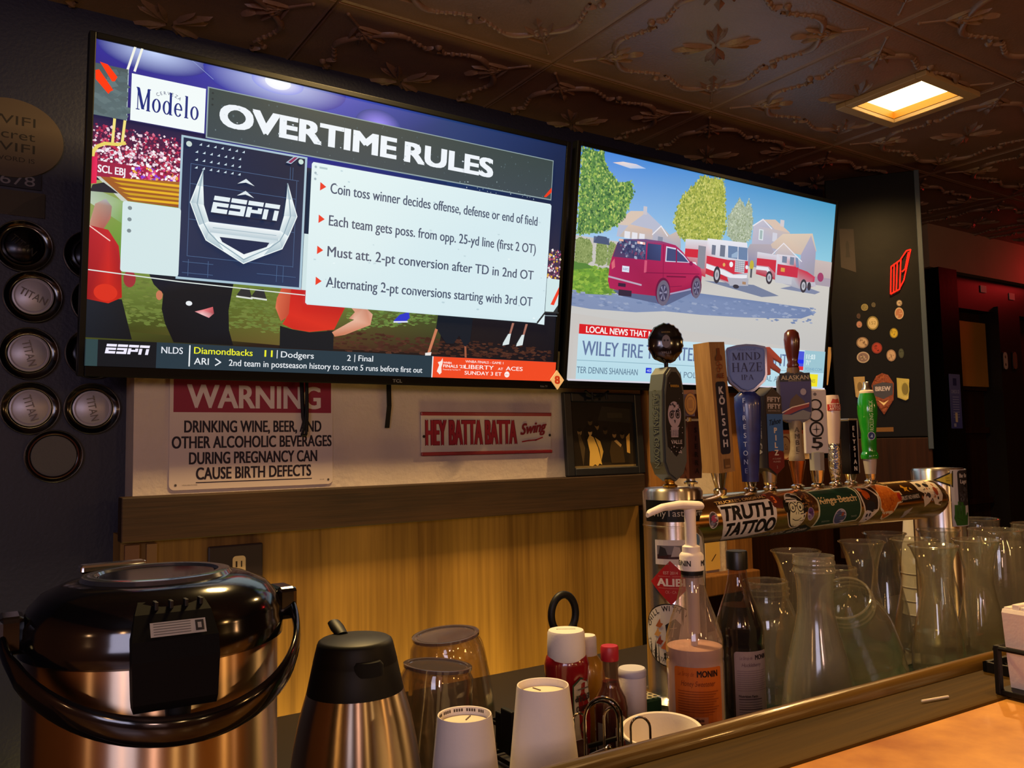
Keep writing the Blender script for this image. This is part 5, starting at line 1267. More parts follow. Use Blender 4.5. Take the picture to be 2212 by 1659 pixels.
    def photo(c):
        c.rect(-.080, 1.121, -.018, 1.165, 'd0c8c8'); c.rect(-.076, 1.131, -.020, 1.155, '6c6870'); c.rect(-.076, 1.131, -.020, 1.139, '3c2024')
        c.poly([(-.074, 1.135), (-.07, 1.154), (-.06, 1.150), (-.056, 1.138)], '2c2a30'); c.poly([(-.05, 1.135), (-.044, 1.154), (-.034, 1.152), (-.03, 1.136)], 'a8a0a4')
    col_sticker(photo, LX, LY, LR)
    def diamond(c):
        c.poly([(-.093, 1.089), (-.052, 1.128), (-.011, 1.089), (-.052, 1.050)], 'a82428')
        c.text('EST 2014', -.052, 1.104, .005, 'd8b8b0', width=.026, align='C'); c.text('ALIBI', -.052, 1.083, .013, 'e0d0cc', width=.052, align='C', bold=.06); c.text('CK - CA', -.052, 1.070, .005, 'c88880', width=.020, align='C')
        c.line([(-.075, 1.100), (-.03, 1.100)], .0008, 'c87870'); c.line([(-.075, 1.079), (-.03, 1.079)], .0008, 'c87870')
    col_sticker(diamond, LX, LY, LR)
    def coffin(c):
        c.disc(-.056, .996, .056, '1c1a1c', n=48); c.disc(-.056, .996, .054, 'cfc6c0', n=48)
        c.arc('CHILL WITH YOUR', -.056, .996, .043, 165, 15, .009, '2c2628', bold=.03); c.arc('TIL DEATH DO US R.I.P', -.056, .996, .050, 190, 350, .007, '2c2628', inward=True)
        c.poly([(-.060, .966), (-.044, .974), (-.036, 1.016), (-.046, 1.026), (-.064, 1.014)], '1c1a24'); c.line([(-.052, .994), (-.048, 1.018)], .0012, 'b8a890'); c.line([(-.056, 1.008), (-.044, 1.010)], .0012, 'b8a890')
        for x, y, cc in ((-.076, 1.014, 'a85c34'), (-.080, .998, 'c89454'), (-.076, .984, '8c3828'), (-.066, .976, 'c86c3c')):
            c.poly([(x-.008, y-.004), (x+.002, y-.006), (x+.008, y+.002), (x+.003, y+.003), (x+.002, y+.011), (x-.003, y+.003)], cc)
        for k in range(6): c.disc(-.066+.006*(k % 3), .962-.006*(k//3), .0022, '2c2a20', .0032, rot=k)
    col_sticker(coffin, LX, LY, LR)
    def owl(c):
        c.poly([(-.024, 1.12), (-.020, 1.170), (-.004, 1.180), (.016, 1.168), (.028, 1.12), (.024, 1.080), (.004, 1.084)], 'c4c0c0'); c.disc(0, 1.163, .010, '5c7898', .012)
        for k in range(4): c.line([(-.014+.004*k, 1.142-.012*k), (-.004+.004*k, 1.150-.012*k), (.006+.004*k, 1.142-.012*k)], .003, '6080a0')
    col_sticker(owl, LX, LY, LR)
    RY, RR = TY, 0.0612
    col_sticker(lambda c: c.rect(-.038, 1.130, .06, 1.264, 'b4b4c0'), RX, RY, RR)
    col_sticker(lambda c: (c.poly([(-.076, 1.240), (-.030, 1.262), (-.032, 1.222)], '1c1a10'), c.poly([(-.069, 1.240), (-.034, 1.256), (-.035, 1.228)], 'a8942c'), c.text('I AM', -.040, 1.243, .003, '4c4418', align='R'), c.text('BEER', -.038, 1.237, .003, '4c4418', align='R')), RX, RY, RR, 'yellow_triangle_sticker')
    def black(c):
        c.rrect(-.020, 1.178, .030, 1.262, .008, '26262c'); c.text('Bar Bar', -.014, 1.245, .009, 'b8b4b8', width=.034, bold=.04); c.text('Lager', -.012, 1.231, .009, 'b8b4b8', width=.030, bold=.04); c.blobs(-.014, 1.186, .022, 1.226, 20, .006, ['3c3c44', '1a1a20', '4c4c54'])
    col_sticker(black, RX, RY, RR+0.0003)
    def hand(c):
        g = '2c5c24'
        c.poly([(-.034, 1.150), (-.028, 1.132), (.010, 1.132), (.014, 1.146), (.018, 1.160), (.010, 1.162), (.004, 1.154), (-.004, 1.166), (-.030, 1.166)], g)
        for k, (x, h_) in enumerate(((-.028, 1.178), (-.019, 1.186), (-.010, 1.184), (-.002, 1.176))): c.line([(x, 1.155), (x+.001, h_)], .0085, g)
        for x in (-.024, -.015, -.006): c.line([(x, 1.158), (x, 1.172)], .0012, '1c3c18')
        c.line([(-.026, 1.150), (-.010, 1.144)], .0012, '1c3c18')
    col_sticker(hand, RX, RY, RR+0.0003, 'green_hand_sticker')
beer_tower()

# ================================================================ TAP HANDLES
def rot_prism(pts, d, Mx): return pts
def tap(label, X, rz=0.0, Y=TY, z=1.2415):
    t = thing('tap_handle', label, 'tap handle', (X, Y, z), radians(rz), 'draft tap handles on the tower')
    if z > 1.25: t.scale = (1, 1, .945)
    return t
def collar(t, r=0.011, h=0.03, m='satin', z=0.0, r2=None):
    b = MB(); b.lathe([(0.013, z), (0.014, z+0.004), (0.009, z+0.007), (r*0.85, z+0.010), (r, z+h), (0, z+h)], 24); b.build('ferrule', M[m], t)

def tap_paddle():       # skate-deck shaped handle with a round cap on top
    t = tap('tallest tap handle, grey paddle with skull art and a black bottle-cap top', 1.105, 0, TY, 1.2575)
    w_, d_ = 0.030, 0.019
    pts = [(0, .012), (.020, .026), (w_, .050), (w_*1.02, .12), (w_*.93, .190), (.022, .222), (.010, .236), (-.010, .236), (-.022, .222), (-w_*.93, .190), (-w_*1.02, .12), (-w_, .050), (-.020, .026)]
    m = MB(); m.prism(pts, -d_, d_, bevel=.004); m.build('paddle', mat('paddle_grey', '4c5250', 0.45), t, smooth=False)
    c = Canvas(1e-4); s = .82
    c.poly([(0, .060), (.021, .080), (.023, .12), (.022, .180), (.016, .214), (.006, .226), (-.006, .226), (-.016, .214), (-.022, .180), (-.024, .12), (-.021, .080)], '101018')
    c.disc(-.002, .142, .0165, 'a89ca8', .026, n=30); c.poly([(-.012, .118), (.008, .118), (.006, .098), (-.012, .098)], 'a89ca8')
    for x in (-.009, .006): c.disc(x, .142, .0058, '15131c', .0078); c.ring(x, .142, .0028, .0042, '8c8090', 1.3)
    c.poly([(-.004, .132), (.001, .132), (-.0015, .125)], '15131c')
    for k in range(5): c.line([(-.010+.004*k, .100), (-.010+.004*k, .112)], .0008, '15131c')
    c.blobs(-.012, .148, .010, .165, 20, .0018, ['2c2638', '15131c'])
    c.text('BARRERA', 0, .196, .0045, 'a8822c', width=.022, align='C', bold=.04); c.text('VALLE', 0, .085, .0075, 'c4bcbc', width=.028, align='C', bold=.02)
    c.blobs(-.014, .064, .014, .080, 22, .0018, ['b4acb0', '101018']); c.blobs(-.018, .09, .02, .22, 22, .0013, ['b4acb0', '8a848c'])
    c.build('skull_art', M['print_gloss'], t, M=T(0, -d_-.0002, 0))
    c = Canvas(1e-4); c.text('CALIFORNIA GROWN', 0.040, -.007, .014, '1e2220', width=.155, bold=.03); c.text('CALIFORNIA GROWN', 0.040, -.006, .013, '626862', width=.154)
    # along the left flank: reads upwards from the bottom
    c.build('side_lettering', M['print'], t, M=T(-w_*1.03, 0, 0.232) @ R(-90, 'Z') @ R(90, 'Y'))
    m = MB(); m.lathe([(0, -.013), (.024, -.013), (.031, -.008), (.033, 0), (.031, .006), (.024, .010), (0, .012)], 42, facet=lambda a, z: 0.03*(1 if sin(21*a) > 0 else -.5) if abs(z) < .009 else 0)
    m.build('cap_disc', M['black_gloss'], t, M=T(0, 0, .285) @ R(-38, 'Z') @ R(90, 'X') @ Matrix.Diagonal((1, 1.22, 1, 1)))
    c = Canvas(1e-4); c.disc(0, .002, .008, '6c6870', .013); c.disc(-.003, .004, .002, '14141a'); c.disc(.003, .004, .002, '14141a'); c.text('BARRERA', 0, .019, .003, '8c7430', width=.016, align='C'); c.text('VALLE', 0, -.022, .0045, '8c8890', width=.018, align='C')
    c.build('cap_art', M['print_gloss'], t, M=T(0, 0, .285) @ R(-38, 'Z') @ T(0, -.0126, 0))
    MB().lathe([(.004, .232), (.004, .25)], 12).build('neck', M['black_matte'], t)
    collar(t, .010, .016, 'brass')
tap_paddle()

def tap_sierra():
    t = tap('dark brown tap handle with amber oval medallions, behind the tall grey paddle', 1.222, 0, TY+.062, 1.2575)
    br = mat('sierra_brown', '4a241c', 0.4)
    m = MB(); m.loft([[(-w, -w*.8, z), (w, -w*.8, z), (w, w*.8, z), (-w, w*.8, z)] for w, z in ((.017, .012), (.019, .06), (.022, .132))]); m.build('shaft', br, t, smooth=False)
    m = MB(); m.loft([[(w*cos(a), w*.95*sin(a), z) for a in [pi/4*k+pi/8 for k in range(8)]] for w, z in ((.027, .137), (.034, .142), (.035, .165), (.035, .188), (.030, .197))]); m.build('crown_block', br, t, smooth=False)
    for a in (-38, 38, -128, 128):
        c = Canvas(1e-4); c.disc(0, .167, .0125, '6a4414', .024, n=32); c.disc(0, .167, .0112, 'c08a1c', .0222, n=32); c.ring(0, .167, .008, .009, '8c5c14', 1.9); c.poly([(-.004, .158), (.004, .158), (.004, .176), (-.004, .176)], 'a8741c')
        c.build('medallion', M['print_gloss'], t, M=R(a, 'Z') @ T(0, -.0345, 0))
    for a in (-1, 1):
        MB().box(a*.020-.004, a*.020+.004, -.024, -.018, .130, .140, .001).build('corner_pin', M['chrome'], t, smooth=False)
    c = Canvas(1e-4); c.vtext('SIERRA', 0, .118, .010, .017, '1c100c', bold=.05); c.build('lettering', M['print'], t, M=T(0, -.0172, 0))
    c = Canvas(1e-4); c.vtext('SIERRA', 0, .118, .010, .017, '1c100c', bold=.05); c.build('side_lettering', M['print'], t, M=R(-90, 'Z') @ T(0, -.0212, 0))
    m = MB(); m.tube([(0, 0, .012), (0, 0, -.012), (-.030, -.015, -.018), (-.0475, -.0238, -.019)], .0065, 12); m.build('mount_stem', M['chrome'], t)
    collar(t, .010, .015)
tap_sierra()

def tap_timber():
    t = tap('square natural wood tap handle with a navy strip lettered downwards', 1.238, 0)
    t.rotation_euler = (0, radians(-3.5), 0)
    wd = wood('tap_timber', '7c5a34', 'a27e50', 'Z', 3, .55)
    m = MB(); s = .0215; m.loft([[(-a, -a, z), (a, -a, z), (a, a, z), (-a, a, z)] for a, z in ((s*1.02, .040), (s, .16), (s*.98, .292))]); m.build('block', wd, t, smooth=False)
    c = Canvas(1e-4); c.rrect(-.0135, .075, .0135, .215, .006, '161a2c'); c.vtext('K\u00d6LSCH', 0, .205, .0135, .0205, 'b4b4bc', bold=.06)
    c.poly([(-.004, .268), (-.0035, .280), (.0035, .280), (.004, .268), (.009, .262), (.009, .256), (-.009, .256), (-.009, .262)], '6a3c20')
    for k in range(3): c.ring(-.003+.006*(k % 2), .250-.006*k, .0035, .005, '7c3c20')
    c.text('ALE', 0, .222, .009, '6a3420', width=.020, align='C', bold=.05); c.rect(-.008, .048, .008, .066, '6a4c2c'); c.rect(-.006, .050, .006, .054, '8a6a44')
    c.build('front_label', M['print'], t, M=T(0, -s*1.03, 0))
    m = MB(); m.lathe([(.011, .018), (.016, .042), (0, .042)], 24); m.build('cone', M['chrome'], t)
    m = MB(); m.lathe([(.012, -.002), (.013, .006), (.009, .010), (.011, .020), (0, .020)], 24); m.build('ferrule', M['chrome'], t)
tap_timber()

def tap_shield():
    t = tap('blue tap handle with a shield reading MIND HAZE and an orange arrow', 1.326, -42)
    blue = mat('tap_blue', '20388c', 0.3, var=.55, vscale=22, color2='141c50', coat=.4)
    m = MB(); m.loft([[(w*cos(a), d*sin(a), z) for a in [2*pi*k/16 for k in range(16)]] for w, d, z in ((.0165, .014, .018), (.019, .015, .06), (.024, .017, .12), (.0265, .018, .17), (.026, .017, .188), (.015, .012, .198))]); m.build('shaft', blue, t)
    c = Canvas(1e-4); c.vtext('FIRESTONE', 0, .185, .0095, .0175, '8c98d0', bold=.02, asp=.9); c.build('shaft_lettering', M['print'], t, M=R(-28, 'Z') @ T(0, -.0200, 0))
    sh = [(0, .194), (.014, .199), (.034, .217), (.039, .230), (.040, .282), (.037, .288), (.018, .2925), (0, .294), (-.018, .2925), (-.037, .288), (-.040, .282), (-.039, .230), (-.034, .217), (-.014, .199)]
    m = MB(); m.prism(sh, -.016, .014, bevel=.005); m.build('shield', bpy.data.materials['tap_blue'], t, smooth=False)
    c = Canvas(1e-4)
    c.poly([(x*.88, .248+(z-.248)*.9) for x, z in sh], '4c64b0'); c.poly([(x*.82, .247+(z-.248)*.84) for x, z in sh], '5a70ba')
    c.text('FIRESTONE', 0, .280, .0042, '3c4c88', width=.036, align='C')
    serif_word(c, 'MIND', -.029, .2615, .0145, .058, '1c2050'); serif_word(c, 'HAZE', -.030, .238, .0175, .061, '1c2050'); serif_word(c, 'IPA', -.0125, .2215, .010, .025, '1c2050')
    c.build('shield_face', M['print_gloss'], t, M=T(0, -.0163, 0))
    m = MB(); m.prism([(0, .230), (.012, .232), (.012, .246), (.030, .234), (.032, .242), (.018, .256), (.018, .264), (.034, .254), (.035, .262), (.012, .288), (0, .288)], -.006, .006, bevel=.0015); m.build('orange_arrow', mat('tap_orange', 'c8501c', 0.4), t, M=T(.036, .008, 0), smooth=False)
    collar(t, .012, .020, 'chrome')
tap_shield()

def tap_peak():
    t = tap('dark grey peaked tap handle with blue and red panel reading PILZ', 1.385, 0)
    g = mat('peak_grey', '3c3634', 0.5)
    pts = [(0, .026), (.026, .046), (.026, .196), (0, .218), (-.022, .208), (-.026, .196), (-.026, .046)]
    m = MB(); m.prism([(-.026, .044), (0, .028), (.026, .044), (.026, .190), (0, .208), (-.026, .190)], -.017, .017, bevel=.002); m.build('body', g, t, smooth=False)
    c = Canvas(1e-4); c.rect(-.022, .158, .022, .196, '2c2826') if False else None
    c.text('FIFTY', 0, .178, .0095, 'c0bab4', width=.040, align='C', bold=.06); c.text('FIFTY', 0, .164, .0095, 'c0bab4', width=.040, align='C', bold=.06); c.text('BREWING CO.', 0, .158, .0032, 'a8a29c', width=.038, align='C')
    c.rect(-.024, .078, .024, .153, '3c6aac'); c.poly([(-.024, .046), (0, .031), (.024, .046), (.024, .074), (.012, .079), (0, .074), (-.012, .079), (-.024, .074)], '6c2424')
    c.text('Tahoe', 0, .132, .011, '16304c', width=.036, align='C', shear=.3, bold=.05, slope=.15); c.vtext('PILZ', 0, .125, .0105, .0150, 'd0c8bc', bold=.08, asp=1.15)
    c.text('A CLASSIC', 0, .061, .003, 'b8a098', width=.026, align='C'); c.text('PILSNER', 0, .055, .003, 'b8a098', width=.022, align='C'); c.text('2', 0, .043, .005, 'b8a098', align='C')
    c.build('front_label', M['print'], t, M=T(0, -.0174, 0))
    c = Canvas(1e-4); c.text('TRUCKEE, CA', .0, -.005, .0105, 'b0aaa4', width=.108, bold=.06); c.build('side_lettering', M['print'], t, M=T(-.0264, 0, 0.178) @ R(-90, 'Z') @ R(90, 'Y'))
    m = MB(); m.lathe([(.012, .012), (.016, .040), (0, .040)], 20); m.build('cone', M['satin'], t)
    collar(t, .013, .014, 'chrome')
tap_peak()

def tap_boat():
    t = tap('tap handle with dark red wooden knob over a boat picture plaque', 1.472, -40)
    m = MB(); m.lathe([(.011, .252), (.0125, .258), (.010, .264), (.0118, .275), (.0155, .295), (.0165, .312), (.0145, .326), (.008, .333), (0, .334)], 28); m.build('wooden_knob', mat('cherry_wood', '4a1c1c', 0.25, coat=.5), t)
    m = MB(); m.lathe([(.014, .238), (.013, .246), (.0125, .252), (0, .252)], 24); m.build('knob_base', mat('knob_brown', '5c4638', 0.4), t)
    m = MB(); m.prism([(-.016, .136), (.016, .136), (.030, .144), (.033, .160), (.034, .225), (.030, .236), (.014, .243), (-.014, .243), (-.030, .236), (-.034, .225), (-.033, .160), (-.030, .144)], -.013, .010, bevel=.003); m.build('plaque', mat('plaque_grey', '4a4550', 0.4), t, smooth=False)
    c = Canvas(1e-4); c.poly([(-.030, .150), (.030, .150), (.031, .222), (-.031, .222)], ['2c2c58', '2c2c58', '3c3a70', '3c3a70']); c.rect(-.031, .222, .031, .240, '20222c'); c.text('ALASKAN', 0, .226, .009, 'a89c88', width=.056, align='C', bold=.02); c.text('BREWING CO.', 0, .222, .003, '8a806c', width=.026, align='C')
    c.poly([(-.014, .168), (-.010, .184), (.002, .196), (.010, .188), (.018, .180), (.020, .168)], '4c3a30'); c.disc(.016, .200, .006, '8c8498', .007)
    c.poly([(-.029, .152), (-.012, .166), (.012, .172), (.028, .178), (.026, .168), (.006, .162), (-.012, .154)], '7c2c30'); c.line([(-.028, .157), (-.008, .168), (.026, .176)], .0022, 'c8b4ac'); c.poly([(-.030, .142), (.024, .142), (.030, .156), (.014, .162), (-.010, .152), (-.030, .154)], '6c6c74')
    c.build('picture', M['print_gloss'], t, M=T(0, -.0134, 0))
    m = MB(); m.lathe([(.0155, .056), (.0165, .062), (.0155, .068), (.0125, .080), (.0115, .100), (.0125, .120), (.014, .140), (0, .142)], 28); m.build('carved_grip', mat('antler_tan', '8a7c68', 0.5, bump=.2, bscale=60), t)
    c = Canvas(1e-4); c.vtext('AMBER', 0, .126, .010, .0135, '4c4238', bold=.03); c.build('grip_lettering', M['print'], t, cyl=.0135, M=Matrix.Identity(4))
    m = MB(); m.lathe([(.009, .008), (.013, .032), (.0165, .050), (.0175, .056), (0, .057)], 28); m.build('copper_cone', M['copper_m'], t)
    collar(t, .010, .010, 'chrome')
tap_boat()

def tap_numbers():
    t = tap('white plate tap handle with black downward numerals 8 0 5', 1.538, -28)
    MB().box(-.0255, .0255, -.005, .005, .070, .207, .0015).build('plate', mat('plate_white', 'c4c0c4', 0.4), t, smooth=False)
    c = Canvas(1e-4)
    for z in (.080, .197): c.disc(0, z, .0035, '6c6870')
    bk = '14121a'
    c.ring(0, .1745, .0105, .0142, bk, .85); c.ring(0, .1520, .0125, .0168, bk, .85)
    c.ring(0, .1215, .0122, .0160, bk, 1.05); c.poly([(-.0105, .1215), (-.001, .1227), (0, .1345), (.001, .1227), (.0105, .1215), (.001, .1203), (0, .1085), (-.001, .1203)], bk)
    c.text('5', 0, .0815, .0225, bk, width=.025, align='C', bold=.03)
    c.build('numerals', M['print'], t, M=T(0, -.0054, 0))
    m = MB(); m.lathe([(.0155, .034), (.0158, .072), (0, .074)], 8); m.build('grip', mat('grip_grey', '8c8a88', 0.5), t, smooth=False)
    m = MB(); m.lathe([(.011, .010), (.014, .034), (0, .034)], 24); m.build('cone', M['chrome'], t)
    collar(t, .011, .010, 'chrome')
tap_numbers()

def tap_chalice():
    t = tap('slender curved white tap handle with silver foot and red band', 1.600, -30)
    m = MB(); m.lathe([(.011, .082), (.0135, .110), (.016, .140), (.0165, .165), (.0150, .190), (.0135, .196), (0, .197)], 28, sx=1.0, sy=.9); m.build('white_body', mat('tap_white', 'd0bcb0', 0.3, coat=.4), t)
    c = Canvas(1e-4); c.rect(-.018, .162, .018, .176, '9a2420'); c.text('STELLA', 0, .1695, .0052, 'd8b8b0', width=.026, align='C', bold=.04); c.text('ARTOIS', 0, .1632, .0052, 'd8b8b0', width=.026, align='C', bold=.04); c.poly([(-.010, .178), (.010, .178), (.006, .188), (0, .186), (-.006, .188)], 'a83c30')
    c.build('band', M['print_gloss'], t, cyl=.0168)
    m = MB(); m.lathe([(.008, .012), (.0105, .020), (.013, .040), (.0135, .06), (.0125, .082), (.0115, .090), (0, .09)], 28, facet=lambda a, z: .05*sin(9*a+z*200)); m.build('silver_foot', mat('chased_silver', 'c0b8a8', 0.22, 1.0, bump=.6, bscale=120), t)
    c = Canvas(1e-4); c.text('ANNO 1366', 0, -.003, .008, '2c3c78', width=.055, bold=.03); c.build('foot_lettering', M['print'], t, M=R(-18, 'Z') @ T(0, -.0138, .090) @ R(90, 'Y'))
    collar(t, .010, .014, 'chrome')
tap_chalice()

def tap_slab():
    t = tap('short black slab tap handle with silver edge and white downward letters', 1.655, -4)
    MB().box(-.0135, .0135, -.012, .012, .022, .140, .001).build('slab', M['black_gloss'], t, smooth=False)
    m = MB(); m.box(-.0145, .0155, -.0125, .0125, .140, .1445, .001).box(.0135, .0158, -.0125, .0125, .024, .1445, .0008); m.build('silver_edge', M['satin'], t, smooth=False)
    c = Canvas(1e-4); c.vtext('ELYSIAN', 0, .128, .0092, .0148, 'c8c8c4', bold=.06); c.build('lettering', M['print'], t, M=T(0, -.0124, 0))
    m = MB(); m.lathe([(.009, .008), (.0125, .022), (0, .022)], 20); m.build('cone', M['chrome'], t)
    collar(t, .010, .009, 'chrome')
tap_slab()

def tap_green():
    t = tap('glossy green turned tap handle with pale tip, last of the row', 1.728, 0)
    gl = mat('tap_green', '1c8a24', 0.15, coat=.8)
    m = MB(); m.lathe([(.012, .052), (.0185, .054), (.0195, .060), (.018, .066), (.0165, .068), (.0155, .072), (.0165, .085), (.0165, .100), (.0160, .112), (.0190, .135), (.0215, .155), (.0215, .172), (.019, .190), (.0150, .203), (0, .204)], 36); m.build('turned_body', gl, t)
    m = MB(); m.lathe([(.0150, .203), (.0155, .207), (.0130, .210), (0, .210)], 28); m.build('cream_collar', M['paper_in'], t)
    m = MB(); m.lathe([(.010, .210), (.0095, .214), (.0070, .217), (.0058, .228), (.0045, .229), (0, .229)], 24); m.build('tip', M['satin'], t)
    c = Canvas(1e-4); c.text('ROLLING ROCK', 0, -.004, .0085, 'a0c8a0', width=.068, bold=.02); c.build('lettering', M['print_gloss'], t, M=R(-36, 'Z') @ T(0, -.0222, .118) @ R(-90, 'Y'))
    c = Canvas(1e-4); c.disc(0, .106, .0085, 'a8b0c0', .0095); c.disc(0, .106, .0072, '1c2c6c', .0082); c.poly([(-.003, .103), (.002, .110), (.003, .102)], '8ca0d0'); c.build('round_badge', M['print_gloss'], t, M=R(-36, 'Z') @ T(0, -.0170, 0))
    m = MB(); m.lathe([(.011, .020), (.0142, .048), (.0145, .053), (0, .053)], 28); m.build('white_cone', mat('cone_white', 'b8b0ac', 0.3, .3), t)
    m = MB(); m.lathe([(.009, .006), (.0105, .02), (0, .02)], 24); m.build('chrome_cone', M['chrome'], t)
    collar(t, .010, .008, 'chrome')
tap_green()
# leave lettering surfaces flush: nothing else here

# ================================================================ ON THE SERVICE SHELF
SH = 0.87
def airpot():
    x, y = 0.141, 0.746
    t = thing('airpot', 'large brushed steel airpot with black lid, nearest the dark left wall', 'airpot', (x, y, SH))
    t.scale = (1.04, 1.04, 1.0)
    m = MB(); m.lathe([(0, 0), (.088, 0), (.091, .004), (.0915, .02), (.0915, .320), (.090, .324), (0, .324)], 96); m.build('steel_body', M['steel'], t)
    m = MB(); m.lathe([(.0925, .316), (.0955, .318), (.0962, .330), (.0945, .334), (.0942, .340), (.0900, .351), (.0820, .360), (.0680, .3665), (.0560, .369), (0, .3692)], 80); m.build('lid', M['black_gloss'], t)
    m = MB(); m.lathe([(.0560, .3690), (.0540, .3720), (.0500, .3730), (.0455, .3725), (.0440, .3700)], 72); m.build('lid_ring', mat('ring_grey', '8d93a0', 0.12, 0.9), t)
    m = MB(); m.lathe([(.0435, .3695), (.042, .3710), (.03, .3705), (0, .3700)], 56); m.build('push_disc', M['black_gloss'], t)
    m = MB(); m.box(-.040, .012, .070, .084, .366, .3735, .002); m.build('lid_latch', M['chrome'], t, M=R(6, 'Z'), smooth=False)
    # spout housing hanging over the steel
    m = MB(); m.loft([[(-w, -d, z), (w, -d, z), (w, -.05, z), (-w, -.05, z)] for w, d, z in ((.0265, .1050, .290), (.027, .1080, .296), (.028, .1090, .325), (.028, .1040, .338), (.025, .0900, .354), (.022, .078, .361))])
    m.build('spout_housing', mat('housing_black', '050507', 0.7, spec=0.1), t, M=R(-4, 'Z'), smooth=False)
    m = MB(); m.lathe([(.008, .280), (.009, .292), (0, .292)], 16, M=T(-.004, -.096, 0)); m.build('spout', M['black_matte'], t)
    c = Canvas(1e-4); c.rect(-.018, 0, .018, .0115, '9c9a98')
    for k in range(5): c.rect(-.016, .0015+.002*k, .008, .0022+.002*k, '5c5a5c')
    c.rect(.011, .0015, .0165, .010, '2a2a2c'); c.rect(.0125, .0035, .015, .008, '8c8a88')
    c.build('caution_label', M['print_gloss'], t, M=R(-4, 'Z') @ T(0.002, -.1030, .3400) @ R(-41, 'X'))
    m = MB()
    for k in range(4): m.box(-.018+.010*k, -.0155+.010*k, -.086, -.072, .3555, .3615, .0005)
    m.build('vent_slots', M['black_matte'], t, smooth=False)
    # carrying bail
    P = []
    for k in range(41):
        a = pi*k/40
        P.append((-.106*cos(a), -.130*sin(a)*cos(radians(28)), .338-.130*sin(a)*sin(radians(28))))
    m = MB()
    secs = []
    for k, p in enumerate(P):
        n = Vector((p[0]/.106, p[1]/.13, 0)); n = n.normalized()
        h = .0105 if 4 < k < 36 else .008
        q = Vector(p)
        secs.append([q+n*.003*cos(u)+Vector((0, 0, h*sin(u))) for u in [2*pi*i/12 for i in range(12)]])
    m.loft(secs); m.build('carrying_handle', M['black_gloss'], t)
    for s_ in (-1, 1):
        MB().box(s_*.100-.009, s_*.100+.009, -.016, .016, .322, .350, .004).build('handle_pivot', M['black_gloss'], t, smooth=False)
airpot()

def vacuum_jug():
    x, y = .395, .937
    t = thing('vacuum_jug', 'steel vacuum jug with a black screw lid, right of the airpot', 'jug', (x, y, SH), radians(-12))
    m = MB(); m.lathe([(0, 0), (.074, 0), (.078, .006), (.0785, .02), (.0782, .06), (.0755, .095), (.0705, .130), (.0640, .162), (.0565, .188), (.0520, .200), (0, .200)], 96); m.build('steel_body', M['steel'], t)
    m = MB(); m.lathe([(.050, .182), (.0555, .184), (.0558, .190), (.0490, .2215), (.0485, .2225), (.0487, .2235), (.0440, .243), (.0425, .2465), (.0395, .2485), (0, .2490)], 72); m.build('lid', M['black_matte'], t)
    m = MB(); m.lathe([(.014, 0), (.0135, .012), (.011, .016), (0, .016)], 24, sx=1.25, sy=.55); m.build('pour_opening', mat('hollow_black', '030303', 0.9), t, M=T(.006, -.0440, .2155) @ R(8, 'X'))
    m = MB(); m.tube([(-.010, .028, .2475), (-.014, .040, .254), (-.016, .052, .258)], [.0075, .009, .008], 12, flat=.6); m.build('thumb_lever', M['black_matte'], t)
    m = MB(); m.tube([(.0, .055, .20), (0, .095, .195), (0, .112, .16), (0, .110, .09), (0, .082, .05)], .010, 10); m.build('handle', M['black_matte'], t)
vacuum_jug()

def paper_cup(x, y, h, r1, r2, label, printed=False):
    t = thing('paper_cup', label, 'paper cup', (x, y, SH), 0, 'upturned paper cups')
    m = MB(); m.lathe([(r2+.0015, .000), (r2+.003, .003), (r2+.0015, .006), (r2, .007), (r1, h-.002), (r1-.0006, h), (r1-.0018, h-.0005), (r1-.002, h-.008), (r1-.0022, h-.0095)], 72); m.build('cup_wall', M['paper'], t)
    m = MB(); m.lathe([(r1-.0015, h-.0085), (r1*.5, h-.0075), (0, h-.0075)], 56); m.build('cup_base', M['paper_in'], t)
    m = MB(); m.box(.004, .0175, -.0006, .0006, h-.0074, h-.0066); m.build('seam_mark', mat('seam_%s' % printed, '6c5c54', .8), t, M=R(40 if printed else 95, 'Z'), smooth=False)
    if printed:
        c = Canvas(2e-5); 
        for k in range(26):
            a = (k-13)*.105
            if k % 5 == 3: continue
            c.rect((a-.035)*r1, h-.0052, (a+.035)*r1, h-.0022, '4c403c')
        c.build('rim_print', M['print'], t, M=R(180, 'Z') @ Matrix.Identity(4), surf=lambda u, v, z: ((r1-.0023)*sin(u/r1), -(r1-.0023)*cos(u/r1), v))
    return t
paper_cup(.549, .776, .205, .0292, .050, 'taller upturned white paper cup in front of the ketchup')
paper_cup(.442, .765, .196, .0282, .048, 'shorter upturned white paper cup right of the vacuum jug', True)

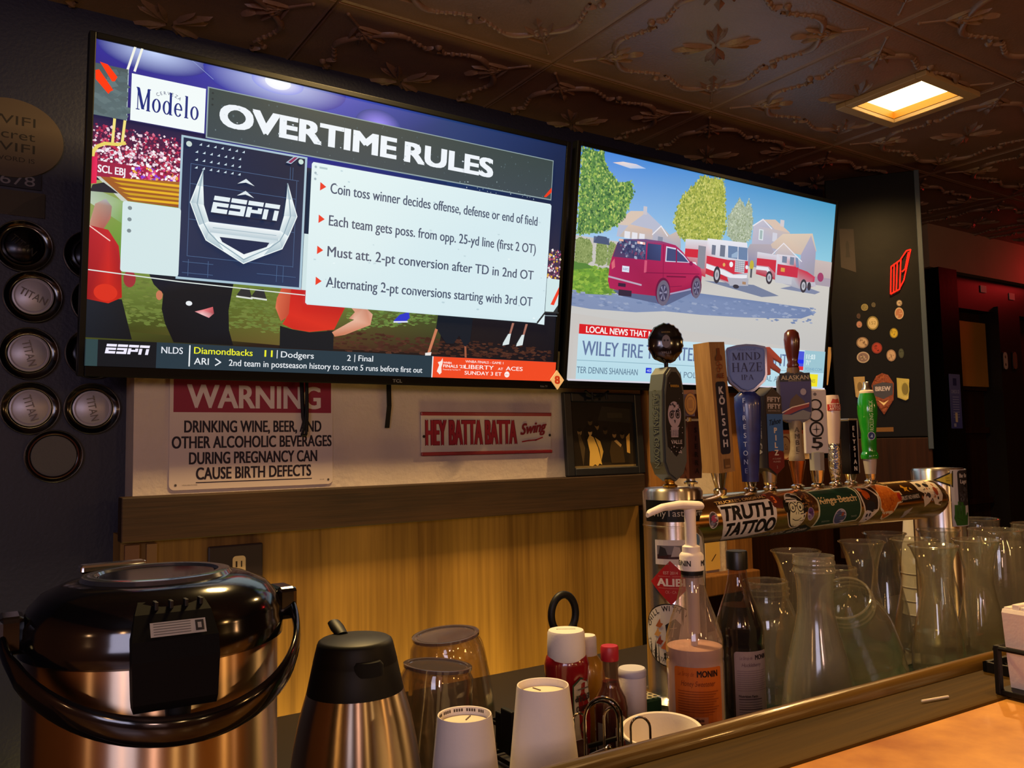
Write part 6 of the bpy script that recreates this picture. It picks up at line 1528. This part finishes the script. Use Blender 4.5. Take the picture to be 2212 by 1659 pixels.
def pitcher(x, y, h, rb, rm, tilt, az, label, hrot):
    t = thing('plastic_pitcher', label, 'pitcher', (x, y, SH+.006), 0, 'upturned clear plastic pitchers')
    t.rotation_euler = (0, radians(tilt), radians(az))
    fc = lambda a, z: 0.018*abs(cos(8*a)) if .01 < z < h*.82 else 0
    m = MB(); m.lathe([(rm, 0), (rm, .002), (rm*.97, h*.30), (rm*.92, h*.55), (rm*.86, h*.78), (rb*1.10, h*.90), (rb*1.0, h*.955), (rb*1.01, h*.975)], 64, facet=fc)
    m.lathe([(rm*.975, .001), (rm*.94, h*.30), (rm*.89, h*.55), (rm*.83, h*.78), (rb*1.05, h*.89), (rb*.96, h*.95), (0, h*.95)], 64, facet=fc)
    m.build('faceted_wall', M['plastic_clear'], t)
    m = MB(); m.lathe([(rb*1.0, h*.968), (rb*1.035, h*.972), (rb*1.035, h*.996), (rb*.98, h), (rb*.90, h*.996), (rb*.88, h*.985), (0, h*.985)], 56); m.build('thick_base', mat_glass('tinted_base', '9a92a4', frost=.22, rough=.08, frostcol='8c8494'), t)
    m = MB(); m.tube([(rm*.94, 0, h*.42), (rm*1.25, 0, h*.44), (rm*1.45, 0, h*.36), (rm*1.46, 0, h*.2), (rm*1.4, 0, h*.02)], .008, 10); m.build('handle', M['plastic_clear'], t, M=R(hrot, 'Z'))
pitcher(.672, 1.195, .168, .052, .070, -5, 0, 'larger upturned clear faceted pitcher leaning left against the wood panel', 100)
pitcher(.545, 1.045, .166, .046, .058, 6, 0, 'smaller upturned clear pitcher half behind the vacuum jug', -20)

# ---- condiments
def condiment_caddy():
    t = thing('condiment_caddy', 'black wire condiment caddy with a tall ring handle behind the ketchup', 'caddy', (.80, 1.06, SH))
    m = MB(); pts = [(-.115, -.125), (.060, -.125), (.060, .050), (-.115, .050)]
    for z in (.006, .055): m.tube([(a, b, z) for a, b in pts], .0035, 8, closed=True)
    for a, b in pts: m.tube([(a, b, 0), (a, b, .058)], .0035, 8)
    for k in range(5): m.tube([(-.115+.029*(k+1), -.125, .006), (-.115+.029*(k+1), .050, .006)], .002, 6)
    m.build('wire_basket', M['black_matte'], t)
    m = MB()
    m.tube([(.012, .048, .006), (.012, .048, .150), (.006, .048, .172), (.004, .048, .190)], .0042, 8); m.tube([(.044, .048, .006), (.044, .048, .150), (.050, .048, .172), (.052, .048, .190)], .0042, 8)
    m.tube([(.028+.0245*cos(a), .048, .196+.031*sin(a)) for a in [2*pi*k/36 for k in range(36)]], .0062, 10, closed=True)
    m.build('ring_handle', M['black_matte'], t)
    m = MB(); m.box(-.118, -.110, -.05, .03, .02, .075, .002); m.box(-.121, -.112, -.02, .01, .04, .085, .002); m.build('side_clip', M['black_soft'], t, smooth=False)
condiment_caddy()

def ketchup():
    t = thing('ketchup_bottle', 'red ketchup bottle standing with a white cap on top and an inverted label', 'bottle', (.751, 1.0, SH+.010), radians(-35))
    m = MB(); m.lathe([(0, 0), (.026, 0), (.030, .004), (.0325, .03), (.0335, .06), (.0320, .085), (.0305, .105), (.0320, .125), (.0330, .142), (.0300, .152), (.0270, .155), (0, .155)], 56, sy=.86); m.build('red_body', mat('ketchup_red', '7c1018', 0.18, coat=.5), t)
    m = MB(); m.lathe([(.0268, .148), (.0278, .150), (.0280, .168), (.0272, .186), (.0255, .1895), (.012, .1905), (0, .1905)], 56); m.build('white_cap', M['paper'], t)
    MB().box(-.014, .014, -.0006, .0006, .1902, .1909).build('cap_seam', mat('seam_cap', '8c7c74', .8), t, smooth=False)
    c = Canvas(1e-4); c.poly([(-.020, .040), (-.008, .030), (.010, .034), (.021, .046), (.021, .098), (.010, .122), (-.006, .128), (-.020, .118)], '3c4c3c'); c.poly([(-.018, .042), (-.008, .033), (.009, .036), (.019, .047), (.019, .097), (.009, .119), (-.006, .125), (-.018, .116)], 'b0a8a4')
    c.text('TOMATO', 0, .088, .0075, '2c2428', width=.030, align='C', bold=.04, rot=pi); c.text('KETCHUP', 0, .103, .0085, '2c2428', width=.033, align='C', bold=.04, rot=pi); c.rect(-.012, .110, .012, .112, '5c5450'); c.ring(0, .058, .008, .0095, '2c2428'); c.text('57', 0, .061, .005, '2c2428', width=.007, align='C', rot=pi)
    c.build('label', M['print_gloss'], t, M=R(48, 'Z') @ T(0, 0, 0), surf=lambda u, v, z: (.0337*sin(u/.0337), -.0337*.90*cos(u/.0337)-z-.0006, v))
ketchup()
def mustard():
    t = thing('mustard_bottle', 'yellow mustard bottle with a white cap between ketchup and hot sauce', 'bottle', (.825, 1.045, SH+.010))
    m = MB(); m.lathe([(0, 0), (.024, 0), (.027, .004), (.027, .10), (.024, .122), (.015, .135), (0, .135)], 40); m.build('yellow_body', mat('mustard_yellow', 'a8781c', 0.25, coat=.4), t)
    m = MB(); m.lathe([(.0150, .130), (.0155, .132), (.0150, .160), (.013, .164), (0, .165)], 32); m.build('white_cap', M['paper'], t)
mustard()
def hot_sauce():
    t = thing('hot_sauce_bottle', 'small hot sauce bottle with a red cap, filled with red sauce', 'bottle', (.806, .968, SH+.010))
    m = MB(); m.lathe([(0, 0), (.023, 0), (.0245, .003), (.0245, .078), (.022, .092), (.0145, .106), (.0125, .116), (.0118, .140), (.0118, .146), (0, .146)], 40); m.build('glass_bottle', mat_glass('sauce_glass', 'e0c8b4', frost=.03), t)
    m = MB(); m.lathe([(0, .002), (.0225, .002), (.0232, .005), (.0232, .078), (.0208, .091), (.0135, .105), (.0117, .114), (0, .114)], 36); m.build('red_sauce', mat('sauce_red', '5c1a10', 0.2), t)
    m = MB(); m.lathe([(.0128, .144), (.0132, .145), (.0132, .163), (.0120, .165), (0, .1655)], 36, facet=lambda a, z: .015*sin(18*a)); m.build('red_cap', mat('cap_red', 'a81c2c', 0.4), t)
    c = Canvas(1e-4); c.poly([(-.014, .018), (.014, .018), (.014, .055), (0, .070), (-.014, .055)], 'b4a49c'); c.text('HOT', 0, .046, .006, '7c1c1c', width=.018, align='C'); c.rect(-.011, .040, .011, .042, '4c6c4c'); c.rect(-.010, .026, .010, .036, '8c3c34')
    c.build('label', M['print'], t, M=R(5, 'Z'), cyl=.0252)
    c = Canvas(1e-4); c.rect(-.005, .01, .005, .06, '9c9484'); c.build('side_label', M['print'], t, M=R(-78, 'Z'), cyl=.0252)
hot_sauce()
t = thing('salt_shaker', 'plain white cylinder shaker right of the hot sauce bottle', 'shaker', (.885, 1.01, SH+.010))
m = MB(); m.lathe([(0, 0), (.021, 0), (.0215, .002), (.0215, .105), (.020, .108), (0, .109)], 36); m.build('body', M['paper'], t)
m = MB(); m.lathe([(.0218, .100), (.0222, .101), (.0222, .109), (.020, .112), (0, .1125)], 36); m.build('cap', mat('shaker_cap', 'c8c4d0', .5), t)

def packet_caddy():
    t = thing('packet_caddy', 'low chrome wire packet caddy with looped arches, in front of the hot sauce', 'caddy', (.672, .823, SH))
    def arch(m, p, ang, w, h, r=.0016, z0=.02):
        c_, s_ = cos(ang), sin(ang); pts = [(p[0]-c_*w, p[1]-s_*w, z0)]
        for k in range(15): a = pi-pi*k/14; pts.append((p[0]+c_*w*cos(a), p[1]+s_*w*cos(a), h-w*1.1+w*1.1*sin(a)))
        pts.append((p[0]+c_*w, p[1]+s_*w, z0)); m.tube(pts, r, 8)
    m = MB(); arch(m, (0, 0), -.5, .023, .158, .002); arch(m, (0, .004), -.5, .021, .153, .002); m.build('tall_arch', M['wire'], t)
    for (p, a, w, h) in (((-.038, .020), .4, .011, .136), ((-.018, -.030), .5, .011, .112), ((.034, .022), -.4, .012, .135), ((.050, -.012), -.7, .012, .128), ((.030, -.038), -.2, .011, .108), ((-.006, .042), .1, .012, .130)):
        m = MB(); arch(m, p, a, w, h); m.build('small_arch', M['wire'], t)
    m = MB()
    for z in (.004, .03): m.tube([(.054*cos(a), .048*sin(a), z) for a in [2*pi*k/28 for k in range(28)]], .002, 8, closed=True)
    for k in range(8): m.tube([(.054*cos(k*pi/4), .048*sin(k*pi/4), .004), (0.0, 0.0, .004)], .0015, 6)
    for k in range(6): a = k*pi/3; m.tube([(.054*cos(a), .048*sin(a), 0), (.054*cos(a), .048*sin(a), .032)], .0016, 6)
    m.build('wire_base', M['wire'], t)
packet_caddy()
def packet(x, y, rz, col, lb, w=.030, h=.062, txt=None, tilt=8):
    t = thing('condiment_packet', lb, 'packet', (x, y, SH+.006), radians(rz))
    t.rotation_euler = (radians(tilt), 0, radians(rz))
    m = MB(); m.loft([[(-w/2, -d, z), (w/2, -d, z), (w/2, d, z), (-w/2, d, z)] for d, z in ((.0005, 0), (.004, h*.15), (.006, h*.5), (.004, h*.85), (.0005, h))]); m.build('pouch', mat('packet_'+col, col, .35), t, smooth=False)
    c = Canvas(1e-4); c.rect(-w*.4, h*.55, w*.4, h*.8, 'c8bcb8'); c.text(txt or 'SUGAR', 0, h*.62, h*.12, col, width=w*.6, align='C', bold=.03); c.build('printing', M['print'], t, M=T(0, -.0063, 0))
packet(.662, .792, 20, '8c2018', 'red and white condiment packet at the front of the chrome wire caddy', txt='KETCHUP')
packet(.682, .806, -10, '2c1414', 'dark brown condiment packet on the right in the chrome wire caddy', h=.082, txt='SYRUP')
packet(.662, .838, 10, '5c5460', 'greyish jelly packet in the middle of the chrome wire caddy', h=.09, txt='JELLY')
packet(.650, .860, 0, '3c1c1c', 'dark red packet at the back of the chrome wire caddy', h=.10, txt='SAUCE')

def paper_bowl(x, y, r, rb, h, label, tx=0, ty=0):
    t = thing('paper_bowl', label, 'bowl', (x, y, SH+.004)); t.rotation_euler = (radians(tx), radians(ty), 0)
    m = MB(); m.lathe([(rb, 0), (rb+.002, .002), (r-.002, h-.006), (r, h-.004), (r+.0022, h-.001), (r+.001, h+.0012), (r-.0015, h), (r-.004, h-.006), (rb-.001, .006), (0, .006)], 64); m.build('bowl_wall', M['paper'], t)
    m = MB(); m.tube([((r+.001)*cos(a), (r+.001)*sin(a), h-.001) for a in [2*pi*k/64 for k in range(64)]], .0022, 8, closed=True); m.build('rolled_rim', M['paper'], t)
paper_bowl(.800, .855, .052, .038, .086, 'wide white paper bowl with open top, tilted beside the honey bottle', 4, -5)
paper_bowl(.967, .822, .034, .026, .046, 'small white paper bowl just showing above the bar rail', 0, -6)

# ---- drip tray beside the tower
t = thing('drip_tray', 'perforated steel drip tray left of the beer tower column', 'drip tray', (.985, 1.19, SH))
MB().box(-.060, .060, -.075, .085, 0, .024, .003).build('pan', M['green'], t, smooth=False)
b = bmesh.new()   # a sheet pierced by holes
nx, ny, cw = 9, 12, .0128
for i in range(nx):
    for j in range(ny):
        cx, cy = -.0575+cw*(i+.5)+(.0 if j % 2 else 0), -.0735+cw*(j+.5)
        sq = [b.verts.new((cx+cw/2*sx, cy+cw/2*sy, .0265)) for sx, sy in ((-1, -1), (0, -1), (1, -1), (1, 0), (1, 1), (0, 1), (-1, 1), (-1, 0))]
        ci = [b.verts.new((cx+.0042*cos(radians(225+45*k)), cy+.0042*sin(radians(225+45*k)), .0265)) for k in range(8)]
        for k in range(8): b.faces.new((sq[k], sq[(k+1) % 8], ci[(k+1) % 8], ci[k]))
bmesh.ops.remove_doubles(b, verts=b.verts[:], dist=1e-5)
me = bpy.data.meshes.new('grille'); b.to_mesh(me); b.free(); link('grille', me, mat('grille_metal', 'c8bc9c', .35, .5), t)

# ---- syrup bottles
def syrup_bottle(x, y, s, label, pump):
    t = thing('syrup_bottle', label, 'bottle', (x, y, SH), radians(-36))
    t.scale = (s, s, s)
    prof = [(0, 0), (.038, 0), (.0415, .004), (.0415, .150), (.0405, .154), (.0415, .158), (.0415, .182), (.0400, .190), (.0330, .212), (.0230, .240), (.0185, .258), (.0165, .270), (.0150, .292), (.0150, .298)]
    gl = M['bottle'] if pump else mat_glass('dark_bottle_glass', 'd0c0b8', frost=.02)
    m = MB(); m.lathe(prof, 56); m.build('glass_wall', gl, t)
    def fill(z0, z1, name, mt_):
        P = [(r-.0016, z) for r, z in prof[1:] if z0 < z < z1]
        def rad(z):
            for (r0, a), (r1, b_) in zip(prof[1:], prof[2:]):
                if a <= z <= b_ and b_ > a: return r0+(r1-r0)*(z-a)/(b_-a)-.0016
            return .0385
        P = [(0, z0), (rad(z0), z0)]+P+[(rad(z1), z1), (0, z1)]
        m = MB(); m.lathe(P, 48); m.build(name, mt_, t)
    if pump:
        fill(.003, .070, 'honey_syrup', mat('syrup_amber', '9c5a24', .25)); fill(.0705, .172, 'pale_residue', mat('syrup_pale', 'c4a098', .5))
        c = Canvas(1e-4); c.rrect(-.036, .038, .038, .150, .004, 'b85c20'); c.rrect(-.036, .036, .038, .070, .003, 'a85018')
        c.text('MONIN', .014, .137, .0085, '2c1814', width=.032, align='C', bold=.04); c.text('Le Sirop de', -.018, .138, .006, '8a3c18', width=.024, align='C', shear=.3); c.text('Honey Sweetener', 0, .124, .0075, '6c2c14', width=.050, align='C', shear=.3)
        for k in range(9): c.rect(-.030, .116-.0035*k, .030-.004*(k % 3), .1172-.0035*k, '8a3c18')
        c.rect(-.026, .020, .012, .082, 'b4765c'); c.text('Nutrition Facts', -.024, .076, .004, '3c201c', width=.030, bold=.04)
        for k in range(10): c.rect(-.024, .071-.0045*k, .010, .0718-.0045*k+(.0008 if k % 4 == 0 else 0), '4c2c24')
        for k in range(6): c.rect(.015, .074-.0045*k, .034, .0752-.0045*k, '7c3418')
        c.build('label', M['print_gloss'], t, M=R(-4, 'Z'), cyl=.0418)
        m = MB(); m.lathe([(.0158, .272), (.0162, .274), (.0162, .281), (0, .281)], 32); m.build('black_band', M['black_matte'], t)
        W_ = M['paper']
        m = MB(); m.lathe([(.0160, .281), (.0178, .282), (.0178, .303), (.0160, .306), (.0135, .308), (.0130, .316), (.0100, .318), (.0085, .318), (.0082, .350), (.0090, .372), (.0, .372)], 40); m.build('pump_collar', W_, t)
        c = Canvas(1e-4); c.text('MONIN', .012, .289, .008, '2c2a30', width=.030, bold=.03); c.text('MONIN', -.034, .289, .008, '2c2a30', width=.030, bold=.03); c.build('collar_lettering', M['print'], t, cyl=.0180)
        m = MB(); m.loft([[Vector((X_, w*cos(u), z+h*sin(u))) for u in [2*pi*i/12 for i in range(12)]] for X_, w, z, h in ((-.078, .004, .366, .0035), (-.074, .0068, .369, .005), (-.050, .0085, .376, .0055), (-.02, .011, .378, .0065), (.004, .0130, .376, .0072), (.018, .0120, .375, .0068), (.022, .006, .374, .004))]); m.build('pump_spout', W_, t, M=R(30, 'Z'))
        m = MB(); m.lathe([(.0052, .02), (.0052, .27), (0, .27)], 16); m.build('dip_tube', mat('tube_white', 'cfc4c4', .5), t)
        m = MB(); m.lathe([(.0095, .19), (.0098, .276), (0, .276)], 20); m.build('pump_barrel', mat('barrel_white', 'bfb0ac', .45), t)
    else:
        fill(.003, .218, 'dark_syrup', mat('syrup_dark', '160b0a', .15))
        c = Canvas(1e-4); c.rrect(-.030, .026, .036, .146, .005, '9a8484'); c.text('MONIN', .020, .132, .008, '2c1c20', width=.028, align='C', bold=.04); c.text('Le Sirop de', -.010, .133, .005, '6c4c54', width=.022, align='C', shear=.3); c.text('Huckleberry', 0, .121, .006, '5c4048', width=.036, align='C', shear=.3)
        for k in range(10): c.rect(-.026, .113-.0036*k, .030-.004*(k % 3), .1140-.0036*k, '7c6468')
        c.text('Nutrition Facts', -.024, .070, .004, '2c1c20', width=.032, bold=.04)
        for k in range(9): c.rect(-.024, .066-.0042*k, .016, .0668-.0042*k+(.0008 if k % 4 == 0 else 0), '4c383c')
        c.build('label', M['print_gloss'], t, M=R(14, 'Z'), cyl=.0418)
        m = MB(); m.lathe([(.0165, .280), (.0182, .281), (.0184, .310), (.0172, .3125), (0, .313)], 40, facet=lambda a, z: .012*sin(24*a)); m.build('dark_cap', mat('cap_black', '0b0e12', .35), t)
syrup_bottle(.913, .902, 1.0, 'clear honey syrup bottle with a white pump top and orange label', True)
syrup_bottle(1.078, .962, .93, 'dark syrup bottle with a black cap and pale label, right of the pump bottle', False)

# ---- glassware
def carafe_flared(label, x, y, s=1.0, rz=0):
    t = thing('glass_carafe', label, 'carafe', (x, y, SH+.0065), rz, 'glass carafes on the shelf'); t.scale = (s, s, s)
    o = [(0, 0), (.044, 0), (.048, .004), (.0485, .03), (.0470, .060), (.0410, .098), (.0315, .140), (.0272, .172), (.0280, .198), (.0340, .228), (.0425, .250), (.0450, .2535)]
    i = [(.0435, .2550), (.0415, .2520), (.0325, .229), (.0262, .198), (.0255, .172), (.0300, .139), (.0395, .097), (.0452, .060), (.0462, .03), (.0440, .012), (0, .010)]
    m = MB(); m.lathe(o+i, 56); m.build('glass_wall', M['glass'], t)
    m = MB(); m.tube([(.0446*cos(a), .0446*sin(a), .2540) for a in [2*pi*k/56 for k in range(56)]], .0018, 8, closed=True); m.build('rolled_rim', M['glass'], t)
    return t
CAR = [(1.334, 1.045, 'flared glass carafe just behind the tall scuffed plastic carafe'),
       (1.552, 1.052, 'flared glass carafe under the middle of the tap tube, left of the crowded group'),
       (1.725, 1.112, 'flared glass carafe at the back, in front of the white cup stack'),
       (1.662, 1.006, 'flared glass carafe in the middle of the crowded group'),
       (1.590, .922, 'flared glass carafe at the front of the crowded group by the rail'),
       (1.742, .918, 'flared glass carafe at the front right, beside the tall beaded jar'),
       (1.868, 1.070, 'flared glass carafe below the right end of the tap tube')]
for x, y, lb in CAR: carafe_flared(lb, x, y)

def plastic_carafe():
    t = thing('plastic_carafe', 'tall scuffed plastic carafe with threaded neck, nearest the bar rail', 'carafe', (1.098, .828, SH+.0065))
    o = [(0, 0), (.050, 0), (.0545, .004), (.0555, .02), (.0550, .060), (.0510, .100), (.0420, .140), (.0320, .178), (.0270, .205), (.0262, .225), (.0275, .250), (.0300, .262), (.0315, .263), (.0315, .267), (.0300, .269), (.0300, .273), (.0315, .275), (.0312, .279), (.0300, .281), (.0305, .288)]
    i = [(.0285, .288), (.0280, .262), (.0255, .250), (.0243, .225), (.0250, .205), (.0300, .177), (.0400, .139), (.0490, .099), (.0530, .060), (.0535, .02), (.050, .008), (0, .007)]
    m = MB(); m.lathe(o+i, 64); m.build('plastic_wall', M['glass_scuffed'], t)
plastic_carafe()

def jar(label, x, y, s=1.0, tilt=None, beaded=False, wide=False, nm='glass_jar'):
    t = thing(nm, label, 'jar', (x, y, SH+.0065)); t.scale = (s, s, s)
    if wide:
        o = [(0, 0), (.056, 0), (.060, .004), (.060, .225), (.056, .240), (.052, .244), (.0525, .262), (.054, .264)]; i = [(.050, .265), (.0495, .246), (.0575, .225), (.0575, .012), (0, .010)]
    else:
        o = [(0, 0), (.048, 0), (.052, .004), (.053, .06), (.054, .064), (.053, .068), (.053, .110), (.0500, .140), (.0420, .165), (.0380, .172), (.0368, .178), (.0380, .181), (.0368, .185), (.0380, .190), (.0368, .196), (.0375, .203)]
        i = [(.0345, .204), (.0342, .174), (.0395, .162), (.0475, .138), (.0505, .110), (.0505, .012), (0, .010)]
    m = MB(); m.lathe(o+i, 56, facet=(lambda a, z: .01*sin(14*a) if z < .22 else 0) if wide else None); m.build('glass_wall', M['glass'], t)
    zr, rr = (.264, .052) if wide else (.203, .036)
    m = MB()
    if beaded:
        for k in range(40):
            a = 2*pi*k/40; m.lathe([(0, -.002), (.0018, -.001), (.0022, 0), (.0018, .001), (0, .002)], 6, M=T(rr*cos(a), rr*sin(a), zr))
        m.build('beaded_rim', M['glass'], t); o_ = t.children[-1]
    else:
        m.tube([(rr*cos(a), rr*sin(a), zr) for a in [2*pi*k/48 for k in range(48)]], .0018, 8, closed=True)
        if not wide:
            for zq in (.181, .190): m.tube([(.0382*cos(a), .0382*sin(a), zq+.002*a/6.28) for a in [2*pi*k/48 for k in range(49)]], .0013, 6)
        m.build('rim', M['glass'], t)
    return t
jar('clear screw-neck glass jar right behind the dark syrup bottle', 1.215, 1.020, 1.05)
jar('clear screw-neck glass jar standing behind the leaning jar', 1.443, 1.038, 1.05)
jar('tall straight glass jar with a beaded rim at the right end of the carafes', 1.872, .945, 1.0, wide=True, beaded=True)
jar('tall straight glass jar at the far right behind the beaded one', 2.14, 1.125, .98, wide=True)
jar('tall straight glass jar at the far right, closest to the napkins', 2.135, .985, .97, wide=True)
j = jar('round glass jar lying tilted with its mouth towards the plastic carafe', 1.386, .925, 1.12)
ax = Vector((-.150, -.052, .158)).normalized(); j.rotation_mode = 'QUATERNION'; j.rotation_quaternion = Vector((0, 0, 1)).rotation_difference(ax)
j.location = (1.386, .925, SH+.0065+.0585*sqrt(1-ax.z**2))

# ---- white cup stack behind the tower
for k in range(4):
    t = thing('paper_cup', ['lowest white paper cup of the stack behind the beer tower', 'second white paper cup up the stack behind the tower', 'third white paper cup up the stack behind the tower', 'topmost white paper cup of the stack behind the beer tower'][k], 'paper cup', (2.165, 1.300, SH+.036*k), 0, 'stacked white cups behind the tower')
    m = MB(); h = .15; m.lathe([(.043, 0), (.045, .002), (.043, .004), (.031, h), (.029, h), (.029, h-.006), (0, h-.006)], 40); m.build('cup_wall', M['paper'], t)

# ================================================================ ON THE BAR
BT = 1.0455
def napkin_caddy():
    t = thing('napkin_caddy', 'black metal napkin caddy with ring handle at the right end of the bar', 'caddy', (1.085, .470, BT), radians(-4))
    m = MB(); m.box(-.085, .10, -.040, .040, 0, .006, .001)
    for x in (-.082, .098):
        for y in (-.038, .038): m.box(x-.004, x+.004, y-.003, y+.003, 0, .055, .001)
    m.build('frame', M['black_matte'], t, smooth=False)
    m = MB()
    for y in (-.039, .039): m.tube([(-.085, y, .050), (-.02, y, .055), (.02, y, .040), (.10, y, .052)], .003, 8)
    for x in (-.083, .099): m.tube([(x, -.039, .052), (x, .039, .052)], .003, 8)
    m.build('scroll_rail', M['black_matte'], t)
    m = MB(); m.tube([(.085, .042, .0), (.085, .042, .125)], .004, 8); m.tube([(.085+.030*cos(a), .042, .158+.034*sin(a)) for a in [2*pi*k/32 for k in range(32)]], .005, 8, closed=True); m.build('ring_handle', M['black_matte'], t)
napkin_caddy()
t = thing('napkin_stack', 'block of folded white paper napkins standing in the black caddy', 'napkins', (1.085, .470, BT+.0065), radians(-4))
m = MB(); m.loft([[(-.076+dx, -.033, z), (.090, -.033, z), (.090, .033, z), (-.076+dx, .033, z)] for dx, z in ((.008, 0), (.004, .03), (-.002, .086), (.0, .090))]); m.build('folded_block', M['paper'], t, smooth=False)
m = MB()
for k in range(7): m.box(-.074, .088, -.032+.0095*k, -.0245+.0095*k, .089, .092+.002*(k % 3), .0008)
m.build('top_folds', M['paper'], t, smooth=False)
t = thing('bar_caddy_tray', 'flat black mesh tray lying behind the napkin caddy', 'tray', (1.185, .537, BT), radians(-2.2))
m = MB(); m.box(-.10, .16, -.022, -.017, 0, .012).box(-.10, .16, .028, .033, 0, .012).box(-.10, -.095, -.022, .033, 0, .012).box(.155, .16, -.022, .033, 0, .012).build('rim', M['black_matte'], t, smooth=False)
m = MB()
for k in range(26): m.box(-.095+.010*k, -.093+.010*k, -.018, .030, .004, .006)
for k in range(6): m.box(-.095, .156, -.014+.008*k, -.012+.008*k, .004, .006)
m.build('mesh_grid', M['black_matte'], t, smooth=False)
m = MB(); m.tube([(.905, .548, BT+.002), (.945, .540, BT+.0018)], .0012, 6)
tag(m.build('toothpick', M['paper_in']), 'loose toothpick lying on the dark bar edge', 'toothpick')
